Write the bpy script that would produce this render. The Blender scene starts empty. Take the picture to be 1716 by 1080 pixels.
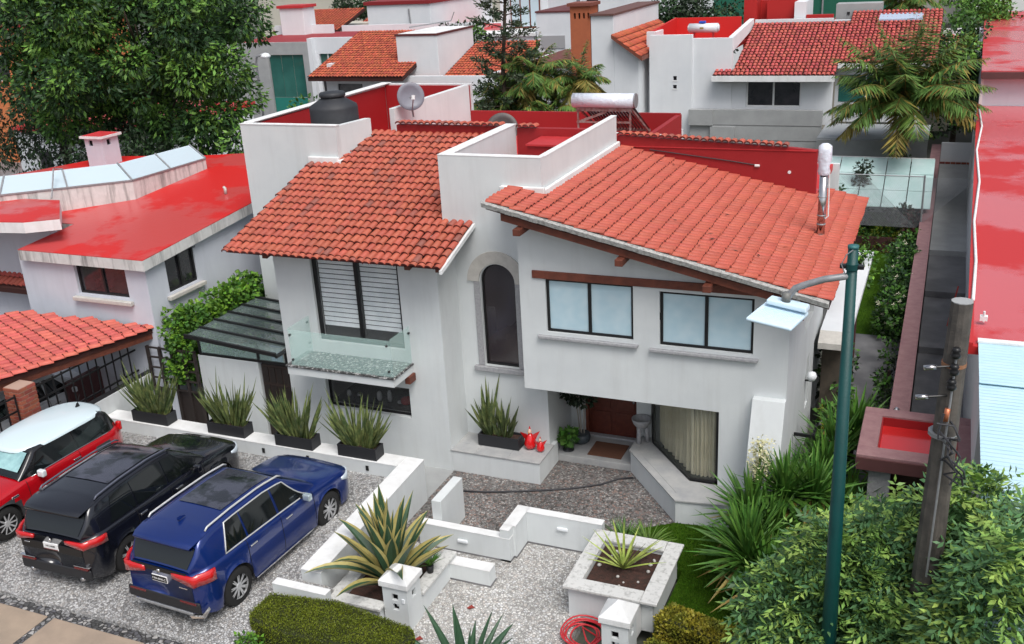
import bpy, math, random
import numpy as np
from mathutils import Vector, Matrix
sc = bpy.context.scene
COL = sc.collection
# ---------------------------------------------------------------- camera
F_, YAW, PIT, ROL = 1681.88, math.radians(-24.0676), math.radians(20.7368), math.radians(3.25897)
ca, sa, cp, sp, cr, sr = math.cos(YAW), math.sin(YAW), math.cos(PIT), math.sin(PIT), math.cos(ROL), math.sin(ROL)
rt = Vector((ca, -sa, 0)); fw = Vector((sa*cp, ca*cp, -sp)); dn = fw.cross(rt)
r2 = rt*cr + dn*sr; d2 = dn*cr - rt*sr
cam = bpy.data.cameras.new('camera'); cam.sensor_width = 36; cam.lens = F_/1716*36
cam.clip_start = .1; cam.clip_end = 2000
co = bpy.data.objects.new('camera', cam); COL.objects.link(co)
m = Matrix((r2, -d2, -fw)).transposed().to_4x4(); m.translation = (0, 0, 10)
co.matrix_world = m; sc.camera = co
# ---------------------------------------------------------------- world, sun
SUN_EL, SUN_ROT = math.radians(58), math.radians(136)      # high, from the right behind the camera side
w = bpy.data.worlds.new('World'); sc.world = w; w.use_nodes = True
nt = w.node_tree; bg = nt.nodes['Background']
sky = nt.nodes.new('ShaderNodeTexSky'); sky.sky_type = 'NISHITA'; sky.sun_disc = False
sky.sun_elevation = SUN_EL; sky.sun_rotation = SUN_ROT; sky.air_density = 1.0; sky.dust_density = 4.0; sky.ozone_density = 1.0
hs = nt.nodes.new('ShaderNodeHueSaturation'); hs.inputs['Saturation'].default_value = .5
nt.links.new(sky.outputs[0], hs.inputs['Color']); nt.links.new(hs.outputs[0], bg.inputs['Color'])
bg.inputs['Strength'].default_value = .12
sl = bpy.data.lights.new('sun', 'SUN'); sl.energy = 1.5; sl.angle = math.radians(30); sl.color = (1, .985, .965)
so = bpy.data.objects.new('sun', sl); COL.objects.link(so)
sd = Vector((math.sin(SUN_ROT)*math.cos(SUN_EL), math.cos(SUN_ROT)*math.cos(SUN_EL), math.sin(SUN_EL)))
so.rotation_euler = sd.to_track_quat('Z', 'Y').to_euler(); so.location = (0, 0, 30)
sc.view_settings.view_transform = 'Standard'; sc.view_settings.look = 'None'
sc.view_settings.exposure = 0.42; sc.view_settings.gamma = 1; sc.view_settings.use_curve_mapping = False
sc.render.engine = 'CYCLES'
# ---------------------------------------------------------------- helpers
WT = {}
def tag(o, label=None, cat=None, group=None, kind=None):
    if label: o['label'] = label
    if cat: o['category'] = cat
    if group: o['group'] = group
    if kind: o['kind'] = kind
    return o
def reg(o, parent=None, loc=(0, 0, 0)):
    COL.objects.link(o); WT[o] = Vector(loc)
    if parent is not None:
        o.parent = parent; o.location = Vector(loc) - WT[parent]
    else: o.location = loc
    return o
def thing(name, label, cat, loc=(0, 0, 0), group=None):
    return tag(reg(bpy.data.objects.new(name, None), None, loc), label, cat, group)
def kids(o): return [c for c in WT if c.parent == o]
def dup(o, loc=None, rz=None, parent=None, label=None):
    c = o.copy(); COL.objects.link(c); WT[c] = Vector(loc) if loc else WT[o].copy()
    if parent is not None: c.parent = parent
    if loc is not None: c.location = loc
    if rz is not None: c.rotation_euler = (0, 0, rz)
    if label: c['label'] = label
    for k in kids(o): dup(k, parent=c)
    return c
class MB:
    def __init__(s): s.v = []; s.f = []; s.m = []
    def add(s, vs, fs, m=0):
        b = len(s.v); s.v += [tuple(p) for p in vs]; s.f += [tuple(i+b for i in f) for f in fs]; s.m += [m]*len(fs); return s
    def box(s, x0, x1, y0, y1, z0, z1, m=0):
        return s.add([(x0,y0,z0),(x1,y0,z0),(x1,y1,z0),(x0,y1,z0),(x0,y0,z1),(x1,y0,z1),(x1,y1,z1),(x0,y1,z1)],
            [(3,2,1,0),(4,5,6,7),(0,1,5,4),(1,2,6,5),(2,3,7,6),(3,0,4,7)], m)
    def hexa(s, p, m=0):
        return s.add(p, [(3,2,1,0),(4,5,6,7),(0,1,5,4),(1,2,6,5),(2,3,7,6),(3,0,4,7)], m)
    def poly(s, p, m=0): return s.add(p, [tuple(range(len(p)))], m)
    def prism(s, pts, ax, a, b, m=0):
        f = {'z': lambda p, t: (p[0], p[1], t), 'y': lambda p, t: (p[0], t, p[1]), 'x': lambda p, t: (t, p[0], p[1])}[ax]
        n = len(pts)
        return s.add([f(p, a) for p in pts]+[f(p, b) for p in pts],
            [tuple(range(n))[::-1], tuple(range(n, 2*n))]+[(i, (i+1) % n, n+(i+1) % n, n+i) for i in range(n)], m)
    def cyl(s, p0, p1, r0, r1=None, n=10, cap=True, m=0):
        r1 = r0 if r1 is None else r1
        p0 = Vector(p0); p1 = Vector(p1); d = (p1-p0).normalized()
        a = d.orthogonal().normalized(); b = d.cross(a)
        vs = []
        for p, r in ((p0, r0), (p1, r1)):
            for i in range(n):
                t = 2*math.pi*i/n; vs.append(p+a*(math.cos(t)*r)+b*(math.sin(t)*r))
        fs = [(i, (i+1) % n, n+(i+1) % n, n+i) for i in range(n)]
        if cap: fs += [tuple(range(n))[::-1], tuple(range(n, 2*n))]
        return s.add(vs, fs, m)
    def tube(s, path, r, n=6, m=0):
        P = [Vector(p) for p in path]; P = [p for i, p in enumerate(P) if i == 0 or (p-P[i-1]).length > 1e-5]
        if len(P) < 2: return s
        vs = []; a = None
        for i, p in enumerate(P):
            d = (P[min(i+1, len(P)-1)]-P[max(i-1, 0)])
            if d.length < 1e-6: d = P[i]-P[i-1]
            d.normalize(); a = d.orthogonal().normalized() if a is None else (a-d*a.dot(d))
            if a.length < 1e-4: a = d.orthogonal()
            a.normalize(); b = d.cross(a)
            for k in range(n): t = 2*math.pi*k/n; vs.append(p+a*(math.cos(t)*r)+b*(math.sin(t)*r))
        L = len(P)
        return s.add(vs, [(i*n+k, i*n+(k+1) % n, (i+1)*n+(k+1) % n, (i+1)*n+k) for i in range(L-1) for k in range(n)]+[tuple(range(n))[::-1], tuple(range((L-1)*n, L*n))], m)
    def lathe(s, c, prof, n=20, m=0):
        vs = []; fs = []
        for (r, z) in prof:
            for i in range(n):
                t = 2*math.pi*i/n; vs.append((c[0]+r*math.cos(t), c[1]+r*math.sin(t), c[2]+z))
        for j in range(len(prof)-1):
            for i in range(n): fs.append((j*n+i, j*n+(i+1) % n, (j+1)*n+(i+1) % n, (j+1)*n+i))
        fs.append(tuple(range(n))[::-1]); fs.append(tuple(range((len(prof)-1)*n, len(prof)*n)))
        return s.add(vs, fs, m)
    def panel(s, u0, u1, z0, z1, w0, w1, holes=(), ax='y', m=0):
        """wall slab along u (x if ax=='y'), front face at w0, back at w1, rectangular holes (u0,u1,z0,z1)"""
        P = (lambda u, w_, z: (u, w_, z)) if ax == 'y' else (lambda u, w_, z: (w_, u, z))
        us = sorted({u0, u1, *[t for h in holes for t in h[:2] if u0 < t < u1]}); zs = sorted({z0, z1, *[t for h in holes for t in h[2:] if z0 < t < z1]})
        solid = lambda a, b: not any(h[0]-1e-6 <= a and b <= h[1]+1e-6 for h in holes)
        def sol(i, j):
            if i < 0 or j < 0 or i >= len(us)-1 or j >= len(zs)-1: return False
            a, b = (us[i]+us[i+1])/2, (zs[j]+zs[j+1])/2
            return not any(h[0] < a < h[1] and h[2] < b < h[3] for h in holes)
        for i in range(len(us)-1):
            for j in range(len(zs)-1):
                if not sol(i, j): continue
                a, b, c, d = us[i], us[i+1], zs[j], zs[j+1]
                s.poly([P(a, w0, c), P(b, w0, c), P(b, w0, d), P(a, w0, d)], m)
                s.poly([P(a, w1, c), P(a, w1, d), P(b, w1, d), P(b, w1, c)], m)
                if not sol(i-1, j): s.poly([P(a, w0, c), P(a, w0, d), P(a, w1, d), P(a, w1, c)], m)
                if not sol(i+1, j): s.poly([P(b, w0, c), P(b, w1, c), P(b, w1, d), P(b, w0, d)], m)
                if not sol(i, j-1): s.poly([P(a, w0, c), P(a, w1, c), P(b, w1, c), P(b, w0, c)], m)
                if not sol(i, j+1): s.poly([P(a, w0, d), P(b, w0, d), P(b, w1, d), P(a, w1, d)], m)
        return s
    def build(s, name, mats, parent=None, loc=(0, 0, 0), bevel=0, smooth=False, seg=2, label=None, cat=None, group=None, kind=None, fix=False):
        me = bpy.data.meshes.new(name)
        L = Vector(loc) if parent is None else Vector((0, 0, 0))
        me.from_pydata([(a-L[0], b-L[1], c-L[2]) for a, b, c in s.v], [], s.f)
        for mt in (mats if isinstance(mats, (list, tuple)) else [mats]): me.materials.append(mt)
        if any(s.m): me.polygons.foreach_set('material_index', s.m)
        if smooth: me.polygons.foreach_set('use_smooth', [True]*len(me.polygons))
        me.update()
        if fix:
            import bmesh
            bm = bmesh.new(); bm.from_mesh(me); bmesh.ops.remove_doubles(bm, verts=bm.verts, dist=1e-5); bmesh.ops.recalc_face_normals(bm, faces=bm.faces); bm.to_mesh(me); bm.free()
        o = bpy.data.objects.new(name, me); reg(o, parent, L if parent is None else (0, 0, 0)) if parent is None else reg(o, parent, (0, 0, 0))
        if bevel:
            b = o.modifiers.new('bevel', 'BEVEL'); b.width = bevel; b.segments = seg; b.limit_method = 'ANGLE'; b.angle_limit = math.radians(40)
            me.polygons.foreach_set('use_smooth', [True]*len(me.polygons))
            wn = o.modifiers.new('wn', 'WEIGHTED_NORMAL')
        return tag(o, label, cat, group, kind)
def B(name, mat, x0, x1, y0, y1, z0, z1, parent=None, bevel=0, **k):
    return MB().box(x0, x1, y0, y1, z0, z1).build(name, mat, parent, bevel=bevel, **k)
# ---------------------------------------------------------------- materials
def M(name, col, rough=.75, metal=0, col2=None, vscale=3, vmix=.5, vlo=.35, vhi=.65, bump=0, bscale=60, rand=0, isl=0, spec=.5, trans=0, alpha=1, coat=0, streak=None, rough2=None, dist=.01, emit=None, detail=6, dark=None):
    mt = bpy.data.materials.new(name); mt.use_nodes = True; n = mt.node_tree.nodes; l = mt.node_tree.links
    p = n['Principled BSDF']
    p.inputs['Roughness'].default_value = rough; p.inputs['Metallic'].default_value = metal
    p.inputs['Specular IOR Level'].default_value = spec; p.inputs['Coat Weight'].default_value = coat; p.inputs['Coat Roughness'].default_value = .03
    p.inputs['Transmission Weight'].default_value = trans; p.inputs['Alpha'].default_value = alpha
    tc = n.new('ShaderNodeNewGeometry'); src = tc.outputs['Position']
    c = n.new('ShaderNodeRGB'); c.outputs[0].default_value = (*col, 1); out = c.outputs[0]
    def noise(scale, det=detail, rgh=.6, vec=src):
        t = n.new('ShaderNodeTexNoise'); t.inputs['Scale'].default_value = scale; t.inputs['Detail'].default_value = det; t.inputs['Roughness'].default_value = rgh
        l.new(vec, t.inputs['Vector']); return t.outputs['Fac']
    def rng(v, a, b, x=0, y=1):
        t = n.new('ShaderNodeMapRange'); l.new(v, t.inputs[0]); t.inputs[1].default_value = a; t.inputs[2].default_value = b; t.inputs[3].default_value = x; t.inputs[4].default_value = y; return t.outputs[0]
    def mix(f, a, b):
        t = n.new('ShaderNodeMix'); t.data_type = 'RGBA'
        if isinstance(f, float): t.inputs[0].default_value = f
        else: l.new(f, t.inputs[0])
        l.new(a, t.inputs[6])
        if isinstance(b, tuple): t.inputs[7].default_value = (*b, 1)
        else: l.new(b, t.inputs[7])
        return t.outputs[2]
    if col2:
        f = rng(noise(vscale), vlo, vhi, 0, vmix); out = mix(f, out, col2)
        if rough2 is not None: l.new(rng(noise(vscale), vlo, vhi, rough, rough2), p.inputs['Roughness'])
    if streak:      # vertical rain streaks
        mp = n.new('ShaderNodeMapping'); mp.inputs['Scale'].default_value = (3, 3, .3); l.new(src, mp.inputs['Vector'])
        f = rng(noise(1.5, 8, .65, mp.outputs[0]), .5, .75, 0, streak[1]); out = mix(f, out, streak[0])
    if rand or isl:
        if rand:
            oi = n.new('ShaderNodeObjectInfo'); r = oi.outputs['Random']
        if isl:
            ri = tc.outputs['Random Per Island']
            if rand:
                ad = n.new('ShaderNodeMath'); ad.operation = 'ADD'; l.new(r, ad.inputs[0]); l.new(ri, ad.inputs[1])
                fr = n.new('ShaderNodeMath'); fr.operation = 'FRACT'; l.new(ad.outputs[0], fr.inputs[0]); r = fr.outputs[0]
            else: r = ri
        k = rand or isl
        hsv = n.new('ShaderNodeHueSaturation'); l.new(out, hsv.inputs['Color']); l.new(rng(r, 0, 1, 1-k, 1+k), hsv.inputs['Value'])
        m2 = n.new('ShaderNodeMath'); m2.operation = 'MULTIPLY'; l.new(r, m2.inputs[0]); m2.inputs[1].default_value = 7.13
        f2 = n.new('ShaderNodeMath'); f2.operation = 'FRACT'; l.new(m2.outputs[0], f2.inputs[0])
        l.new(rng(f2.outputs[0], 0, 1, .5-.035*k, .5+.035*k), hsv.inputs['Hue']); out = hsv.outputs[0]
        if dark:        # a few pieces are of another, darker batch
            m3 = n.new('ShaderNodeMath'); m3.operation = 'MULTIPLY'; l.new(r, m3.inputs[0]); m3.inputs[1].default_value = 31.7
            f3 = n.new('ShaderNodeMath'); f3.operation = 'FRACT'; l.new(m3.outputs[0], f3.inputs[0]); out = mix(rng(f3.outputs[0], dark[1], dark[1]+.1, 0, dark[2]), out, dark[0])
    l.new(out, p.inputs['Base Color'])
    if bump:
        b = n.new('ShaderNodeBump'); b.inputs['Strength'].default_value = bump; b.inputs['Distance'].default_value = dist
        l.new(noise(bscale, 4), b.inputs['Height']); l.new(b.outputs[0], p.inputs['Normal'])
    if emit: p.inputs['Emission Color'].default_value = (*emit[0], 1); p.inputs['Emission Strength'].default_value = emit[1]
    return mt
stucco = M('stucco', (.67,.70,.70), .85, col2=(.58,.61,.62), vscale=.9, vmix=.7, bump=.5, bscale=90, streak=((.42,.42,.40), .22), dist=.006)
stucco_blue = M('stucco_blue', (.60,.63,.69), .85, col2=(.52,.55,.62), vscale=1, vmix=.7, bump=.4, bscale=70, streak=((.4,.42,.46), .25))
stucco_bg = M('stucco_bg', (.74,.76,.78), .85, col2=(.62,.65,.68), vscale=.6, vmix=.6, bump=.3, bscale=40, streak=((.5,.5,.5), .12))
stucco_beige = M('stucco_beige', (.55,.52,.44), .85, col2=(.45,.43,.38), vscale=.6, bump=.3, bscale=40)
stucco_orange = M('stucco_orange', (.62,.2,.07), .85, col2=(.5,.16,.06), vscale=.8)
white_cap = M('white_cap', (.8,.81,.81), .8, col2=(.6,.6,.58), vscale=2.5, vmix=.5, bump=.4, bscale=50, streak=((.4,.39,.36), .3))
grime_white = M('grime_white', (.62,.62,.6), .85, col2=(.12,.12,.11), vscale=14, vmix=.6, vlo=.5, vhi=.75, bump=.6, bscale=60)
grime_streak = M('grime_streak', (.66,.66,.64), .85, col2=(.5,.5,.48), vscale=5, vmix=.6, streak=((.06,.06,.055), .95), bump=.4, bscale=50)
concrete = M('concrete', (.36,.37,.37), .85, col2=(.26,.27,.27), vscale=2, bump=.5, bscale=40)
concrete_dark = M('concrete_dark', (.10,.10,.105), .5, col2=(.22,.22,.225), vscale=1.3, vmix=.9, bump=.4, bscale=30, rough2=.8)
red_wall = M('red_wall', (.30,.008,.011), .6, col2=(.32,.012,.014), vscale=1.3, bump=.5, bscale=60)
red_roof = M('red_roof', (.56,.014,.012), .50, col2=(.52,.07,.07), vscale=.42, vmix=.9, vlo=.47, vhi=.53, rough2=.28, bump=.3, bscale=8, detail=9)  # smoother puddle patches, their reflection painted as a paler red
red_roof_far = M('red_roof_far', (.50,.018,.018), .5, col2=(.58,.10,.11), vscale=.35, vmix=.95, vlo=.42, vhi=.5, rough2=.2, bump=.2, bscale=8, detail=9)
red_cap = M('red_cap', (.5,.03,.035), .6, col2=(.38,.02,.02), vscale=4)
clay = M('clay', (.44,.098,.056), .6, col2=(.32,.065,.038), vscale=6, vmix=.5, vlo=.45, vhi=.75, bump=.3, bscale=120, rand=.11, isl=.11, dark=((.20,.075,.06), .88, .75))
clay_coral = M('clay_coral', (.46,.092,.056), .55, col2=(.34,.06,.036), vscale=5, vmix=.5, vlo=.45, vhi=.75, bump=.3, bscale=120, rand=.07, isl=.07, dark=((.28,.075,.055), .93, .5))
tile_edge_shade = M('tile_edge_shade', (.10,.016,.012), .9)  # shadow at the tile ends, painted dark on the front rim faces
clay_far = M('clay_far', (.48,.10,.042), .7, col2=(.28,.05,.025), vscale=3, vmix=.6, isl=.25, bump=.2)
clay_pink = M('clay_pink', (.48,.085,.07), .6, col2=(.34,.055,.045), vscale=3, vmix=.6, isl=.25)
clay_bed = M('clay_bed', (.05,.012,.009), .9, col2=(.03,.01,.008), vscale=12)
mortar = M('mortar', (.45,.45,.43), .9, col2=(.14,.13,.12), vscale=18, vmix=.8, vlo=.45, vhi=.7, bump=.8, bscale=60, dist=.02)
stone = M('stone', (.40,.40,.41), .8, col2=(.22,.22,.24), vscale=22, vmix=.55, bump=.5, bscale=70)
ledge_stone = M('ledge_stone', (.42,.42,.41), .8, col2=(.30,.31,.32), vscale=3.5, vmix=.8, bump=.4, bscale=60)
stone_warm = M('stone_warm', (.56,.54,.50), .8, col2=(.42,.40,.37), vscale=9, vmix=.6, bump=.4, bscale=70)
wood = M('wood', (.16,.042,.022), .6, col2=(.07,.02,.012), vscale=8, vmix=.7, bump=.4, bscale=50)
wood_lintel = M('wood_lintel', (.20,.055,.03), .6, col2=(.11,.03,.018), vscale=6, vmix=.8, bump=.5, bscale=60)
door_wood = M('door_wood', (.13,.028,.015), .45, col2=(.07,.015,.01), vscale=12, vmix=.7)
black_metal = M('black_metal', (.012,.012,.013), .4, spec=.4)
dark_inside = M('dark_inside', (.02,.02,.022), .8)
blind_white = M('blind_white', (.86,.90,.92), .6, col2=(.55,.62,.65), vscale=3)
frost = M('frost', (.48,.66,.74), .35, col2=(.60,.74,.80), vscale=4, vmix=.6, detail=1)
glass_dark = M('glass_dark', (.015,.017,.02), .06, spec=.7, col2=(.05,.045,.05), vscale=2.5, vmix=.7)
glass_green = M('glass_green', (.012,.09,.075), .08, spec=.7, col2=(.03,.16,.13), vscale=.6, vmix=.8)
glass_clear = M('glass_clear', (.62,.86,.80), .02, trans=0, alpha=.26, spec=.8)
glass_sky = M('glass_sky', (.62,.74,.80), .08, spec=.7, alpha=.75)
curtain = M('curtain', (.50,.47,.34), .9, col2=(.36,.33,.22), vscale=2)
pebble_dark = M('pebble_terrazzo', (.2,.2,.2), .7)
plastic_black = M('plastic_black', (.016,.017,.02), .55, bump=.2, bscale=80)
tank_black = M('tank_black', (.02,.022,.027), .6, col2=(.04,.042,.047), vscale=3)
steel = M('steel', (.62,.62,.62), .16, 1, col2=(.35,.3,.3), vscale=4, vmix=.6)
galv = M('galv', (.34,.35,.36), .5, .4, col2=(.2,.2,.21), vscale=14)
wrap_white = M('wrap_white', (.72,.76,.84), .3, bump=.9, bscale=9, dist=.03)
lamp_body = M('lamp_body', (.62,.78,.88), .35, col2=(.55,.72,.84), vscale=30, vmix=.4)
white_gloss = M('white_gloss', (.8,.83,.85), .2, coat=.3)
pole_green = M('pole_green', (.0,.055,.052), .5, col2=(.0,.035,.035), vscale=5, bump=.3, bscale=40)
pole_concrete = M('pole_concrete', (.055,.05,.045), .8, col2=(.12,.105,.09), vscale=6, vmix=.8, bump=.6, bscale=40, streak=((.22,.2,.17), .5))
mauve = M('mauve', (.30,.17,.17), .75, col2=(.22,.11,.12), vscale=5, vmix=.8, bump=.5, bscale=40)
mauve_dark = M('mauve_dark', (.09,.035,.035), .6, col2=(.13,.05,.05), vscale=4)
brick_mat = M('brick_mat', (.33,.085,.05), .8, col2=(.22,.06,.04), vscale=30, rand=.25, bump=.6, bscale=80)
brick_far = M('brick_far', (.42,.12,.05), .85, col2=(.33,.09,.045), vscale=6, bump=.4)
brick_joint = M('brick_joint', (.42,.28,.22), .9)
soil = M('soil', (.035,.02,.014), .95, col2=(.09,.035,.025), vscale=12, vmix=.7, bump=.8, bscale=40, dist=.03)
sheet_blue = M('sheet_blue', (.50,.70,.78), .5, col2=(.40,.62,.72), vscale=2, vmix=.6, streak=((.55,.68,.72), .3))
hose_red = M('hose_red', (.55,.03,.04), .4)
hose_black = M('hose_black', (.03,.03,.035), .5)
ceramic_red = M('ceramic_red', (.62,.008,.01), .15, coat=.8)
ceramic_skin = M('ceramic_skin', (.7,.45,.35), .3)
satin_grey = M('satin_grey', (.22,.22,.26), .45, col2=(.17,.17,.2), vscale=6)
mat_brown = M('mat_brown', (.13,.055,.03), .95, bump=.8, bscale=120)
def LEAF(name, a, b, isl=.35, rough=.5, vscale=2, trans=.0):
    return M(name, a, rough, col2=b, vscale=vscale, vmix=.9, vlo=.4, vhi=.6, isl=isl, spec=.25)
leaf_tree = LEAF('leaf_tree', (.14,.28,.045), (.07,.16,.035), vscale=.7)
leaf_tree_dark = LEAF('leaf_tree_dark', (.035,.08,.025), (.018,.045,.018), vscale=.7)
leaf_shrub = LEAF('leaf_shrub', (.30,.44,.10), (.16,.30,.07), vscale=1.4, rough=.42)
leaf_shrub_deep = LEAF('leaf_shrub_deep', (.09,.19,.07), (.05,.12,.05), vscale=1.4, rough=.42)
leaf_vine = LEAF('leaf_vine', (.16,.32,.03), (.06,.15,.02), vscale=3)
leaf_palm = LEAF('leaf_palm', (.07,.15,.035), (.12,.20,.04), vscale=.9)
leaf_palm_old = LEAF('leaf_palm_old', (.28,.20,.05), (.17,.16,.04), vscale=.9)
leaf_pine = LEAF('leaf_pine', (.025,.045,.022), (.045,.06,.03), vscale=1)
leaf_dark = LEAF('leaf_dark', (.02,.035,.02), (.045,.06,.035), vscale=.8)
leaf_yucca = LEAF('leaf_yucca', (.04,.115,.018), (.09,.20,.03), vscale=3, isl=.3)
leaf_flax = LEAF('leaf_flax', (.17,.20,.07), (.05,.085,.03), vscale=7, isl=.35)
agave_green = M('agave_green', (.035,.085,.045), .45, col2=(.06,.13,.06), vscale=5)
agave_yellow = M('agave_yellow', (.50,.44,.16), .5, col2=(.34,.25,.08), vscale=8)
leaf_star = LEAF('leaf_star', (.36,.42,.10), (.22,.30,.06), vscale=9, isl=.2)
leaf_bush = LEAF('leaf_bush', (.08,.19,.03), (.035,.09,.018), vscale=4)
leaf_hedge = LEAF('leaf_hedge', (.15,.185,.014), (.08,.105,.01), vscale=3)
leaf_gold = LEAF('leaf_gold', (.30,.26,.03), (.14,.16,.02), vscale=4)
petal = M('petal', (.75,.72,.55), .6)
bark = M('bark', (.07,.05,.035), .9, col2=(.03,.022,.016), vscale=12, bump=1, bscale=30, dist=.03)
bark_pale = M('bark_pale', (.35,.32,.27), .9, col2=(.2,.18,.15), vscale=8)
def pebbles(name, cols, scale, dark=.3, bumpd=.02, wet=.6):
    mt = bpy.data.materials.new(name); mt.use_nodes = True; n = mt.node_tree.nodes; l = mt.node_tree.links; p = n['Principled BSDF']
    g = n.new('ShaderNodeNewGeometry')
    v = n.new('ShaderNodeTexVoronoi'); v.inputs['Scale'].default_value = scale; l.new(g.outputs['Position'], v.inputs['Vector'])
    ve = n.new('ShaderNodeTexVoronoi'); ve.feature = 'DISTANCE_TO_EDGE'; ve.inputs['Scale'].default_value = scale; l.new(g.outputs['Position'], ve.inputs['Vector'])
    sx = n.new('ShaderNodeSeparateColor'); l.new(v.outputs['Color'], sx.inputs[0])
    cr_ = n.new('ShaderNodeValToRGB'); e = cr_.color_ramp.elements; cr_.color_ramp.interpolation = 'CONSTANT'
    e[0].position = 0; e[0].color = (*cols[0], 1); e[1].position = 1/len(cols); e[1].color = (*cols[1], 1)
    for i, c in enumerate(cols[2:]): x = e.new((i+2)/len(cols)); x.color = (*c, 1)
    l.new(sx.outputs[0], cr_.inputs[0])
    mr = n.new('ShaderNodeMapRange'); l.new(ve.outputs['Distance'], mr.inputs[0]); mr.inputs[1].default_value = .02; mr.inputs[2].default_value = .12
    mx = n.new('ShaderNodeMix'); mx.data_type = 'RGBA'; l.new(mr.outputs[0], mx.inputs[0]); mx.inputs[6].default_value = (dark*.5, dark*.48, dark*.45, 1); l.new(cr_.outputs[0], mx.inputs[7])
    ns = n.new('ShaderNodeTexNoise'); ns.inputs['Scale'].default_value = .7; ns.inputs['Detail'].default_value = 5; l.new(g.outputs['Position'], ns.inputs['Vector'])
    mr2 = n.new('ShaderNodeMapRange'); l.new(ns.outputs[0], mr2.inputs[0]); mr2.inputs[1].default_value = .35; mr2.inputs[2].default_value = .65; mr2.inputs[3].default_value = .78; mr2.inputs[4].default_value = 1.12
    hv = n.new('ShaderNodeHueSaturation'); l.new(mx.outputs[2], hv.inputs['Color']); l.new(mr2.outputs[0], hv.inputs['Value']); l.new(hv.outputs[0], p.inputs['Base Color'])
    b = n.new('ShaderNodeBump'); b.inputs['Distance'].default_value = bumpd; b.inputs['Strength'].default_value = .8; l.new(mr.outputs[0], b.inputs['Height']); l.new(b.outputs[0], p.inputs['Normal'])
    p.inputs['Roughness'].default_value = wet
    return mt
peb_light = pebbles('pebble_light', [(.66,.65,.62),(.52,.51,.49),(.74,.73,.70),(.36,.35,.33),(.60,.56,.52),(.70,.70,.70)], 24, .75)
peb_park = pebbles('pebble_park', [(.50,.50,.50),(.38,.38,.38),(.58,.58,.57),(.22,.22,.22),(.42,.40,.38),(.52,.52,.52)], 24, .5)
peb_mid = pebbles('pebble_mid', [(.27,.255,.245),(.17,.155,.15),(.40,.38,.36),(.10,.09,.085),(.30,.21,.18),(.24,.235,.23)], 25, .26)
terrazzo = pebbles('terrazzo', [(.08,.08,.08),(.30,.30,.30),(.04,.04,.04),(.55,.54,.53),(.15,.14,.14)], 22, .1)
peb_strip = pebbles('pebble_strip', [(.10,.10,.11),(.22,.22,.22),(.35,.34,.33),(.07,.07,.07)], 13, .06)
paving = M('paving', (.36,.28,.21), .75, col2=(.27,.215,.165), vscale=2.2, vmix=.8, bump=.5, bscale=60, rand=.06)
grass_mat = M('grass_mat', (.035,.085,.004), .9, col2=(.05,.11,.006), vscale=1.2, vmix=.9, spec=.1, bump=1, bscale=60, dist=.03)
grass_blade = LEAF('grass_blade', (.05,.13,.006), (.03,.085,.005), vscale=2, isl=.3)
ground_mat = M('ground_mat', (.13,.13,.12), .9, col2=(.07,.08,.05), vscale=.3, vmix=.8)
asphalt = M('asphalt', (.05,.05,.052), .8, bump=.3)
M_gs = M('glass_sheet_green', (.42,.60,.58), .2, col2=(.55,.68,.68), vscale=2, vmix=.8)
# ---------------------------------------------------------------- ground and setting
def st(name, mat, x0, x1, y0, y1, z0, z1, **k): return B(name, mat, x0, x1, y0, y1, z0, z1, kind='structure', **k)
MB().poly([(-900,-300,-.25),(900,-300,-.25),(900,1500,-.25),(-900,1500,-.25)]).build('ground', ground_mat, kind='structure')
zp = lambda y: .62-.035*(14.3-y)
def slope_slab(name, mat, x0, x1, y0, y1, th=.5, **k):
    return MB().hexa([(x0,y0,zp(y0)-th),(x1,y0,zp(y0)-th),(x1,y1,zp(y1)-th),(x0,y1,zp(y1)-th),(x0,y0,zp(y0)),(x1,y0,zp(y0)),(x1,y1,zp(y1)),(x0,y1,zp(y1))]).build(name, mat, kind='structure', **k)
slope_slab('parking_court', peb_park, -16.14, -8.93, 9.32, 14.34)
slope_slab('parking_corner', peb_park, -8.93, -8.36, 10.9, 11.12)
MB().prism([(-8.5,7.5),(-4.6,7.5),(-4.6,14.1),(-6.3,14.1),(-6.3,13.4),(-8.5,13.4)], 'z', -.3, 0).build('gate_path', peb_light, kind='structure')
MB().prism([(-8.6,13.4),(-6.302,13.4),(-6.302,14.102),(-3.0,14.102),(-3.0,17.1),(-8.6,17.1)], 'z', -.3, .004).build('entry_court', peb_mid, kind='structure')
st('side_bed', soil, -8.57, -8.38, 11.12, 13.36, -.2, .25)
st('back_passage', concrete, -16.3, -8.57, 14.7, 16, -.3, .0)
st('neighbour_yard', concrete_dark, -60, -16.35, 8.5, 45, -.2, .0)
# sidewalk of big slabs with pebble joints
sw = MB().hexa([(-24,5,.10),(-6.9,5,.10),(-6.9,9.32,.10),(-24,9.32,.10),(-24,5,.415),(-6.9,5,.27),(-6.9,9.32,.36),(-24,9.32,.435)]).build('sidewalk', peb_strip, kind='structure')
xs = [-24, -21.6, -19.2, -16.8, -14.25, -12.35, -10.38, -8.45, -6.95]
for a, b in zip(xs[:-1], xs[1:]):
    for (ya, yb) in ((7.1, 9.12), (5.1, 6.95)):
        z = lambda x, y: (.415+(y-5)*.02/4.32) + ((x+24)/17.1)*(-.145+(y-5)*.07/4.32)
        A, C_ = a+.07, b-.07
        lo = .2
        MB().hexa([(A,ya,lo),(C_,ya,lo),(C_,yb,lo),(A,yb,lo)]+[(A,ya,z(A,ya)+.02),(C_,ya,z(C_,ya)+.02),(C_,yb,z(C_,yb)+.02),(A,yb,z(A,yb)+.02)]).build('paving_slab', paving, sw, bevel=.012)
st('street', asphalt, -60, 40, -20, 5.1, -.3, .02)
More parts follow.
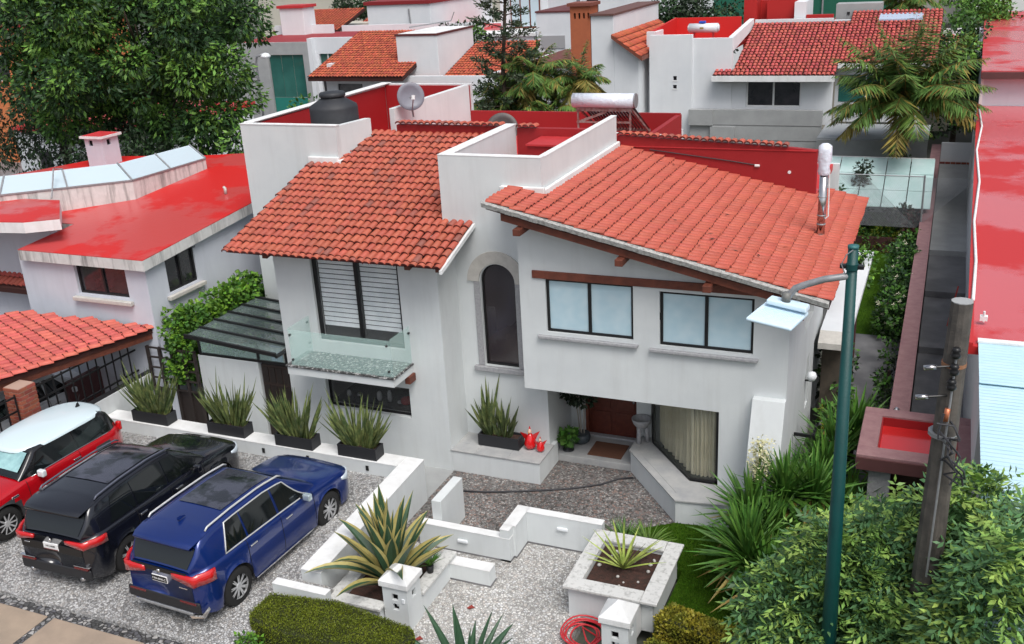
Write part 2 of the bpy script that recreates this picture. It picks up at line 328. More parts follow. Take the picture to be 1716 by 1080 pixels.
# lawns
def lawn(name, poly, z, n, h=.05, seed=1):
    g = MB().prism(poly, 'z', z-.2, z).build(name, grass_mat, kind='structure')
    r = random.Random(seed); xs_ = [p[0] for p in poly]; ys_ = [p[1] for p in poly]
    def inside(x, y):
        c = False; j = len(poly)-1
        for i in range(len(poly)):
            xi, yi = poly[i]; xj, yj = poly[j]
            if (yi > y) != (yj > y) and x < (xj-xi)*(y-yi)/(yj-yi)+xi: c = not c
            j = i
        return c
    mb = MB(); k = 0
    while k < n:
        x = r.uniform(min(xs_), max(xs_)); y = r.uniform(min(ys_), max(ys_))
        if not inside(x, y): k += .2; continue
        a = r.uniform(0, 6.28); hh = h*.6*r.uniform(.5, 1.4); wv = .008; lx, ly = r.uniform(-.5,.5)*hh, r.uniform(-.5,.5)*hh
        mb.add([(x-wv*math.cos(a), y-wv*math.sin(a), z), (x+wv*math.cos(a), y+wv*math.sin(a), z), (x+lx, y+ly, z+hh)], [(0,1,2)]); k += 1
    tag(mb.build('grass', grass_blade), 'short mown green grass of the %s' % name.replace('_', ' '), 'grass', kind='stuff')
lawn('front_lawn', [(-4.6,14.0),(-3.4,14.0),(-3.42,12.2),(-2.0,11.6),(-1.0,13),(-1.0,16.4),(-2.6,16.5),(-3.0,15.5),(-3.88,15.4),(-4.6,14.9)], .02, 26000, seed=3)
lawn('back_lawn', [(-2.2,25.6),(-.55,25.6),(-.55,38),(-6,38),(-6,27),(-2.2,27)], .02, 16000, .07, seed=4)
st('side_path', concrete_dark, -1.95, -.55, 17, 25.6, -.2, .03)
st('neighbour_driveway', concrete_dark, -.16, 9, 15, 24.5, -.3, .1)
st('driveway_step', concrete_dark, -.16, 9, 24.5, 28.2, -.3, .28, bevel=.01)
st('driveway_step', concrete_dark, -.16, 9, 28.2, 31.6, -.3, .46, bevel=.01)
st('driveway_terrace', concrete, -.16, 9, 31.6, 43.9, -.3, .62)
# ---------------------------------------------------------------- leaf helpers
def leaves_obj(name, mats, P, D, N, L, Wd, parent=None, mi=None, fold=.0, **k):
    """one diamond per leaf: P base points, D axis, N width direction, L length, Wd half width (all arrays)"""
    n = len(P); V = np.empty((n, 4, 3)); up = np.cross(D, N)
    V[:,0] = P; V[:,1] = P+D*(L*.45)[:,None]+N*Wd[:,None]+up*(fold*Wd)[:,None]; V[:,2] = P+D*L[:,None]; V[:,3] = P+D*(L*.45)[:,None]-N*Wd[:,None]+up*(fold*Wd)[:,None]
    me = bpy.data.meshes.new(name); me.vertices.add(4*n); me.vertices.foreach_set('co', V.reshape(-1))
    me.loops.add(4*n); me.loops.foreach_set('vertex_index', np.arange(4*n, dtype=np.int32))
    me.polygons.add(n); me.polygons.foreach_set('loop_start', np.arange(0, 4*n, 4, dtype=np.int32)); me.polygons.foreach_set('loop_total', np.full(n, 4, dtype=np.int32))
    for mt in (mats if isinstance(mats, list) else [mats]): me.materials.append(mt)
    if mi is not None: me.polygons.foreach_set('material_index', mi.astype(np.int32))
    me.update(calc_edges=True)
    o = bpy.data.objects.new(name, me); reg(o, parent, (0, 0, 0))
    return tag(o, **k)
def unit(a): return a/np.maximum(np.linalg.norm(a, axis=1, keepdims=True), 1e-9)
def crown(name, mats, centers, radii, per, leaf, parent, seed=0, droop=.3, aspect=.33, fold=.3, flat=.8, shell=.55, **k):
    """clumps of leaves round each centre"""
    r = np.random.default_rng(seed); Ps = []; Cs = []; Os = []
    for i, (c, rad) in enumerate(zip(centers, radii)):
        m_ = int(per*rad**2)+4
        d = unit(r.normal(size=(m_, 3))); q = rad*(shell+(1-shell)*r.random(m_))**.7
        off = d*q[:,None]; off[:,2] *= flat
        Ps.append(np.array(c)+off); Cs.append(np.full(m_, i)); Os.append(d)
    P = np.concatenate(Ps); Cc = np.concatenate(Cs); O = np.concatenate(Os); n = len(P)
    D = unit(O+r.normal(size=(n,3))*.6+np.array([0,0,-droop])); N = unit(np.cross(D, r.normal(size=(n,3))+np.array([0,0,1.2])))
    L = leaf*r.uniform(.6, 1.35, n)
    mi = None
    if isinstance(mats, list) and len(mats) > 1:
        rr = np.random.default_rng(seed+5).random(len(centers)); mi = (rr[Cc] > .5).astype(int)
        mi = np.where(r.random(n) < .15, 1-mi, mi)
    return leaves_obj(name, mats, P, D, N, L, L*aspect, parent, mi, fold, **k)
def compound(name, mats, tips, dirs, parent, seed=0, leaf=.13, pairs=5, length=.45, thr=.5):
    """pinnate leaves: leaflets in pairs along a drooping stalk"""
    r = np.random.default_rng(seed); P = []; D = []; N = []; L = []; mi = []
    for t, d in zip(tips, dirs):
        d = np.array(d, float); d /= np.linalg.norm(d); side = np.cross(d, [0,0,1.0]); side /= max(np.linalg.norm(side), 1e-6); up = np.cross(side, d)
        ln = length*r.uniform(.6, 1.2); dr = r.uniform(.15, .6); tilt = r.normal()*.5
        side = side*math.cos(tilt)+up*math.sin(tilt); mm = 1 if r.random() > thr else 0
        for j in range(pairs*2+1):
            s = (j//2+.6)/pairs; s = min(s, 1); p = np.array(t)+d*ln*s+np.array([0,0,-dr*ln*s*s])
            if j == pairs*2: dd = d+np.array([0,0,-dr]); 
            else: dd = side*(1 if j % 2 else -1)*.85+d*.6+np.array([0,0,-.25])+r.normal(size=3)*.15
            dd = dd/np.linalg.norm(dd); nn = np.cross(dd, up+r.normal(size=3)*.25); nn /= np.linalg.norm(nn)
            P.append(p); D.append(dd); N.append(nn); L.append(leaf*r.uniform(.75,1.2)); mi.append(mm)
    return leaves_obj(name, mats, np.array(P), np.array(D), np.array(N), np.array(L), np.array(L)*.185, parent, np.array(mi), .35)
def blade(mb, base, d, L, wd, bend=.3, seg=4, side=None, m=0, m_edge=None, cup=.15, waist=.8, droop_tip=0):
    """long tapering leaf from base along d, bending down"""
    base = Vector(base); d = Vector(d).normalized()
    s = Vector(side) if side else d.cross(Vector((0,0,1)))
    if s.length < 1e-3: s = Vector((1,0,0))
    s.normalize(); up = s.cross(d); p = base.copy(); dd = d.copy(); rows = []
    for i in range(seg+1):
        t = i/seg; ww = wd*(waist+(1-waist)*min(t/.35, 1))*(1-max(0, (t-.35)/.65)**1.8)+.0015
        u = s.cross(dd)
        if m_edge is None: rows.append([p-s*ww+u*ww*cup*2, p+u*0, p+s*ww+u*ww*cup*2])
        else: rows.append([p-s*ww+u*ww*cup*2, p-s*ww*.68+u*ww*cup, p, p+s*ww*.68+u*ww*cup, p+s*ww+u*ww*cup*2])
        p = p+dd*(L/seg); dd = (dd+Vector((0,0,-bend/seg*(1+droop_tip*t)))).normalized()
    k = len(rows[0])
    for i in range(seg):
        for j in range(k-1):
            mm = m if m_edge is None or 0 < j < k-2 else m_edge
            mb.add([rows[i][j], rows[i][j+1], rows[i+1][j+1], rows[i+1][j]], [(0,1,2,3)], mm)
def joined_blades(fn, name, mats, parent):
    mb = MB(); fn(mb); return mb.build(name, mats, parent)
def trunk_mb(p0, p1, r0, r1, limbs=0, seed=0, reach=1.5, mb=None):
    r = random.Random(seed); mb = mb or MB(); p0 = Vector(p0); p1 = Vector(p1); pts = [p0.lerp(p1, t/5)+Vector((r.uniform(-1,1), r.uniform(-1,1), 0))*r0*.4*(t > 0) for t in range(6)]
    for i in range(5): mb.cyl(pts[i], pts[i+1], r0+(r1-r0)*i/5, r0+(r1-r0)*(i+1)/5, 9)
    for k in range(limbs):
        t = r.uniform(.45, 1); q = p0.lerp(p1, t); a = r.uniform(0, 6.28); e = q+Vector((math.cos(a)*reach, math.sin(a)*reach, reach*r.uniform(.3,1)))*r.uniform(.6,1)
        mid = q.lerp(e, .5)+Vector((0,0,-.1*reach)); mb.cyl(q, mid, r1*.7, r1*.45, 6); mb.cyl(mid, e, r1*.45, r1*.15, 6)
    return mb
# ---------------------------------------------------------------- tiles
def tile_arc(L=.30, r0=.073, r1=.064, n=6, th=.016, front=True):
    """barrel tile: long axis +y (up the slope), wide end at y=0, sits on z=0"""
    mb = MB(); A = []; Bk = []; I = []
    for i in range(n+1):
        t = math.pi*i/n; A.append((-r0*math.cos(t), 0, r0*math.sin(t)*.78+.034)); Bk.append((-r1*math.cos(t), L, r1*math.sin(t)*.78)); I.append((-(r0-th)*math.cos(t), 0, (r0-th)*math.sin(t)*.78+.012))
    b = len(A)
    mb.add(A+Bk+I, [(i, i+1, b+i+1, b+i) for i in range(n)]+([(i, 2*b+i, 2*b+i+1, i+1) for i in range(n)] if front else []))
    return mb
tile_mb = tile_arc(); 
tile_me = None
def tile_matrix(o, ax, up):
    """o eave point, ax across, up slope direction"""
    x = Vector(ax).normalized(); y = Vector(up).normalized(); z = x.cross(y)
    mt = Matrix((x, y, z)).transposed().to_4x4(); mt.translation = Vector(o); return mt
def tiles(parent, mats, spots, limit=0, cam_=Vector((0,0,10)), jit=.006, seed=1, low=False, scale=1.0, label=None):
    """spots: list of 4x4 matrices; the nearest `limit` are objects, the rest one stuff part"""
    r = random.Random(seed); spots = sorted(spots, key=lambda m_: (m_.translation-cam_).length)
    src = tile_arc(n=4, front=True) if low else tile_mb
    me = bpy.data.meshes.new('tile'); me.from_pydata([(v[0]*scale, v[1]*scale, v[2]*scale) for v in src.v], [], src.f); me.materials.append(mats); me.materials.append(tile_edge_shade); me.polygons.foreach_set('material_index', [0 if i < (4 if low else 6) else 1 for i in range(len(me.polygons))]); me.polygons.foreach_set('use_smooth', [i < 6 for i in range(len(me.polygons))])
    big = MB()
    for i, m_ in enumerate(spots):
        J = Matrix.Translation((r.gauss(0, jit), r.gauss(0, jit), abs(r.gauss(0, jit*.6)))) @ Matrix.Rotation(r.gauss(0, .028), 4, 'Z') @ Matrix.Rotation(r.gauss(0,.008), 4, 'X')
        mm = m_ @ J
        if i < limit:
            o = bpy.data.objects.new('tile', me); COL.objects.link(o); WT[o] = Vector((0,0,0)); o.parent = parent
            mm = Matrix.Translation(-WT[parent]) @ mm; o.matrix_basis = mm
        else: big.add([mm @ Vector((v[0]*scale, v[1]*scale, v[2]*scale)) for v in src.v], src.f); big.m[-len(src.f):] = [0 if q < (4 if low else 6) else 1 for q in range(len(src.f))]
    if big.v:
        o = big.build('tile_field' if limit == 0 else 'upper_tiles', [mats, tile_edge_shade], parent); o['kind'] = 'stuff'
        o.data.polygons.foreach_set('use_smooth', [True]*len(o.data.polygons))
# ================================================================ MAIN HOUSE
H = thing('house', 'white two-storey house with two red tiled roofs, glass balcony and arched window', 'house', (-7.5, 16, 0))
# --- walls
mb = MB()
mb.panel(-12.35, -8.62, 0, 4.62, 15.95, 16.2, [(-11.47,-9.47,2.56,4.5), (-11.46,-9.47,1.06,1.72)])
mb.panel(16.2, 16.75, 0, 4.85, -8.62, -8.87, ax='x')
mb.panel(16.2, 18.7, 0, 4.85, -12.35, -12.1, ax='x')
mb.box(-12.95, -12.36, 17.0, 18.7, 0, 5.1)
mb.build('wall', stucco, H)
B('wall', stucco, -14.75, -13.14, 15.95, 16.12, 0, 1.86, H, bevel=.01)
# tower and arched window wall
A0, A1, AZ, AR = -8.11, -7.38, 3.85, .365
mb = MB(); mb.panel(-8.83, -6.80, 0, 4.5, 16.75, 16.95, [(A0, A1, 2.07, 4.3)])
mb.panel(-8.83, -6.74, 4.5, 6.3, 16.75, 16.93)
n = 16; cx = (A0+A1)/2
for i in range(n):
    t0, t1 = math.pi*i/n, math.pi*(i+1)/n
    a = (cx-AR*math.cos(t0), AZ+AR*math.sin(t0)); b = (cx-AR*math.cos(t1), AZ+AR*math.sin(t1))
    mb.poly([(a[0],16.75,a[1]),(b[0],16.75,b[1]),(b[0],16.75,4.3),(a[0],16.75,4.3)])
    mb.poly([(a[0],16.75,a[1]),(a[0],16.95,a[1]),(b[0],16.95,b[1]),(b[0],16.75,b[1])])
mb.build('wall', stucco, H)
# tower side walls
B('tower_wall', stucco, -8.83, -8.60, 16.93, 20.05, 4.5, 6.3, H, bevel=.012)
B('tower_wall', stucco, -6.86, -6.74, 16.93, 21.36, 4.3, 6.28, H, bevel=.012)
B('wall_cap', white_cap, -8.835, -6.735, 16.745, 16.935, 6.302, 6.315, H)
B('wall_cap', white_cap, -8.835, -8.59, 16.935, 20.06, 6.302, 6.315, H)
B('wall_cap', white_cap, -6.865, -6.735, 16.935, 21.365, 6.282, 6.30, H)
# flashing where tower meets roofs
B('flashing', white_cap, -6.736, -6.66, 16.70, 21.36, 5.50, 5.73, H, bevel=.02)
B('flashing', white_cap, -7.55, -6.66, 16.66, 16.747, 5.62, 5.78, H, bevel=.02)
# block B
RZ = lambda x: 5.76-.227*(x+7.41)
W1 = (-6.51, -4.845, 3.18, 4.22); W2 = (-4.365, -2.72, 3.14, 4.16)
mb = MB()
mb.panel(-7.02, -2.13, 1.97, 4.38, 16.15, 16.35, [W1, W2])
mb.prism([(-7.02,4.38),(-2.13,4.38),(-2.13,RZ(-2.13)-.12),(-7.02,RZ(-7.02)-.12)], 'y', 16.15, 16.35)
mb.panel(-3.28, -2.13, 0, 1.97, 16.15, 16.35)
mb.panel(16.35, 16.75, 1.97, 5.5, -7.02, -6.8, ax='x')
mb.box(-7.02, -2.35, 16.352, 18.3, 1.9, 1.968)
mb.build('wall', stucco, H)
mb = MB(); mb.panel(16.35, 21.4, 0, 4.42, -2.13, -2.4, [(18.3,19.6,2.75,4.3), (20.0,20.9,.0,1.95), (18.9,19.3,.9,2.0)], ax='x')
mb.box(-6.7, -2.4, 21.2, 21.4, 0, 4.6)
mb.build('wall', stucco, H)
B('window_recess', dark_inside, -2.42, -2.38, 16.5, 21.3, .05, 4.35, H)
# entry
mb = MB(); mb.panel(16.952, 18.2, 0, 1.97, -6.80, -7.0, ax='x'); mb.panel(-6.8, -4.85, 0, 1.97, 18.05, 18.25, [(-6.42,-5.27,.15,1.85)]); mb.build('wall', stucco, H)
B('column', stucco, -5.24, -4.93, 17.62, 17.95, .15, 1.9, H, bevel=.01)
B('entry_step', ledge_stone, -6.80, -5.0, 16.98, 18.05, 0, .15, H, bevel=.012)
d = B('door', door_wood, -6.40, -5.33, 18.06, 18.12, .17, 1.83, H)
for x0, x1 in ((-6.33,-5.92),(-5.81,-5.40)):
    for z0, z1 in ((.25,.72),(.80,1.25),(1.33,1.76)): B('door_panel', door_wood, x0, x1, 18.04, 18.062, z0, z1, d, bevel=.01)
MB().cyl((-5.42,18.02,1.0),(-5.42,18.06,1.0),.03,n=12).build('door_knob', steel, d, smooth=True)
B('door_frame', wood_lintel, -5.33, -5.27, 18.0, 18.2, .15, 1.85, H)
B('door_frame', wood_lintel, -6.46, -6.40, 18.0, 18.2, .15, 1.85, H)
B('threshold', stone, -6.46, -5.27, 17.93, 18.04, .152, .19, H)
# ledge below arch window
ledge = B('ledge', stucco, -8.62, -6.715, 15.95, 16.75, 0, .455, H, bevel=.008)
B('ledge_side', stucco, -6.795, -6.715, 16.752, 16.97, 0, .455, H)
for i, (a, b) in enumerate(((-8.64,-8.1),(-8.095,-7.4),(-7.395,-6.70))): B('ledge_slab', ledge_stone, a, b, 15.93, 16.28, .457, .485, ledge, bevel=.004); B('ledge_slab', ledge_stone, a, b, 16.285, 16.75, .457, .485, ledge, bevel=.004)
# bay seat with splayed glazing
ol = [(-5.18,16.98),(-3.88,15.42),(-2.45,15.6),(-2.45,16.149),(-3.28,16.149),(-3.80,16.149),(-4.82,17.35),(-4.93,17.62),(-5.18,17.7)]
bay = MB().prism(ol, 'z', 0, .46).build('bay_seat', stucco, H)
MB().prism([(-5.2,16.97),(-3.885,15.39),(-2.42,15.57),(-2.42,15.8),(-3.93,15.66),(-5.02,16.98),(-5.02,17.6),(-5.2,17.6)], 'z', .462, .49).build('seat_slab', ledge_stone, bay)
MB().prism([(-5.015,16.98),(-3.925,15.665),(-2.42,15.805),(-2.42,16.147),(-3.80,16.147),(-4.82,17.35),(-4.93,17.61),(-5.015,17.61)], 'z', .462, .487).build('seat_slab', ledge_stone, bay)
gl = MB()
def gpan(mb, a, b, z0, z1, th=.02):
    d = Vector((b[0]-a[0], b[1]-a[1], 0)).normalized(); nrm = Vector((-d.y, d.x, 0))*th
    mb.hexa([(a[0],a[1],z0),(b[0],b[1],z0),(b[0]+nrm.x,b[1]+nrm.y,z0),(a[0]+nrm.x,a[1]+nrm.y,z0),(a[0],a[1],z1),(b[0],b[1],z1),(b[0]+nrm.x,b[1]+nrm.y,z1),(a[0]+nrm.x,a[1]+nrm.y,z1)])
gw = MB(); gpan(gw, (-4.84,17.37), (-3.80,16.17), .50, .55, .05); gpan(gw, (-3.80,16.17), (-3.28,16.17), .50, .55, .05); gpan(gw, (-3.33,16.17), (-3.28,16.17), .5, 1.96, .05); gpan(gw, (-4.86,17.40),(-4.82,17.345), .5, 1.9, .05)
fw_ = gw.build('window', black_metal, H)
g2 = MB(); gpan(g2, (-4.84,17.375), (-3.81,16.19), .55, 1.95, .012); gpan(g2, (-3.79,16.18), (-3.33,16.18), .55, 1.95, .012)
g2.build('pane', M('glass_tint', (.25,.27,.24), .05, alpha=.12, spec=.5), fw_)
cm = MB(); P_ = []
def drape(mb, a, b, z0, z1, amp=.03, folds=9):
    a = Vector((a[0],a[1],0)); b = Vector((b[0],b[1],0)); d = (b-a); nr = Vector((-d.y, d.x, 0)).normalized(); k = folds*6
    pts = [a+d*(i/k)+nr*(math.sin(i/6*6.283)*amp+math.sin(i*.37)*amp*.5) for i in range(k+1)]
    for p, q in zip(pts[:-1], pts[1:]): mb.poly([(p.x,p.y,z0),(q.x,q.y,z0),(q.x,q.y,z1),(p.x,p.y,z1)])
drape(cm, (-4.70,17.42), (-3.78,16.34), .52, 1.93); drape(cm, (-3.76,16.34), (-3.3,16.34), .52, 1.93, folds=6)
cm.build('curtain', curtain, H, smooth=True)
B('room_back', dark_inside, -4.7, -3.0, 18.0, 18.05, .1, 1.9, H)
# buttress
MB().prism([(16.148,0),(16.148,2.38),(16.0,2.38),(15.02,0)], 'x', -2.68, -2.12).build('buttress', stucco, H, bevel=.01)
# --- windows
def window(name, x0, x1, z0, z1, y, nl, parent, fr=.05, pane=None, frame=black_metal, depth=.06, behind=None, sill=None, lab=None):
    f = MB(); f.box(x0,x1,y,y+depth,z0,z0+fr); f.box(x0,x1,y,y+depth,z1-fr,z1)
    wd = (x1-x0)/nl
    for i in range(nl+1):
        xc = x0+wd*i; a = max(x0, xc-fr*.6 if i else x0); b = min(x1, xc+fr*.6 if i < nl else x1)
        if i == 0: b = x0+fr
        if i == nl: a = x1-fr
        f.box(a, b, y-.004, y+depth+.004, z0+fr, z1-fr)
    o = f.build(name, frame, parent, bevel=.006)
    for i in range(nl): B('pane', pane or glass_dark, x0+wd*i+fr*.5, x0+wd*(i+1)-fr*.5, y+.03, y+.042, z0+fr*.6, z1-fr*.6, o)
    if behind: B('window_blind', behind, x0+.02, x1-.02, y+.10, y+.11, z0+.02, z1-.02, o)
    return o
for w_ in (W1, W2):
    o = window('window', *w_[:2], *w_[2:], 16.20, 2, H, pane=frost)
    B('window_handle', black_metal, (w_[1] if w_ is W1 else w_[0])-.03, (w_[1] if w_ is W1 else w_[0])+.03, 16.17, 16.2, 3.62, 3.75, o)
MB().prism([(-6.66,3.055),(-4.76,3.055),(-4.74,3.12),(-6.68,3.12)], 'y', 16.06, 16.149).build('window_sill', stone, H, bevel=.015)
MB().prism([(-4.52,3.02),(-2.63,3.02),(-2.61,3.085),(-4.54,3.085)], 'y', 16.06, 16.149).build('window_sill', stone, H, bevel=.015)
B('lintel', wood_lintel, -6.75, -2.16, 16.11, 16.149, 4.225, 4.375, H, bevel=.01)
# blinds window (balcony)
o = window('window', -11.47, -9.47, 2.56, 4.55, 16.02, 2, H, fr=.07, pane=M('glass_thin', (.7,.75,.75), .03, alpha=.05, spec=.5))
for k in range(17):
    z = 2.86+k*.102
    for xa, xb in ((-11.38,-10.53),(-10.41,-9.56)): B('blind_slat', blind_white, xa, xb, 16.10, 16.115, z, z+.082, o)
B('window_back', dark_inside, -11.5, -9.4, 16.22, 16.24, 2.5, 4.6, o)
# kitchen window
o = window('window', -11.46, -9.47, 1.06, 1.72, 16.05, 1, H, fr=.035, pane=M('glass_kitchen', (.1,.1,.1), .04, alpha=.3, spec=.8))
B('counter', dark_inside, -11.5, -9.4, 16.25, 17.2, .95, 1.10, o); B('window_back', dark_inside, -11.5, -9.4, 17.2, 17.22, .9, 1.9, o)
r = random.Random(4)
for (x, mt, rad, h) in ((-11.25,white_gloss,.05,.14),(-11.0,steel,.06,.1),(-10.5,white_gloss,.06,.2),(-10.25,white_gloss,.05,.25),(-9.85,ceramic_red,.13,.16),(-9.6,white_gloss,.06,.12),(-10.0,white_gloss,.07,.05)):
    tag(MB().lathe((x,16.45,1.102), [(rad*.7,0),(rad,h*.3),(rad*.9,h*.8),(rad*.5,h)], 12).build('pot', mt, smooth=True), {-11.0:'steel pot inside the kitchen window', -9.85:'red round pot behind the right part of the kitchen window', -11.25:'white crock at the left end of the kitchen window', -10.5:'left one of the two tall white crocks in the middle of the kitchen window', -10.25:'taller right one of the two white crocks in the middle of the kitchen window', -9.6:'white crock at the right end of the kitchen window'}.get(x, 'low white bowl just left of the red pot in the kitchen window'), 'pot', 'crockery inside the kitchen window')
# arched window
f = MB(); f.box(A0,A0+.035,16.82,16.88,2.07,AZ); f.box(A1-.035,A1,16.82,16.88,2.07,AZ); f.box(A0,A1,16.82,16.88,2.07,2.11)
for i in range(20):
    t0, t1 = math.pi*i/20, math.pi*(i+1)/20
    q = [(cx-rr*math.cos(t), AZ+rr*math.sin(t)) for rr, t in ((AR,t0),(AR,t1),(AR-.035,t1),(AR-.035,t0))]
    f.prism(q, 'y', 16.82, 16.88)
aw = f.build('arched_window', black_metal, H)
MB().poly([(A0,16.86,2.09),(A1,16.86,2.09),(A1,16.86,AZ)]+[(cx+AR*math.cos(math.pi*i/16),16.86,AZ+AR*math.sin(math.pi*i/16)) for i in range(1,16)]+[(A0,16.86,AZ)]).build('pane', M('glass_arch', (.05,.042,.045), .12, alpha=.8, spec=.6, col2=(.10,.09,.09), vscale=1.5), aw)
B('stair_wall', stucco, -8.6, -7.0, 18.4, 18.5, 1.0, 4.4, H)
sm = MB()
for i in range(6): sm.box(-8.5+i*.22, -8.28+i*.22+.001*i, 17.2, 18.3, 1.2, 2.2+i*.13)
sm.build('stairs', wood, H)
B('interior_floor', dark_inside, -8.6, -7.0, 17.0, 18.4, 4.45, 4.47, H)
f = MB()
for i in range(18):     # carved stone surround
    t0, t1 = math.pi*(i/18), math.pi*((i+1)/18)
    f.prism([(cx-rr*math.cos(t), AZ+rr*math.sin(t)) for rr, t in ((.63,t0),(.63,t1),(AR+.02,t1),(AR+.02,t0))], 'y', 16.715, 16.749)
f.build('arch_surround', stone_warm, H)
for xa, xb in ((A0-.14, A0-.01), (A1+.01, A1+.14)): B('jamb_stone', stone, xa, xb, 16.725, 16.749, 2.07, AZ-.003, H, bevel=.008)
B('window_sill', stone, -8.33, -7.15, 16.66, 16.749, 1.96, 2.066, H, bevel=.012)
# --- balcony
MB().box(-11.77,-9.33,15.17,15.948,2.10,2.262).build('balcony', stucco, H)
bal = B('balcony_floor', terrazzo, -11.80, -9.30, 15.14, 15.948, 2.264, 2.30, H, bevel=.01)
for args in ((-11.66,-9.35,15.20,15.212,2.30,3.05), (-11.672,-11.66,15.20,15.94,2.30,3.08), (-9.35,-9.338,15.20,15.94,2.30,3.08)): B('glass_railing', glass_clear, *args, H)
g = MB()
for x, y, z in ((-11.69,15.9,2.95),(-11.69,15.9,2.5),(-9.33,15.9,2.95),(-11.62,15.19,2.95),(-9.42,15.19,2.95),(-11.62,15.19,2.42),(-9.42,15.19,2.42)): g.cyl((x,y-.02,z),(x,y+.02,z),.022,n=8)
g.build('glass_clip', black_metal, H, smooth=True)
B('bracket', wood, -9.40,-9.28,15.70,15.948,1.94,2.098, H, bevel=.01)
# --- terrace: left tower, parapets
mb = MB(); mb.panel(-14.86, -12.31, 0, 6.43, 18.70, 18.85)
mb.build('wall', stucco, H)
mb = MB(); mb.hexa([(-14.86,18.852,0),(-14.72,18.852,0),(-14.62,25.1,0),(-14.78,25.1,0),(-14.86,18.852,6.43),(-14.72,18.852,6.43),(-14.62,25.1,6.45),(-14.78,25.1,6.45)]); mb.build('wall', stucco, H)
MB().hexa([(-12.45,18.852,5.2),(-12.31,18.852,5.2),(-12.10,19.85,5.2),(-12.25,19.85,5.2),(-12.45,18.852,6.42),(-12.31,18.852,6.42),(-12.10,19.85,6.42),(-12.25,19.85,6.42)]).build('parapet', stucco, H)
MB().prism([(-12.33,18.62),(-12.20,18.66),(-12.0,19.9),(-12.25,19.9),(-12.33,18.86)], 'z', 5.55, 5.70).build('flashing', white_cap, H, bevel=.02)
B('flashing', white_cap, -13.08,-12.3,18.62,18.698,5.60,5.76, H, bevel=.02)
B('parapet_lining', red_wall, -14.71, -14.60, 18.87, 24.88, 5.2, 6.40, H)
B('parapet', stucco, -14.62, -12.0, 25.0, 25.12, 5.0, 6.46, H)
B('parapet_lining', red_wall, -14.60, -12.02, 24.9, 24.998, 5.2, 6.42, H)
MB().hexa([(-12.50,21.4,5.2),(-12.36,21.4,5.2),(-12.0,24.9,5.2),(-12.14,24.9,5.2),(-12.50,21.4,6.38),(-12.36,21.4,6.38),(-12.0,24.9,6.46),(-12.14,24.9,6.46)]).build('parapet', stucco, H, bevel=.01)
for p in ((-14.87,-12.30,18.69,18.86,6.432,6.45),): B('wall_cap', white_cap, *p, H)
MB().hexa([(-14.87,18.86,6.452),(-14.6,18.86,6.452),(-14.5,25.1,6.472),(-14.79,25.1,6.472),(-14.87,18.86,6.465),(-14.6,18.86,6.465),(-14.5,25.1,6.485),(-14.79,25.1,6.485)]).build('wall_cap', white_cap, H)
B('terrace_floor', red_roof, -14.6, -6.88, 20.25, 25.0, 5.05, 5.2, H)
B('terrace_floor', red_roof, -6.7, -2.45, 21.6, 24.9, 4.45, 4.6, H)
B('terrace_floor', red_roof, -14.6, -12.5, 18.86, 20.24, 5.6, 5.75, H)
B('terrace_floor', red_roof, -8.6, -6.87, 16.95, 20.0, 5.0, 5.15, H)
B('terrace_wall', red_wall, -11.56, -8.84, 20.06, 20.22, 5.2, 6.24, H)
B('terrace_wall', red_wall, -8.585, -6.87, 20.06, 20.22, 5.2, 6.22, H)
B('terrace_block', red_wall, -8.0, -7.25, 19.2, 20.05, 5.15, 6.02, H); B('terrace_block_cap', red_cap, -8.02, -7.1, 19.15, 20.05, 6.022, 6.06, H)
rw = MB().prism([(-6.735,4.6),(-2.43,4.6),(-2.43,5.62),(-2.95,5.66),(-6.735,5.84)], 'y', 21.42, 21.56).build('terrace_wall', red_wall, H)
B('body_wall', stucco, -14.6, -6.2, 25.13, 25.25, 0, 5.3, H); B('body_wall', stucco, -6.1, -2.3, 24.9, 25.02, 0, 4.6, H)
B('terrace_wall', red_wall, -12.0, -6.2, 24.9, 25.0, 5.2, 5.75, H)
B('terrace_wall', red_wall, -6.3, -6.18, 21.57, 25.0, 5.0, 5.72, H)
MB().tube([(-6.0,21.40,5.55),(-4.2,21.40,5.35),(-3.6,21.41,5.27)], .012).build('cable', hose_black, H)
MB().tube([(-3.7,21.40,5.27),(-3.6,21.40,5.27)], .03).build('cable_end', white_cap, H)
MB().cyl((-2.98,21.41,5.15),(-2.98,21.45,5.15), .035, n=10).build('drain_cap', white_cap, H)
MB().tube([(-7.9,19.15,5.5),(-7.9,19.15,5.75),(-6.95,19.15,5.75)], .02).build('water_pipe', white_cap, H)
# coping tiles on the red walls
def coping(parent, x0, x1, y, z0, z1, step=.155):
    sp_ = []; n_ = int((x1-x0)/step)
    for i in range(n_):
        x = x0+step*(i+.5); z = z0+(z1-z0)*(x-x0)/(x1-x0)
        sp_.append(tile_matrix((x, y-.16, z), (1,0,0), (0,1,.08)))
    return sp_
cop1 = coping(H, -11.56, -8.84, 20.12, 6.25, 6.25)+coping(H, -8.58, -8.0, 20.12, 6.23, 6.23)
cop2 = coping(H, -6.73, -2.95, 21.5, 5.85, 5.67)
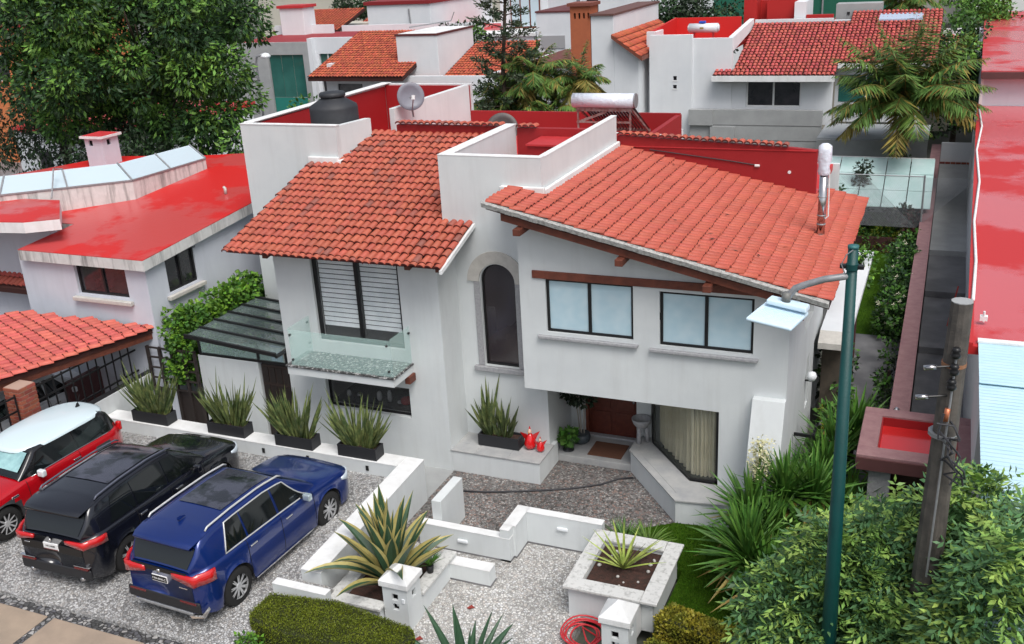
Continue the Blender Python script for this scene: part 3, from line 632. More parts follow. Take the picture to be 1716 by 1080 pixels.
# --- roofs
S1 = .315; up1 = Vector((0, 1, S1)).normalized()
z1 = lambda y: 4.55+S1*(y-15.3)
mb = MB()
def slab1(x0, x1, y0, y1): mb.hexa([(x0,y0,z1(y0)-.07),(x1,y0,z1(y0)-.07),(x1,y1,z1(y1)-.12),(x0,y1,z1(y1)-.12),(x0,y0,z1(y0)-.03),(x1,y0,z1(y0)-.03),(x1,y1,z1(y1)-.03),(x0,y1,z1(y1)-.03)])
slab1(-13.02, -8.17, 15.38, 16.74); slab1(-13.05, -8.86, 16.74, 18.68); slab1(-12.3, -8.86, 18.68, 20.05)
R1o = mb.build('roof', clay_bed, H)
sp1 = []
nx = 30; stp = 4.88/nx
for i in range(nx):
    x = -13.05+stp*(i+.5)
    for j in range(21):
        y = 15.26+(j-.6)*.236 if j else 15.26
        ye = y+.28
        if x > -8.88 and ye > 16.85: continue
        if x < -12.32 and ye > 18.8: continue
        if ye > 20.15: continue
        sp1.append(tile_matrix((x, y, z1(y)+.0-(.012 if j == 0 else 0)), (1,0,0), up1))
# R2
up2 = Vector((-1, 0, .227)).normalized()
mb = MB()
def slab2(x0, x1, y0, y1, a=.15, b=.03): mb.hexa([(x0,y0,RZ(x0)-a),(x1,y0,RZ(x1)-a),(x1,y1,RZ(x1)-a),(x0,y1,RZ(x0)-a),(x0,y0,RZ(x0)-b),(x1,y0,RZ(x1)-b),(x1,y1,RZ(x1)-b),(x0,y1,RZ(x0)-b)])
slab2(-7.38, -6.74, 15.66, 16.74); slab2(-6.74, -1.47, 15.66, 21.42); slab2(-2.42, -1.47, 21.42, 22.2)
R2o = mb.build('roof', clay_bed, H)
sp2 = []
ny = 41; st2 = 6.62/ny
for i in range(ny):
    y = 15.62+st2*(i+.5)
    for j in range(27):
        x = -1.42-(j-.0)*.236
        if x-.28 < -7.45: continue
        if y > 16.72 and x-.28 < -6.78: continue
        if y > 21.44 and x-.28 < -2.45: continue
        sp2.append(tile_matrix((x, y, RZ(x)), (0,1,0), up2))
tiles(R1o, clay, sp1, 150, seed=2)
tiles(R2o, clay_coral, sp2, 150, seed=5)
tiles(R1o, clay, cop1, 0, seed=3)
cw = B('coping', red_cap, -6.735, -2.45, 21.40, 21.58, 5.60, 5.62, H)
tiles(cw, clay, cop2, 60, seed=4)
# front verge of R2: mortar edge, timber board, rafter ends
mb = MB(); r = random.Random(9); N_ = 40
for i in range(N_):
    xa = -7.42+i*(5.95/N_); xb = xa+5.95/N_; e = r.uniform(0,.025); 
    mb.hexa([(xa,15.58-e,RZ(xa)-.10),(xb,15.58-e,RZ(xb)-.10),(xb,15.70,RZ(xb)-.10),(xa,15.70,RZ(xa)-.10),(xa,15.56-e,RZ(xa)-.02),(xb,15.56-e,RZ(xb)-.02),(xb,15.70,RZ(xb)+.01),(xa,15.70,RZ(xa)+.01)])
mb.build('verge_mortar', mortar, H)
lt_ = MB()
for i in range(26):
    x = r.uniform(-6.4,-1.7); y = r.uniform(16.2,21.0); a = r.uniform(0,6.28); q = r.uniform(.03,.07); z = RZ(x)+.085
    lt_.add([(x-q*math.cos(a),y-q*math.sin(a),z),(x+.012*math.sin(a),y-.012*math.cos(a),z+.012),(x+q*math.cos(a),y+q*math.sin(a),z+.01),(x-.012*math.sin(a),y+.012*math.cos(a),z)],[(0,1,2,3)])
lt_.build('dry_leaves', M('dry_leaf', (.08,.03,.02), .8), R2o)['kind'] = 'stuff'
mb = MB(); x0, x1 = -7.1, -2.35
MB().hexa([(x0,15.66,RZ(x0)-.28),(x1,15.66,RZ(x1)-.28),(x1,15.74,RZ(x1)-.28),(x0,15.74,RZ(x0)-.28),(x0,15.66,RZ(x0)-.152),(x1,15.66,RZ(x1)-.152),(x1,15.74,RZ(x1)-.152),(x0,15.74,RZ(x0)-.152)]).build('verge_board', wood, H)
for xc in (-6.75,-4.9,-3.4,-1.9):
    MB().hexa([(xc-.07,15.5,RZ(xc)-.42),(xc+.07,15.5,RZ(xc)-.42),(xc+.07,16.148,RZ(xc)-.42),(xc-.07,16.148,RZ(xc)-.42),(xc-.07,15.5,RZ(xc)-.30),(xc+.07,15.5,RZ(xc)-.30),(xc+.07,16.148,RZ(xc)-.30),(xc-.07,16.148,RZ(xc)-.30)]).build('rafter_end', wood, H, bevel=.01)
mb = MB(); r = random.Random(19)
for i in range(12):
    ya = 15.24+i*.125; yb = ya+.125
    mb.hexa([(-8.19,ya,z1(ya)-.07),(-8.13,ya,z1(ya)-.07),(-8.13,yb,z1(yb)-.07),(-8.19,yb,z1(yb)-.07),(-8.19,ya,z1(ya)+.0),(-8.13,ya,z1(ya)+.01),(-8.13,yb,z1(yb)+.01),(-8.19,yb,z1(yb)+.0)])
mb.build('verge_mortar', white_cap, H)
for xc in (-12.2, -9.0, -8.35):
    MB().prism([(15.5, z1(15.5)-.22),(15.5,z1(15.5)-.13),(15.948,z1(15.948)-.13),(15.948,z1(15.948)-.28)], 'x', xc-.06, xc+.06).build('rafter_end', wood, H, bevel=.01)
# side door and glass lean-to over it
B('side_door', M('door_brown', (.035,.022,.018), .6), -13.10, -12.36, 16.0, 16.06, 0, 1.82, H)
dd = [o for o in WT if o.name.startswith('side_door')][0]
for i in range(4):
    for (z0, z1_) in ((1.42,1.76),(.1,.6),(.68,1.34)): B('door_panel', M('door_brown_panel', (.022,.016,.014), .5), -13.06+i*.175, -12.93+i*.175, 15.985, 15.999, z0, z1_, dd)
glass_canopy = M('glass_canopy', (.20,.26,.25), .04, alpha=.35, spec=.7)
lt = thing('glass_canopy', 'glass lean-to canopy in a black steel frame left of the balcony', 'canopy', (-13.6, 15.9, 0))
zc = lambda x: 2.40-.08*(x+14.7)
fr = MB()
def bar(mb, a, b, w_=.025, h=.03):
    a = Vector(a); b = Vector(b); d = (b-a).normalized(); s = d.cross(Vector((0,0,1))).normalized()*w_; u = Vector((0,0,h))
    if abs(d.z) > .9: s = Vector((w_,0,0)); u = Vector((0,w_,0))
    mb.hexa([a-s-u, b-s-u, b+s-u, a+s-u, a-s+u, b-s+u, b+s+u, a+s+u])
ys = [15.62, 16.12, 16.62, 17.12, 17.62, 18.15]
for i, y in enumerate(ys): bar(fr, (-14.72,y,zc(-14.72)+.04), (-12.38,y,zc(-12.38)+.04), .028, .04)
for x in (-14.72,-12.38): bar(fr, (x,15.62,zc(x)-.005), (x,18.15,zc(x)-.005), .028)
for x in (-14.68,-13.12,-12.40): bar(fr, (x,15.98,1.86 if x > -14 else 1.86), (x,15.98,zc(x)-.04))
bar(fr, (-14.7,15.985,1.89), (-12.38,15.985,1.89))
fro = fr.build('frame', black_metal, lt)
for a, b in zip(ys[:-1], ys[1:]):
    for xa, xb in ((-14.70,-13.95),(-13.945,-13.2),(-13.195,-12.4)):
        MB().hexa([(xa,a,zc(xa)+.032),(xb,a,zc(xb)+.032),(xb,b,zc(xb)+.032),(xa,b,zc(xa)+.032),(xa,a,zc(xa)+.042),(xb,a,zc(xb)+.042),(xb,b,zc(xb)+.042),(xa,b,zc(xa)+.042)]).build('glass_pane', glass_canopy, lt)
for xa, xb in ((-14.65,-13.15),(-13.09,-12.43)): B('glass_pane', glass_clear, xa, xb, 15.98, 15.988, 1.92, 2.25, lt)
tag(B('laundry', M('cloth_blue', (.35,.45,.75), .9), -13.0, -12.72, 16.25, 16.28, 1.75, 2.2), 'pale blue cloth hanging under the glass canopy', 'cloth')
tag(MB().prism([(-12.62,1.8),(-12.42,1.95),(-12.45,2.2),(-12.66,2.12)], 'y', 16.2, 16.23).build('laundry', M('cloth_pink', (.6,.35,.32), .9)), 'pinkish cloth hanging beside the blue one under the glass canopy', 'cloth')
# side porch slab
B('porch_roof', stucco_bg, -2.05, -1.44, 20.3, 26.2, 1.98, 2.1, H)
B('porch_wall', M('porch_stone', (.10,.08,.06), .9, col2=(.05,.045,.035), vscale=7), -2.0, -1.5, 20.4, 20.5, 0, 1.978, H); B('porch_wall', mauve_dark, -2.1, -1.5, 22.5, 22.6, 0, 1.978, H)
MB().hexa([(-2.05,19.95,1.82),(-1.46,19.95,1.82),(-1.46,20.3,1.82),(-2.05,20.3,1.82),(-2.05,19.95,1.95),(-1.46,19.95,1.95),(-1.46,20.3,2.1),(-2.05,20.3,2.1)]).build('porch_edge', stone_warm, H)
gb = MB().lathe((-2.0,18.74,1.72),[(.01,-.10),(.07,-.08),(.10,0),(.07,.075),(.01,.1)],14).build('lamp_globe', white_gloss, H, smooth=True)
MB().tube([(-2.13,18.74,1.62),(-2.0,18.74,1.62)],.02).build('lamp_bracket', black_metal, H)
sg = MB()
for y in (17.2,17.35,17.5,17.65): sg.cyl((-1.75,y,0),(-1.75,y,1.25),.012)
bar(sg, (-2.1,17.2,1.2),(-1.72,17.2,1.2),.02); bar(sg, (-2.1,17.2,.75),(-1.72,17.2,.75),.02); bar(sg, (-1.75,17.2,1.2),(-1.75,17.65,1.2),.02)
tag(sg.build('side_gate', black_metal), 'black iron side gate at the right corner of the house behind yuccas', 'gate')
# ================================================================ GARDEN WALLS
lw = thing('planter_wall', 'long low white wall in an L shape carrying four black planters beside the parked cars', 'low wall', (-12, 14.5, 0))
B('wall', stucco, -16.13, -8.95, 14.34, 14.72, 0, .885, lw)
MB().hexa([(-8.948,11.13,0),(-8.57,11.13,0),(-8.57,14.72,0),(-8.948,14.72,0),(-8.948,11.13,.715),(-8.57,11.13,.715),(-8.57,14.72,.885),(-8.948,14.72,.885)]).build('wall', stucco, lw)
B('wall_top', white_cap, -16.13, -8.95, 14.335, 14.725, .887, .905, lw)
MB().hexa([(-8.948,11.12,.717),(-8.565,11.12,.717),(-8.565,14.725,.887),(-8.948,14.725,.887),(-8.948,11.12,.735),(-8.565,11.12,.735),(-8.565,14.725,.905),(-8.948,14.725,.905)]).build('wall_top', white_cap, lw)
for x in (-14.1,-13.2,-12.0,-10.95,-9.6):
    B('step_light', black_metal, x-.03, x+.03, 14.325, 14.339, .70, .80, lw)
dv = thing('divider_wall', 'white boundary wall between the red car and the brick carport', 'wall', (-16.2, 15, 0))
B('wall', stucco, -16.34, -16.14, 9.6, 17.7, 0, 1.28, dv); B('wall_top', black_metal, -16.33, -16.16, 9.6, 17.7, 1.282, 1.295, dv)
def lowwall(label, boxes, caps=True, name='garden_wall', lights=()):
    t = thing(name, label, 'low wall', (boxes[0][0], boxes[0][2], 0))
    for b in boxes:
        B('wall', stucco, *b, t); B('wall_top', white_cap, b[0]-.005, b[1]+.005, b[2]-.005, b[3]+.005, b[5]+.002, b[5]+.016, t)
        B('base_joint', concrete_dark, b[0]-.008, b[1]+.008, b[2]-.008, b[3]+.008, -.01, .03, t)
    for (x, y, z) in lights: B('wall_light', white_gloss, x-.1, x+.1, y-.05, y-.003, z-.035, z+.035, t, bevel=.02)
    return t
lowwall('stepped white garden wall with two oval wall lights between the two planters', [(-8.0,-6.24,13.34,13.5,0,.45), (-6.41,-6.19,13.502,14.16,0,.62), (-6.188,-4.80,14.0,14.16,0,.62), (-6.41,-6.243,13.34,13.5,.468,.62)], lights=[(-7.13,13.34,.26),(-5.51,14.0,.42)])
tw = thing('garden_wall', 'tall narrow white wall fin behind the variegated agave', 'low wall', (-7.7, 14, 0))
B('wall', stucco, -7.80, -7.62, 13.52, 14.42, 0, .84, tw, bevel=.006)
lowwall('short low white wall block right of the agave planter', [(-7.15,-6.28,12.57,12.80,0,.30)])
lowwall('low white wall at the edge of the gravel behind the moss green hedge', [(-9.19,-8.20,10.68,10.83,0,.69)])
# agave planter
ap = thing('raised_planter', 'white raised planter with grey stone rim holding the big variegated agave', 'planter', (-7.8, 11.8, 0))
B('planter_wall', stucco, -8.36, -7.46, 11.02, 11.16, 0, .37, ap); B('planter_wall', stucco, -8.36, -8.22, 11.162, 12.6, 0, .37, ap)
B('planter_wall', stucco, -7.16, -7.02, 11.56, 12.72, 0, .37, ap); B('planter_wall', stucco, -8.218, -7.162, 12.5, 12.62, 0, .37, ap)
B('soil', soil, -8.21, -7.17, 11.17, 12.49, .0, .30, ap)
for b in ((-8.48,-7.42,10.95,11.17),(-8.42,-8.18,11.175,12.0),(-8.42,-8.18,12.005,12.7),(-7.20,-6.97,11.57,12.15),(-7.20,-6.97,12.155,12.78),(-8.175,-7.205,12.48,12.7)): B('rim_stone', grime_white, *b, .372, .425, ap, bevel=.008)
# star planter
pp = thing('raised_planter', 'square white raised planter with weathered grey rim and one spiky yellow-green plant', 'planter', (-4.1, 13.1, 0))
for b in ((-4.80,-3.44,12.32,12.5),(-4.80,-4.62,12.502,13.8),(-3.62,-3.44,12.502,13.8),(-4.618,-3.622,13.66,13.8)): B('planter_wall', stucco, *b, 0, .55, pp)
B('soil', soil, -4.61, -3.63, 12.51, 13.65, .1, .50, pp)
for b in ((-4.86,-3.62,12.22,12.50),(-3.615,-3.35,12.22,12.75),(-3.615,-3.35,12.755,13.45),(-3.615,-3.35,13.455,13.92),(-4.86,-4.62,12.505,13.1),(-4.86,-4.62,13.105,13.92),(-4.615,-3.62,13.64,13.92)): B('rim_stone', grime_white, *b, .552, .60, pp, bevel=.008)
r = random.Random(5); sm = MB()
for i in range(14):
    x, y = r.uniform(-4.55,-3.7), r.uniform(12.6,13.55); q = r.uniform(.02,.04); sm.lathe((x,y,.50), [(q*.6,0),(q,q*.4),(q*.7,q),(q*.1,q*1.2)], 8)
tag(sm.build('stones', stone_warm, smooth=True), 'small pale stones scattered on the soil of the square planter', 'stones', kind='stuff')
MB().hexa([(-3.80,11.72,0),(-3.66,11.72,0),(-3.62,12.31,0),(-3.78,12.31,0),(-3.80,11.72,.42),(-3.66,11.72,.42),(-3.62,12.31,.50),(-3.78,12.31,.50)]).build('garden_wall', white_cap, label='short sloping white wall joining the square planter to the right gate pillar', cat='low wall')
# gate pillars
def pillar(x, y, s, z, label):
    t = thing('gate_pillar', label, 'gate pillar', (x, y, 0), 'white gate pillars')
    a = s*.44
    mb = MB(); mb.panel(x-a, x+a, 0, z-.1, y-a, y-a+.05, [(x-.055,x+.055,z-.52,z-.40),(x-.055,x+.055,z-.34,z-.22)])
    mb.panel(y-a+.05, y+a, 0, z-.1, x+a, x+a-.05, [(y-.05,y+.06,z-.36,z-.22)], ax='x')
    mb.box(x-a, x-a+.05, y-a+.05, y+a, 0, z-.1); mb.box(x-a+.05, x+a-.05, y+a-.05, y+a, 0, z-.1)
    mb.build('shaft', stucco, t)
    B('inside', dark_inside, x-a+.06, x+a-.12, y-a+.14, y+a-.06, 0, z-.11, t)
    MB().lathe((x-.0, y-a+.085, z-.5), [(.01,0),(.035,.02),(.04,.06),(.03,.10),(.01,.11)], 10).build('lamp', white_gloss, t, smooth=True)
    b = s*.52
    MB().box(x-b,x+b,y-b,y+b,z-.098,z).add([(x-b,y-b,z),(x+b,y-b,z),(x+b,y+b,z),(x-b,y+b,z),(x,y,z+.2)], [(0,1,4),(1,2,4),(2,3,4),(3,0,4)]).build('cap', white_cap, t, bevel=.008)
    return t
p1 = pillar(-7.21, 11.32, .49, .88, 'white pillar with pyramid cap in front of the variegated agave')
B('doorbell', white_gloss, -7.09, -7.04, 11.09, 11.114, .52, .60, p1, bevel=.006)
p2 = pillar(-3.73, 11.55, .46, .88, 'white pillar with pyramid cap beside the red coiled hose')
# ================================================================ PLANTS IN PLANTERS
def flax_clump(parent, x0, x1, y0, y1, z, n, h, seed, spread=.35, mats=None, wd=.032):
    r = random.Random(seed); mb = MB()
    for i in range(n):
        x = r.uniform(x0, x1); y = r.uniform(y0, y1); u = (x-(x0+x1)/2)/(x1-x0)*2; v = (y-(y0+y1)/2)/(y1-y0)*2
        d = (u*spread+r.gauss(0,.14), v*spread*.6+r.gauss(0,.14), 1)
        blade(mb, (x, y, z), d, h*r.uniform(.45, 1.1), wd*r.uniform(.7,1.3), bend=r.uniform(-.02,.22), seg=4, m=0, side=(r.uniform(-1,1), r.uniform(-1,1), 0), waist=.9, cup=.3)
    return mb.build('leaves', mats or leaf_flax, parent)
PL_ = [(-15.37,-14.43,14.38,.9,'leftmost black trough planter on the long wall with stiff upright leaves'),
      (-13.40,-12.48,14.40,.9,'black trough planter of stiff leaves in front of the white side wall'),
      (-11.70,-10.83,14.36,.9,'black trough planter of stiff leaves in front of the brown side door'),
      (-10.25,-9.40,14.37,.9,'black trough planter of stiff leaves under the kitchen window'),
      (-8.17,-7.28,16.28,.487,'black trough planter with tall dark leaves on the ledge under the arched window')]
for i, (x0, x1, y0, z, lab) in enumerate(PL_):
    t = thing('trough_planter', lab, 'planter', ((x0+x1)/2, y0+.15, z), 'black trough planters with stiff leaves')
    z += .008; yb = y0+.30
    mb = MB(); mb.box(x0,x1,y0,y0+.03,z,z+.24); mb.box(x0,x1,yb-.03,yb,z,z+.24); mb.box(x0,x0+.03,y0+.03,yb-.03,z,z+.24); mb.box(x1-.03,x1,y0+.03,yb-.03,z,z+.24); mb.build('trough', plastic_black, t)
    B('soil', soil, x0+.031, x1-.031, y0+.031, yb-.031, z+.01, z+.20, t)
    if i < 4: flax_clump(t, x0+.10, x1-.10, y0+.08, yb-.08, z+.19, 74, .96, 20+i, .52); flax_clump(t, x0+.15, x1-.15, y0+.1, yb-.1, z+.19, 12, 1.12, 60+i, .3)
    else: flax_clump(t, x0+.12, x1-.15, y0+.08, yb-.08, z+.19, 46, .72, 33, .45, mats=LEAF('leaf_flax_dark', (.05,.075,.03), (.10,.12,.05), vscale=6)); flax_clump(t, x0+.1, x0+.35, y0+.08, yb-.08, z+.19, 14, 1.2, 34, .2, mats=leaf_flax); flax_clump(t, x0+.3, x1-.3, y0+.08, yb-.08, z+.19, 12, 1.1, 35, .35)
# agave
def agave(name, label, c, n, L, wd, seed, parent=None, tilt=(.15,1.35), yellow=True, zs=1, ez=1.0):
    t = thing(name, label, 'agave plant', c); r = random.Random(seed)
    for i in range(n):
        a = i*2.39996+r.uniform(-.2,.2); f = i/n; el = tilt[1]-(tilt[1]-tilt[0])*f**(1/ez)+r.uniform(-.1,.1)
        d = (math.cos(a)*math.cos(el), math.sin(a)*math.cos(el), math.sin(el)*zs)
        mb = MB(); rr = .03+.09*f
        blade(mb, (c[0]+math.cos(a)*rr, c[1]+math.sin(a)*rr, c[2]+.02*(1-f)), d, L*r.uniform(.75,1.1)*(1-.1*abs(f-.5)), wd*r.uniform(.8,1.15), bend=r.uniform(.0,.35)*(1+.8*f), seg=8, m=0, m_edge=1 if yellow else 0, cup=.45, waist=.65, droop_tip=r.choice((0,0,2.5)) if f > .3 else 0)
        mb.build('leaf', [agave_green, agave_yellow], t, smooth=True)
    MB().lathe(c, [(.10,-.05),(.13,.05),(.08,.18),(.02,.25)], 10).build('heart', agave_green, t, smooth=True)
    return t
agave('agave', 'large variegated agave with yellow-edged leaves in the raised planter', (-7.68, 11.80, .32), 38, 1.50, .122, 7, tilt=(.5,1.54), ez=.6)
agave('agave', 'agave at the bottom edge with only dark green leaf tips in view', (-5.55, 10.15, .02), 22, 1.25, .07, 12, yellow=False, tilt=(.3,1.45))
t = thing('potted_plant', 'small black pot of dark leaves on the rim of the agave planter', 'potted plant', (-7.1,12.2,.43))
MB().lathe((-7.12,12.1,.427), [(.05,0),(.065,.13),(.055,.13)], 12).build('pot', plastic_black, t, smooth=True)
mb = MB(); r = random.Random(8)
for i in range(30): blade(mb, (-7.12,12.1,.54), (r.gauss(0,.6), r.gauss(0,.6), 1), .28, .012, .5, 3)
mb.build('leaves', leaf_yucca, t)
# star plant
t = thing('spiky_plant', 'single star shaped yellow-green spiky plant in the square planter', 'spiky plant', (-4.12,13.05,.5))
r = random.Random(3); mb = MB()
for i in range(22):
    a = i*2.39996; el = r.uniform(.2, 1.15)
    blade(mb, (-4.12,13.05,.52), (math.cos(a)*math.cos(el), math.sin(a)*math.cos(el), math.sin(el)), r.uniform(.65,.85), .022, .15, 4, cup=.35)
mb.build('leaves', leaf_star, t, smooth=True)
mb = MB()
for cx_, cy_ in ((-4.5,14.35),(-4.1,14.4)):
    for i in range(60): a = r.uniform(0,6.28); el = r.uniform(.3,1.3); blade(mb, (cx_,cy_,.05), (math.cos(a)*math.cos(el), math.sin(a)*math.cos(el), math.sin(el)), .55, .014, .6, 4)
tag(mb.build('grass_clump', leaf_palm), 'dark grassy clump growing behind the square planter', 'plant')
# porch pots, figures, mat, fountain
B('doormat', mat_brown, -6.14, -5.43, 17.13, 17.72, .152, .17, label='brown doormat on the step before the wooden front door', cat='doormat')
t = thing('potted_plant', 'dark bushy ficus with thin stems in a round grey pot left of the front door', 'potted plant', (-6.45,17.62,.152))
MB().lathe((-6.42,17.6,.153), [(.10,0),(.16,.05),(.19,.14),(.17,.22),(.15,.22)], 18).build('pot', M('pot_slate', (.05,.065,.075), .4), t, smooth=True)
mb = MB(); 
for dx, dy in ((0,0),(.05,.02),(-.04,.03)): mb.cyl((-6.42+dx,17.6+dy,.35),(-6.45+dx*2,17.58+dy,1.15),.014,n=6)
mb.build('stem', bark_pale, t)
crown('foliage', leaf_dark, [(-6.5,17.55,1.35),(-6.35,17.6,1.2),(-6.6,17.45,1.5),(-6.2,17.5,1.5)], [.32,.25,.26,.25], 2600, .09, t, seed=4)
t = thing('potted_plant', 'small leafy plant in a dark cylinder pot nearest the porch edge', 'potted plant', (-6.58,17.25,.152))
MB().lathe((-6.58,17.22,.153), [(.12,0),(.12,.015),(.07,.02),(.09,.2),(.075,.2)], 16).build('pot', tank_black, t, smooth=True)
crown('foliage', leaf_bush, [(-6.60,17.22,.48),(-6.52,17.18,.42)], [.16,.12], 3000, .12, t, seed=6, aspect=.45)
def hen(x, y, s, label, face):
    t = thing('ceramic_figure', label, 'ornament', (x, y, .487))
    MB().lathe((x,y,.488), [(.06*s,0),(.115*s,.05*s),(.125*s,.12*s),(.10*s,.22*s),(.055*s,.30*s),(.03*s,.34*s)], 18).build('body', ceramic_red, t, smooth=True)
    for sg_ in (-1, 1):
        w_ = MB(); 
        tip = (x+sg_*.22*s, y, .488+(.42 if sg_ > 0 else .34)*s)
        w_.add([(x+sg_*.05*s,y-.03*s,.488+.32*s),(x+sg_*.07*s,y+.03*s,.488+.30*s),(x+sg_*.09*s,y,.488+.16*s),tip], [(0,1,3),(1,2,3),(2,0,3),(0,2,1)]); w_.build('wing', ceramic_red, t, smooth=False)
    MB().lathe((x,y-.01,.488+.33*s), [(.01,0),(.042*s,.03*s),(.045*s,.06*s),(.02*s,.10*s),(.005,.11*s)], 14).build('head', ceramic_skin, t, smooth=True)
    MB().prism([(x-.02*s,.488+.44*s),(x+.02*s,.488+.44*s),(x,.488+.50*s)], 'y', y-.01, y+.01).build('comb', ceramic_red, t)
    MB().add([(x-.012,y-.05*s,.488+.375*s),(x+.012,y-.05*s,.488+.375*s),(x,y-.05*s,.488+.395*s),(x,y-.085*s,.488+.375*s)], [(0,1,3),(1,2,3),(2,0,3),(0,2,1)]).build('beak', M('beak%d' % int(s*100), (.8,.35,.05), .4), t)
hen(-7.10, 16.46, 1.0, 'larger red glazed ceramic figure with raised wings on the ledge by the trough planter', 0)
hen(-6.86, 16.40, .66, 'smaller red glazed ceramic figure at the right end of the ledge', 0)
t = thing('stone_urn', 'weathered stone urn on three legs on the bay seat by the door', 'urn', (-5.08,17.42,.49))
MB().lathe((-5.07,17.4,.80), [(.02,0),(.11,.02),(.17,.10),(.19,.16),(.20,.20),(.17,.20),(.13,.10),(.02,.08)], 20).build('bowl', stone, t, smooth=True)
for a in (.3, 2.4, 4.5): MB().cyl((-5.07+.12*math.cos(a),17.4+.12*math.sin(a),.49),(-5.07+.09*math.cos(a),17.4+.09*math.sin(a),.83),.045,.04,n=10).build('leg', stone, t, smooth=True)
hp = [(-8.18,15.19),(-7.6,15.33),(-7.0,15.55),(-6.4,15.80),(-6.0,16.0),(-5.55,16.3),(-5.3,16.6),(-5.05,16.72)]
MB().tube([(x,y,.03) for x,y in hp], .018, 8).build('hose', hose_black, label='dark garden hose lying across the brown pebble entry court', cat='hose', smooth=True)
hm = MB(); r = random.Random(2)
for k in range(5):
    R_ = .22+.03*k; cx_, cy_ = -4.42+r.uniform(-.03,.03), 11.88+r.uniform(-.03,.03); P_ = [(cx_+R_*math.cos(a*.3)*1.0, cy_+R_*math.sin(a*.3)*1.1, .02+.022*k+.01*math.sin(a)) for a in range(22)]; hm.tube(P_, .014, 6)
hm.tube([(-4.2,11.9,.05),(-4.45,11.95,.12),(-4.3,11.7,.1),(-4.15,11.62,.04)], .014)
hm.build('hose', hose_red, label='red garden hose coiled on the white gravel by the right gate pillar', cat='hose', smooth=True)
for (x, y, rz, lab) in ((-6.35,11.95,.3,'red fallen leaf on the white gravel right of the low wall block'),(-6.78,10.98,1.0,'red fallen leaf at the foot of the left gate pillar')):
    tag(MB().add([(x-.07,y-.02,.01),(x,y-.05,.03),(x+.06,y+.03,.012),(x-.01,y+.06,.035)], [(0,1,2),(0,2,3)]).build('fallen_leaf', M('dead_leaf', (.25,.03,.02), .7)), lab, 'leaf')
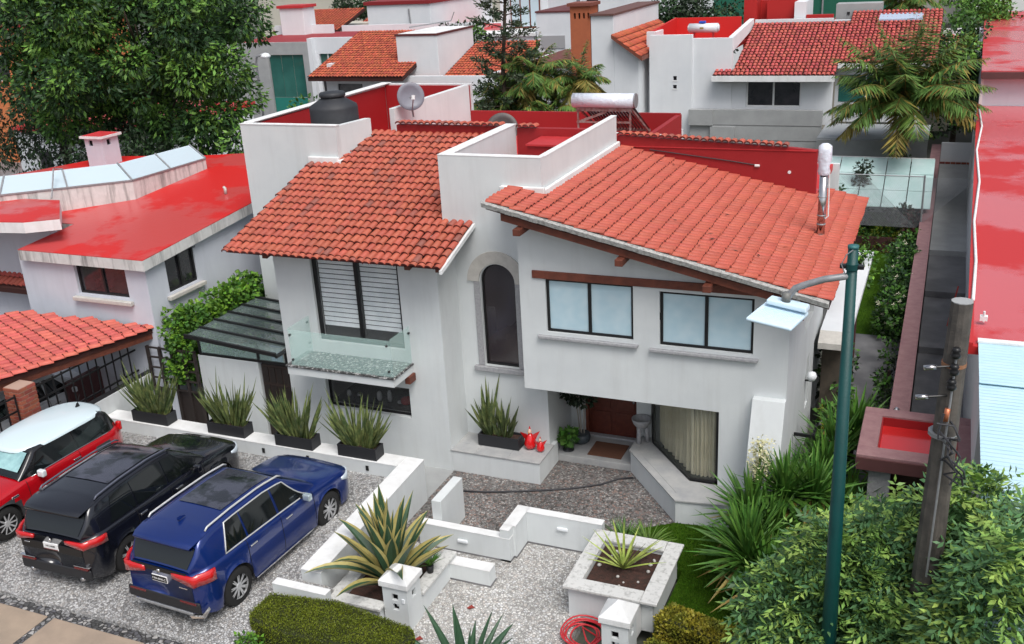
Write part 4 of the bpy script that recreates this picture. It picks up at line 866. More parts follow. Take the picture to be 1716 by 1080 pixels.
# ================================================================ CARS
def car(label, P, loc, rz, scale, paint, roofm, group='cars parked on the pebble court'):
    """local frame: y forward from the rear bumper, x to the right, z up (metres)"""
    T = thing('parked_car', label, 'car', (0,0,0), group)
    L, W, Hh = P['L'], P['W']/2, P['H']; yr, yf, wr_ = P['yr'], P['yf'], P['wr']
    def interp(tab, y):
        if y <= tab[0][0]: return tab[0][1]
        for (a, va), (b, vb) in zip(tab[:-1], tab[1:]):
            if y <= b:
                t = (y-a)/(b-a); t = t*t*(3-2*t) if P.get('smooth', True) else t
                return va+(vb-va)*t
        return tab[-1][1]
    def linterp(tab, y):
        if y <= tab[0][0]: return tab[0][1]
        for (a, va), (b, vb) in zip(tab[:-1], tab[1:]):
            if y <= b: return va+(vb-va)*(y-a)/(b-a)
        return tab[-1][1]
    def halfw(y):
        e = min(y, L-y); k = P.get('round', .42)
        rr = P.get('rrear', .24) if y < L/2 else P.get('rfront', .26)
        return W*(1-rr*max(0, 1-e/k)**2.2)
    belt = lambda y: linterp(P['belt'], y); deck = lambda y: interp(P['deck'], y)
    def bot(y):
        b = .22
        e = min(y, L-y); b += .10*max(0, 1-e/.3)
        for yc in (yr, yf):
            d = abs(y-yc); R_ = wr_+.055
            if d < R_: b = max(b, wr_+math.sqrt(R_*R_-d*d)-.0)
        return b
    # body stations
    ysn = sorted(set([round(i*L/110, 4) for i in range(111)]+[yr-wr_-.055, yr+wr_+.055, yf-wr_-.055, yf+wr_+.055, .01, .03, L-.01, L-.03]))
    secs = []
    for y in ysn:
        w_ = halfw(y); b = bot(y); t = belt(y); dk = max(deck(y), t+.005)
        e = min(y, L-y); sq = 1-.0*e
        endf = 1-.35*max(0, 1-e/.05)      # close the ends a little
        zs = [b, max(b+.001, .34), max(b+.002, .50), max(b+.003, .66), t-.13, t-.04, t]
        ws = [w_*.95, w_*.985, w_, w_*.995, w_*.985, w_*.965, w_*.93]
        zs = [max(z, b+.001*i) for i, z in enumerate(zs)]
        s_ = [(ws[i], zs[i]) for i in range(7)]+[(w_*.84, t+(dk-t)*.45), (w_*.6, t+(dk-t)*.8), (w_*.3, dk), (0, dk+.005)]
        secs.append([(x, y, z) for x, z in s_]+[(-x, y, z) for x, z in s_[::-1][1:]])
    mb = MB(); k = len(secs[0]); vs = [p for s_ in secs for p in s_]; fs = []
    mi = []
    for i in range(len(secs)-1):
        for j in range(k-1): fs.append((i*k+j, i*k+j+1, (i+1)*k+j+1, (i+1)*k+j))
    n0 = len(vs); fs.append(tuple(range(k))); fs.append(tuple(range((len(secs)-1)*k, len(secs)*k))[::-1])
    mb.add(vs, fs)
    clad = P.get('clad')
    if clad:
        for fi, f_ in enumerate(mb.f[:-2]):
            yy = sum(mb.v[v][1] for v in f_)/4; zz = sum(mb.v[v][2] for v in f_)/4
            j = fi % (k-1); low = j in (0, k-2)
            arch = any(abs(math.hypot(yy-yc, zz-wr_)-(wr_+.055)) < .075 and zz < .92 for yc in (yr, yf))
            if low or (arch and (j < 4 or j > k-6)) or (zz < .50 and (yy < .12 or yy > L-.1)): mb.m[fi] = 1
    body = mb.build('body', [paint, P.get('cladm', plastic_black)], T, smooth=True, fix=False)
    # greenhouse
    rf = P['roof']       # list of (y, z) along the top incl. both screens down to the belt
    rw_ = P['rw']/2; y0, y1 = rf[0][0], rf[-1][0]
    top = lambda y: linterp(rf, y)
    def side(y, s, off=0):
        """point on the cabin side, s=0 belt, s=1 roof edge"""
        tz = top(y); bz = belt(y)-.01; w0 = halfw(y)*.925; full = P['H']-bz
        h = (tz-bz)/max(full, .01); z = bz+(tz-.03-bz)*s; kk = max(0, (z-bz))/max(full, .01)
        w_ = w0+(rw_-w0)*kk**1.15
        taper = 1-.10*max(0, 1-(y-y0)/.5)**2 - .05*max(0, 1-(y1-y)/.9)**2
        return Vector((w_*taper+off, y, z))
    ysr = [y0+(y1-y0)*i/60 for i in range(61)]; secs = []
    for y in ysr:
        tz = top(y); sp_ = [side(y, s) for s in (0, .25, .5, .75, .93)]; e = sp_[-1]
        pts = [tuple(p) for p in sp_]+[(e.x*.955, y, tz-.008), (e.x*.82, y, tz+.004), (e.x*.45, y, tz+.014), (0, y, tz+.018)]
        secs.append(pts+[(-a, b, c) for a, b, c in pts[::-1][1:]])
    k = len(secs[0]); mb = MB(); mb.add([p for s_ in secs for p in s_], [(i*k+j, i*k+j+1, (i+1)*k+j+1, (i+1)*k+j) for i in range(60) for j in range(k-1)])
    mb.build('cabin', P.get('cabinm', paint), T, smooth=True)
    def patch(name, fn, mat, nu=10, nv=6, parent=T, off=.008):
        mb = MB(); g = [[fn(i/nu, j/nv) for j in range(nv+1)] for i in range(nu+1)]
        mb.add([tuple(p) for row in g for p in row], [(i*(nv+1)+j, i*(nv+1)+j+1, (i+1)*(nv+1)+j+1, (i+1)*(nv+1)+j) for i in range(nu) for j in range(nv)])
        return mb.build(name, mat, parent, smooth=True)
    def topp(x, y, off=.008):
        ee = side(y, .93); tz = top(y)
        u = min(1, abs(x)/max(ee.x, .01)); z = tz+.018-.022*u**2-(.02 if u > .93 else 0)
        return Vector((x, y, z+off))
    gd = P['glass']
    (ra, rb), (wa, wb_) = P['rear_glass'], P['wind']
    def normoff(y, off):   # slope normal of the top profile
        dz = (top(y+.02)-top(y-.02))/.04; n_ = Vector((0, -dz, 1)).normalized(); return n_*off
    def scr(a, b, inset0, inset1):
        def fn(u, v):
            y = a+(b-a)*u; hw = side(y, .93).x*(inset0+(inset1-inset0)*u); x = -hw+2*hw*v
            return topp(x, y, 0)+normoff(y, .010)
        return fn
    patch('rear_window', scr(ra, rb, .90, .92), gd, 8, 10); patch('windscreen', scr(wa, wb_, .93, .95), gd, 10, 10)
    for sg_ in (-1, 1):
        for (pts) in P['sidewin']:      # quads: (ya0, ya1 at belt), (yb0, yb1 at top)
            (a0, a1), (b0, b1) = pts
            def fn(u, v, a0=a0, a1=a1, b0=b0, b1=b1):
                s = .10+.80*v; y = (a0+(a1-a0)*u)*(1-v)+(b0+(b1-b0)*u)*v; p = side(y, s); return Vector((sg_*(p.x+.010), p.y, p.z))
            patch('side_window', fn, gd, 10, 5)
        if P.get('trim'):
            tp = []
            (a0, _), (b0, _) = P['sidewin'][0]; (_, a1), (_, b1) = P['sidewin'][-1]
            def q(y, s): p = side(y, s); return Vector((sg_*(p.x+.012), p.y, p.z))
            path = [q(a1+(a0-a1)*i/12, .06) for i in range(13)]
            if P['trim'] == 'full': path += [q(a0+(b0-a0)*i/4, .06+.86*i/4) for i in range(1,5)]+[q(b0+(b1-b0)*i/12, .93) for i in range(13)]+[q(b1+(a1-b1)*i/5, .93-.87*i/5) for i in range(6)]
            MB().tube(path, .014 if P['trim']=='full' else .012, 5).build('window_trim', P.get('trimm', steel), T, smooth=True)
        # mirror
        ym = P['mirror']; p = side(ym, .08)
        MB().cyl((sg_*p.x, ym, p.z), (sg_*(p.x+.12), ym, p.z+.02), .025, n=8).build('mirror_arm', black_metal, T)
        mm = MB().box(sg_*(p.x+.09)-.0, sg_*(p.x+.09)+sg_*.17, ym-.05, ym+.06, p.z-.03, p.z+.11) if sg_ > 0 else MB().box(-(p.x+.26), -(p.x+.09), ym-.05, ym+.06, p.z-.03, p.z+.11)
        mm.build('mirror', P.get('mirrorm', paint), T, bevel=.03, seg=3)
        for yh in P['handles']:
            hw = halfw(yh)*.985; MB().box(min(sg_*hw, sg_*(hw+.03)), max(sg_*hw, sg_*(hw+.03)), yh-.09, yh+.09, belt(yh)-.14, belt(yh)-.11).build('door_handle', P.get('handlem', paint), T, bevel=.008)
        for yd in P['seams']:
            sm_ = MB(); pp_ = [(sg_*(halfw(yd)*ww+.002), yd, z) for ww, z in ((.975,.30),(1.0,.5),(.995,.66),(.985,belt(yd)-.13),(.965,belt(yd)-.04),(.93,belt(yd)))]
            sm_.tube(pp_, .006, 4); sm_.build('door_seam', black_metal, T)
        if P.get('rails'):
            ya, yb = P['rails']; pa = [Vector((sg_*(side(y,.93).x*.93), y, top(y)+.045)) for y in [ya+(yb-ya)*i/10 for i in range(11)]]
            pa = [Vector((pa[0].x, ya-.06, top(ya)+.0))]+pa+[Vector((pa[-1].x, yb+.08, top(yb)))]
            MB().tube(pa, .018, 6).build('roof_rail', P.get('railm', steel), T, smooth=True)
        # wheels
        for yc in (yr, yf):
            xo = halfw(yc)*.985*sg_; wd = .22
            wt = MB(); wt_prof = [(wr_*.62, 0), (wr_*.90, 0.005), (wr_*.98, .03), (wr_, .06), (wr_, wd-.05), (wr_*.97, wd-.02), (wr_*.6, wd)]
            nn = 28; vs = []
            for (q_, t_) in wt_prof:
                for i in range(nn): a = 2*math.pi*i/nn; vs.append((xo-sg_*t_, yc+q_*math.cos(a), wr_+q_*math.sin(a)))
            wt.add(vs, [(j*nn+i, j*nn+(i+1)%nn, (j+1)*nn+(i+1)%nn, (j+1)*nn+i) for j in range(len(wt_prof)-1) for i in range(nn)])
            tyre = wt.build('wheel', M_tyre, T, smooth=True)
            rim = MB(); rr_ = wr_*.75
            for i in range(nn):
                a, b = 2*math.pi*i/nn, 2*math.pi*(i+1)/nn
                for (qa, ta, qb, tb) in ((rr_, .012, rr_*.90, .004), (rr_*.90, .004, rr_*.88, .05)):
                    rim.add([(xo-sg_*ta, yc+qa*math.cos(a), wr_+qa*math.sin(a)), (xo-sg_*ta, yc+qa*math.cos(b), wr_+qa*math.sin(b)), (xo-sg_*tb, yc+qb*math.cos(b), wr_+qb*math.sin(b)), (xo-sg_*tb, yc+qb*math.cos(a), wr_+qb*math.sin(a))], [(0,1,2,3)])
            for i in range(P['spokes']):
                a = 2*math.pi*(i+.2)/P['spokes']; w1_, w2_ = .05, .03*P.get('spw',1)
                for da in ((-.09, .09) if P.get('twin') else (0,)):
                    A = a+da; rim.add([(xo-sg_*.018, yc+.05*math.cos(A-.35), wr_+.05*math.sin(A-.35)), (xo-sg_*.018, yc+.05*math.cos(A+.35), wr_+.05*math.sin(A+.35)), (xo-sg_*.006, yc+rr_*.91*math.cos(A+w2_*1.2), wr_+rr_*.91*math.sin(A+w2_*1.2)), (xo-sg_*.006, yc+rr_*.91*math.cos(A-w2_*1.2), wr_+rr_*.91*math.sin(A-w2_*1.2))], [(0,1,2,3)])
            rim.cyl((xo-sg_*.03, yc, wr_), (xo-sg_*.008, yc, wr_), .06, n=14)
            rim.build('rim', P.get('rimm', M_rim), tyre)
            bk = MB(); bk.cyl((xo-sg_*.06, yc, wr_), (xo-sg_*.065, yc, wr_), rr_*.9, n=24); bk.build('hub', black_metal, tyre)
    B('underbody', black_metal, -W*.72, W*.72, .25, L-.3, .16, .72, T)
    # panels on roof etc.
    def roofpatch(name, mat, ya, yb, hx, off=.012):
        def fn(u, v): y = ya+(yb-ya)*u; x = -hx+2*hx*v; return topp(x, y, off)
        return patch(name, fn, mat, 10, 8)
    def rear(name, mat, x0, x1, z0, z1, out=.012, dy=None, bev=.01, parent=T):
        y_ = dy if dy is not None else 0
        return MB().box(x0, x1, y_-out, y_+.03, z0, z1).build(name, mat, parent, bevel=bev)
    ctx = dict(T=T, roofpatch=roofpatch, rear=rear, halfw=halfw, belt=belt, top=top, side=side, patch=patch, deck=deck, topp=topp, L=L, W=W)
    P['extra'](ctx)
    T.scale = (scale,)*3; T.location = loc; T.rotation_euler = (0, 0, rz); WT[T] = Vector(loc)
    return T
M_tyre = M('tyre', (.012,.012,.012), .85); M_rim = M('rim', (.60,.61,.62), .35, .5); M_rim_dark = M('rim_dark', (.30,.31,.32), .3, .9)
paint_blue = M('paint_blue', (.002,.024,.17), .3, .4, coat=1, col2=(.002,.018,.13), vscale=1)
paint_black = M('paint_black', (.006,.007,.012), .2, .1, coat=.9)
paint_red = M('paint_red', (.50,.005,.012), .22, .2, coat=.8)
paint_white = M('paint_white', (.7,.74,.77), .25, coat=.7)
car_glass = M('car_glass', (.006,.008,.009), .04, spec=.8)
lamp_red = M('lamp_red', (.55,.008,.01), .12, coat=.8); lamp_red_dark = M('lamp_red_dark', (.12,.005,.006), .2, coat=.8)
chrome = M('chrome', (.8,.8,.8), .12, 1); plate_white = M('plate_white', (.75,.75,.75), .5); headlamp = M('headlamp', (.55,.62,.68), .08, spec=.9)
wet_roof_reflections = M('wet_roof_reflections', (.045,.047,.065), .12, coat=.6, col2=(.006,.007,.009), vscale=3, vmix=.9, vlo=.48, vhi=.55)  # wet panel; reflected trees are painted in as dark noise patches
def text(body, size, mat, parent, M4, ext=.001, name='lettering'):
    cu = bpy.data.curves.new(name, 'FONT'); cu.body = body; cu.size = size; cu.align_x = 'CENTER'; cu.align_y = 'CENTER'; cu.extrude = ext
    o = bpy.data.objects.new(name+'_tmp', cu); COL.objects.link(o); dg = bpy.context.evaluated_depsgraph_get(); me = bpy.data.meshes.new_from_object(o.evaluated_get(dg)); bpy.data.objects.remove(o)
    me.materials.clear(); me.materials.append(mat); me.transform(M4); o = bpy.data.objects.new(name, me); reg(o, parent, (0,0,0)); return o
REAR = Matrix.Rotation(math.radians(90), 4, 'X')
def tail(c, z0, z1, xin, wrap, mat=lamp_red, yb=0.0):
    """rear lamp that wraps round the corner"""
    for s in (-1, 1):
        pts = []
        for i in range(9):
            t = i/8
            if t < .55: x = xin+(c['W']*.86-xin)*(t/.55); y = .012
            else: x = None
            if x is None:
                yy = .03+(wrap-.03)*((t-.55)/.45); x = c['halfw'](yy)*.985+.012; y = yy
            zz0 = z0+(z1-z0)*(.45*(1-min(1, t/.5))); pts.append((s*x, y-.02 if t < .55 else y, zz0, z1-(z1-z0)*(.12*(1-t))))
        mb = MB()
        for a, b in zip(pts[:-1], pts[1:]): mb.add([(a[0],a[1],a[2]),(b[0],b[1],b[2]),(b[0],b[1],b[3]),(a[0],a[1],a[3])], [(0,1,2,3)])
        # give it depth
        o = mb.build('tail_light', mat, c['T'], smooth=True, fix=True); sd_ = o.modifiers.new('s', 'SOLIDIFY'); sd_.thickness = .04; sd_.offset = 0
def head(c, z0, z1, mat=None):
    for s in (-1, 1):
        mb = MB(); L = c['L']; pts = []
        for i in range(7):
            y = L-.46+.40*i/6; w_ = c['halfw'](y)*.985+.006; h = (z1-z0)*(.35+.65*min(1, i/3)); pts.append((s*w_, y, z1-h, s*w_*.975, z1))
        x_ = c['halfw'](L-.05)*.80; pts.append((s*x_, L-.015, z0+.02, s*x_, z1-.03)); pts.append((s*x_*.8, L-.004, z0+.03, s*x_*.8, z1-.04))
        for a, b in zip(pts[:-1], pts[1:]): mb.add([(a[0],a[1],a[2]),(b[0],b[1],b[2]),(b[3],b[1],b[4]),(a[3],a[1],a[4])], [(0,1,2,3)])
        o = mb.build('headlight', mat or headlamp, c['T'], smooth=True, fix=True); sd_ = o.modifiers.new('s', 'SOLIDIFY'); sd_.thickness = .03; sd_.offset = 0
def ex_blue(c):
    head(c, .68, .82)
    T, rear = c['T'], c['rear']
    c['roofpatch']('sunroof', wet_roof_reflections, 1.15, 2.45, .48)
    tail(c, .86, 1.08, .30, .36)
    rear('tailgate_trim', black_metal, -.60, .60, 1.00, 1.08, .012)
    p = rear('number_plate', plate_white, -.17, .17, .80, .93, .02); p2 = rear('plate_field', black_metal, -.166, .166, .815, .925, .024, parent=p); text('PAN-BNS-C', .058, plate_white, p, Matrix.Translation((0,-.0255,.867)) @ REAR)
    MB().cyl((0,-.02,1.02),(0,.0,1.02),.038,n=20).build('emblem', chrome, T, smooth=True)
    rear('bumper_lower', plastic_black, -.80, .80, .34, .55, .02, bev=.03); rear('reflector', lamp_red_dark, .38, .74, .50, .54, .03); rear('reflector', lamp_red_dark, -.74, -.38, .50, .54, .03)
    rear('bumper_trim', galv, -.62, .62, .27, .33, .025, bev=.015)
    for s in (-1, 1):
        MB().add([(s*.55,-.035,.28),(s*.83,-.01,.34),(s*.90,.10,.46),(s*.905,.12,.40),(s*.86,.02,.27),(s*.6,-.035,.23)], [(0,1,4,5),(1,2,3,4)]).build('bumper_corner', chrome, T)
        ys_ = [1.3+.1*i for i in range(18)]
        MB().tube([(s*(c['halfw'](y)*.955+.02), y, .25) for y in ys_], .02, 5).build('sill_trim', chrome, T)
    rear('badge', chrome, .42, .60, .79, .81, .018, bev=.003)
    MB().hexa([(-.02,.62,1.63),(.02,.62,1.63),(.008,.80,1.645),(-.008,.80,1.645),(-.006,.60,1.70),(.006,.60,1.70),(.004,.66,1.70),(-.004,.66,1.70)]).build('roof_fin', paint_blue, T)
    spoil(c, paint_blue)
def spoil(c, mat):
    mb = MB(); N_ = 12; rows = []
    for (y, dz, k) in ((.62,.016,.97),(.40,.018,.985),(.20,-.0,.96),(.10,-.03,.91)):
        e = c['side'](max(y,.45), .93).x*k; zc_ = c['top'](.62)-(.62-y)*.10
        rows.append([(-e+2*e*i/N_, y+.05*((abs(-1+2*i/N_))**3), zc_+dz-.035*abs(-1+2*i/N_)**2.5) for i in range(N_+1)])
    rows.append([(p[0], p[1]+.02, p[2]-.045) for p in rows[-1]]); rows.append([(p[0], .40, p[2]-.01) for p in rows[-1]])
    n_ = N_+1; mb.add([p for r_ in rows for p in r_], [(i*n_+j, i*n_+j+1, (i+1)*n_+j+1, (i+1)*n_+j) for i in range(len(rows)-1) for j in range(N_)])
    mb.build('spoiler', mat, c['T'], smooth=True, fix=True)
    gap = MB().box(-.56, .56, .16, .40, c['top'](.62)-.13, c['top'](.62)-.10); gap.build('spoiler_underside', black_metal, c['T'])
def ex_black(c):
    head(c, .70, .82)
    T, rear = c['T'], c['rear']
    c['roofpatch']('sunroof', wet_roof_reflections, 1.05, 2.75, .50)
    tail(c, .92, 1.07, .36, .40); rear('tailgate_trim', black_metal, -.70, .70, .76, .92, .012)
    p = rear('number_plate', plate_white, -.17, .17, .80, .94, .022); rear('plate_band', lamp_red_dark, -.165, .165, .802, .83, .025, parent=p); text('HFZ-0089', .052, black_metal, p, Matrix.Translation((0,-.0245,.88)) @ REAR)
    MB().cyl((0,-.02,1.0),(0,.0,1.0),.035,n=16).build('emblem', chrome, T, smooth=True)
    rear('badge', chrome, -.62, -.50, .86, .885, .018)
    rear('bumper_lower', plastic_black, -.80, .80, .30, .50, .02, bev=.03); rear('bumper_trim', chrome, .45, .80, .56, .575, .03, bev=.004); rear('bumper_trim', chrome, -.80, -.45, .56, .575, .03, bev=.004); rear('reflector', lamp_red_dark, .45, .76, .50, .545, .03); rear('reflector', lamp_red_dark, -.76, -.45, .50, .545, .03)
    for s in (-1, 1):
        MB().cyl((s*.58,-.03,.30),(s*.58,.15,.30),.04,n=14).build('exhaust', steel, T, smooth=True)
    spoil(c, paint_black)
def ex_mini(c):
    T = c['T']; L = c['L']
    mb = MB(); N_ = 40; ya, yb = P_mini['roofspan']; ymid, hl = (ya+yb)/2, (yb-ya)/2; ring = []
    for ri, f in enumerate((0, .35, .65, .85, .95, 1.0, 1.02)):
        for i in range(N_):
            a = 2*math.pi*i/N_; ca_, sa_ = math.cos(a), math.sin(a); se = lambda v, p: math.copysign(abs(v)**p, v)
            x = .665*f*se(ca_, .62)*(1-.06*se(sa_,1)**2); y = ymid+hl*f*se(sa_, .6); z = 1.455-.055*f**3-(.05 if ri == 6 else 0)-.035*((y-ymid)/hl)**2; ring.append((x, y, z))
    mb.add(ring, [(j*N_+i, j*N_+(i+1)%N_, (j+1)*N_+(i+1)%N_, (j+1)*N_+i) for j in range(6) for i in range(N_)])
    mb.build('roof', M('roof_white', (.62,.74,.78), .25, coat=.6), T, smooth=True)
    MB().hexa([(-.02,ya+.35,1.42),(.02,ya+.35,1.42),(.02,ya+.25,1.42),(-.02,ya+.25,1.42),(-.01,ya+.30,1.50),(.01,ya+.30,1.50),(.01,ya+.27,1.50),(-.01,ya+.27,1.50)]).build('antenna', black_metal, T)
    MB().tube([(0,ya+.28,1.48),(0,ya+.18,1.66)], .006, 5).build('antenna_mast', black_metal, T)
    for s in (-1, 1):
        st_ = MB(); 
        for i in range(12):
            y0_, y1_ = 2.86+i*.075, 2.86+(i+1)*.075
            st_.add([(s*.20,y0_,c['deck'](y0_)+.012),(s*.38,y0_,c['deck'](y0_)+.008),(s*.38,y1_,c['deck'](y1_)+.008),(s*.20,y1_,c['deck'](y1_)+.012)], [(0,1,2,3)])
        st_.build('bonnet_stripe', paint_white, T, smooth=True)
        MB().lathe((s*.55, 0, 0), [(.01,0),(.13,.0),(.14,.02),(.11,.06),(.01,.08)], 18).build('headlight', headlamp, T, smooth=True).matrix_basis = Matrix.Translation((0,L-.22,.80)) @ Matrix.Rotation(math.radians(-60), 4, 'X')
        MB().box(s*c['halfw'](2.95)*.985-.012, s*c['halfw'](2.95)*.985+.012, 2.86, 3.02, .74, .79).build('side_vent', chrome, T, bevel=.01)
        MB().box(s*.66-.06, s*.66+.06, .03, .12, .80, 1.0).build('tail_light', lamp_red, T, bevel=.03)
    # silver sunshade seen through the windscreen
    def sh(u, v):
        (wa, wb_) = P_mini['wind']; y = wa+.03+(wb_-wa-.12)*u; hw = c['side'](y,.93).x*.86; return c['topp'](-hw+2*hw*v, y, 0)+Vector((0,.016,.016))
    c['patch']('windscreen_shade', sh, M('windscreen_shade', (.36,.60,.60), .08, coat=1, col2=(.20,.36,.38), vscale=5, vmix=.8), 8, 10)
    MB().hexa([(.60,.55,1.06),(.62,.55,1.06),(.62,.75,1.06),(.60,.75,1.06),(.60,.55,1.12),(.62,.55,1.12),(.62,.75,1.12),(.60,.75,1.12)]).build('window_sticker', plate_white, T)
P_blue = dict(L=4.5, W=1.84, H=1.62, yr=.86, yf=3.57, wr=.36, belt=[(0,1.02),(.3,1.10),(1.5,1.06),(3.2,1.0),(3.9,.95),(4.36,.86),(4.47,.76),(4.5,.68)], deck=[(0,1.05),(.4,1.14),(3.1,1.09),(3.35,1.08),(4.1,1.00),(4.38,.90),(4.5,.72)],
    roof=[(.06,1.09),(.14,1.24),(.30,1.48),(.42,1.56),(.62,1.595),(1.2,1.62),(2.0,1.62),(2.5,1.575),(3.30,1.07)], rw=1.28, glass=car_glass, rear_glass=(.075,.27), wind=(2.58,3.26), sidewin=[((.72,1.28),(.95,1.30)),((1.33,2.12),(1.34,2.14)),((2.18,3.02),(2.19,2.52))], trim='full', trimm=M('trim_silver', (.62,.63,.62), .3, .3), mirror=2.82, mirrorm=M('mirror_silver', (.55,.65,.68), .2, .6), handles=(1.35,2.35), handlem=chrome, seams=(1.22,2.15,3.12), rails=(.62,2.5), railm=M('rail_silver', (.66,.67,.66), .35, .3), spokes=9, twin=True, spw=.8, extra=ex_blue)
P_black = dict(L=4.45, W=1.84, H=1.62, yr=.86, yf=3.55, wr=.35, belt=[(0,1.02),(.3,1.09),(1.5,1.05),(3.2,1.0),(3.9,.95),(4.31,.86),(4.42,.76),(4.45,.68)], deck=[(0,1.05),(.4,1.13),(3.1,1.09),(3.35,1.08),(4.05,1.00),(4.33,.90),(4.45,.72)],
    roof=[(.07,1.08),(.15,1.23),(.32,1.48),(.44,1.56),(.64,1.595),(1.2,1.62),(2.0,1.62),(2.5,1.575),(3.30,1.07)], rw=1.28, glass=car_glass, rear_glass=(.085,.29), wind=(2.58,3.26), sidewin=[((.62,1.28),(.85,1.30)),((1.33,2.12),(1.34,2.14)),((2.18,3.02),(2.19,2.52))], trim=None, mirror=2.82, handles=(1.35,2.35), handlem=chrome, seams=(1.22,2.15,3.12), rails=(.62,2.5), railm=M('rail_dark', (.12,.13,.17), .25, .3), spokes=7, twin=True, spw=.8, extra=ex_black)
P_mini = dict(L=3.85, W=1.73, H=1.40, yr=.72, yf=3.22, wr=.33, round=.5, rfront=.3, rrear=.28, belt=[(0,.86),(.25,.95),(1.5,.95),(2.7,.93),(3.4,.86),(3.7,.76),(3.85,.62)], deck=[(0,.88),(.3,.98),(2.55,.99),(2.8,.98),(3.35,.93),(3.7,.80),(3.85,.66)],
    roof=[(.10,.97),(.30,1.30),(.42,1.385),(1.2,1.40),(2.0,1.39),(2.20,1.36),(2.72,.99)], rw=1.20, glass=car_glass, rear_glass=(.12,.32), wind=(2.24,2.70), sidewin=[((.42,1.28),(.50,1.28)),((1.36,2.46),(1.36,2.14))], trim='belt', trimm=chrome, mirror=2.34, mirrorm=paint_white, handles=(1.42,), handlem=chrome, seams=(1.32,2.62), roofspan=(.16,2.36), spokes=10, spw=1.6, cabinm=M('cabin_black', (.01,.01,.011), .15, coat=.8), clad=True, cladm=M('clad_grey', (.035,.036,.04), .6), extra=ex_mini)
yb_ = math.atan2(-.21, 2.4)
car('dark blue metallic family car with silver roof rails parked nearest the agave', P_blue, (-10.40, 9.62, zp(9.6)-.005), math.radians(-2.5), .90, paint_blue, None)
car('black family car with wet dark roof parked between the red car and the blue car', P_black, (-12.72, 9.72, zp(9.9)-.005), math.radians(1.5), .915, paint_black, None)
car('red small hatchback with white roof facing the street at the left', P_mini, (-15.38, 13.52, zp(12)-.03), math.radians(180-2), .93, paint_red, None)
P_w = dict(P_black); P_w['extra'] = lambda c: None; P_w['rails'] = None
car('white car parked behind the black railings of the brick carport', P_w, (-18.7, 12.6, .03), math.radians(0), .9, paint_white, None, group=None)
# ================================================================ LEFT NEIGHBOUR
N1 = thing('house', 'white single-storey house with wet bright red roof and long skylight at the left', 'house', (-18, 18, 0))
mb = MB(); mb.panel(-19.6, -15.86, 0, 3.74, 16.0, 16.2, [(-17.94,-16.44,3.0,3.70)]); mb.panel(16.2, 27, 0, 3.74, -15.86, -16.06, [(16.64,17.62,2.97,3.80)], ax='x'); mb.prism([(17.7,3.742),(27,3.742),(27,4.55),(17.7,3.87)], 'x', -16.06, -15.86); mb.build('wall', stucco_blue, N1)
B('wall', stucco_blue, -28, -18.9, 16.9, 17.1, 0, 3.78, N1); B('wall', stucco_blue, -28, -19.45, 16.901, 17.1, 3.781, 4.34, N1)
zr = lambda x, y: 4.0+.075*(y-16)
def rslab(name, pts, f, th, mat, par, dz=0):
    n = len(pts); mb = MB(); mb.add([(x,y,f(x,y)-th+dz) for x,y in pts]+[(x,y,f(x,y)+dz) for x,y in pts], [tuple(range(n))[::-1], tuple(range(n,2*n))]+[(i,(i+1)%n,n+(i+1)%n,n+i) for i in range(n)]); return mb.build(name, mat, par)
rp = [(-19.4,15.85),(-15.72,15.85),(-15.72,24.0),(-18.9,23.9),(-20.3,23.5),(-23.4,23.1),(-24.6,21.6),(-26,20),(-26,17.6),(-19.4,17.6)]
rslab('roof', rp, zr, .24, grime_streak, N1, -.01); rslab('roof_surface', rp, zr, .012, red_roof, N1, .006)
for v0 in (): pass
window('window', -17.94, -16.44, 3.0, 3.70, 16.08, 2, N1, fr=.05)
B('window_sill', stone_warm, -18.05, -16.34, 15.88, 15.998, 2.86, 2.95, N1, bevel=.01)
f = MB(); f.box(-15.97,-15.9,16.64,17.62,2.97,3.02); f.box(-15.97,-15.9,16.64,17.62,3.75,3.80)
for y in (16.64,17.10,17.57): f.box(-15.975,-15.895,y,y+.05,3.02,3.75)
o = f.build('window', black_metal, N1); B('pane', glass_dark, -15.95,-15.94,16.66,17.6,2.98,3.78,o)
B('window_sill', stone_warm, -15.857, -15.74, 16.52, 17.75, 2.83, 2.92, N1, bevel=.01)
lr = [(-24,15.2),(-19.2,16.0),(-18.55,16.45),(-20.05,17.9),(-26,17.6)]
rslab('upper_roof', lr, lambda x,y: 4.6, .25, white_cap, N1); rslab('roof_surface', lr, lambda x,y: 4.6, .012, red_roof, N1, .014)
# skylight: kerb and sloping panes along a bent line
fr_ = [(-22.8,16.42),(-21.57,17.49),(-20.38,18.52),(-19.2,19.54),(-19.14,20.92),(-19.08,22.3)]
bk_ = [(-23.3,16.9),(-21.95,18.05),(-20.9,18.95),(-19.9,19.85),(-19.75,21.1),(-19.62,22.35)]
kb = MB(); pn = []
for i in range(5):
    a, b, c, d = fr_[i], fr_[i+1], bk_[i+1], bk_[i]
    kb.hexa([(a[0],a[1],4.0),(b[0],b[1],4.0),(b[0]-.1,b[1]+.06,4.0),(a[0]-.1,a[1]+.06,4.0),(a[0],a[1],4.74),(b[0],b[1],4.74),(b[0]-.1,b[1]+.06,4.74),(a[0]-.1,a[1]+.06,4.74)])
kb.hexa([(fr_[5][0],fr_[5][1]-.06,4.0),(fr_[5][0],fr_[5][1],4.0),(bk_[5][0],bk_[5][1],4.0),(bk_[5][0],bk_[5][1]-.06,4.0),(fr_[5][0],fr_[5][1]-.06,4.74),(fr_[5][0],fr_[5][1],4.74),(bk_[5][0],bk_[5][1],5.08),(bk_[5][0],bk_[5][1]-.06,5.08)])
kb.build('skylight_kerb', grime_streak, N1)
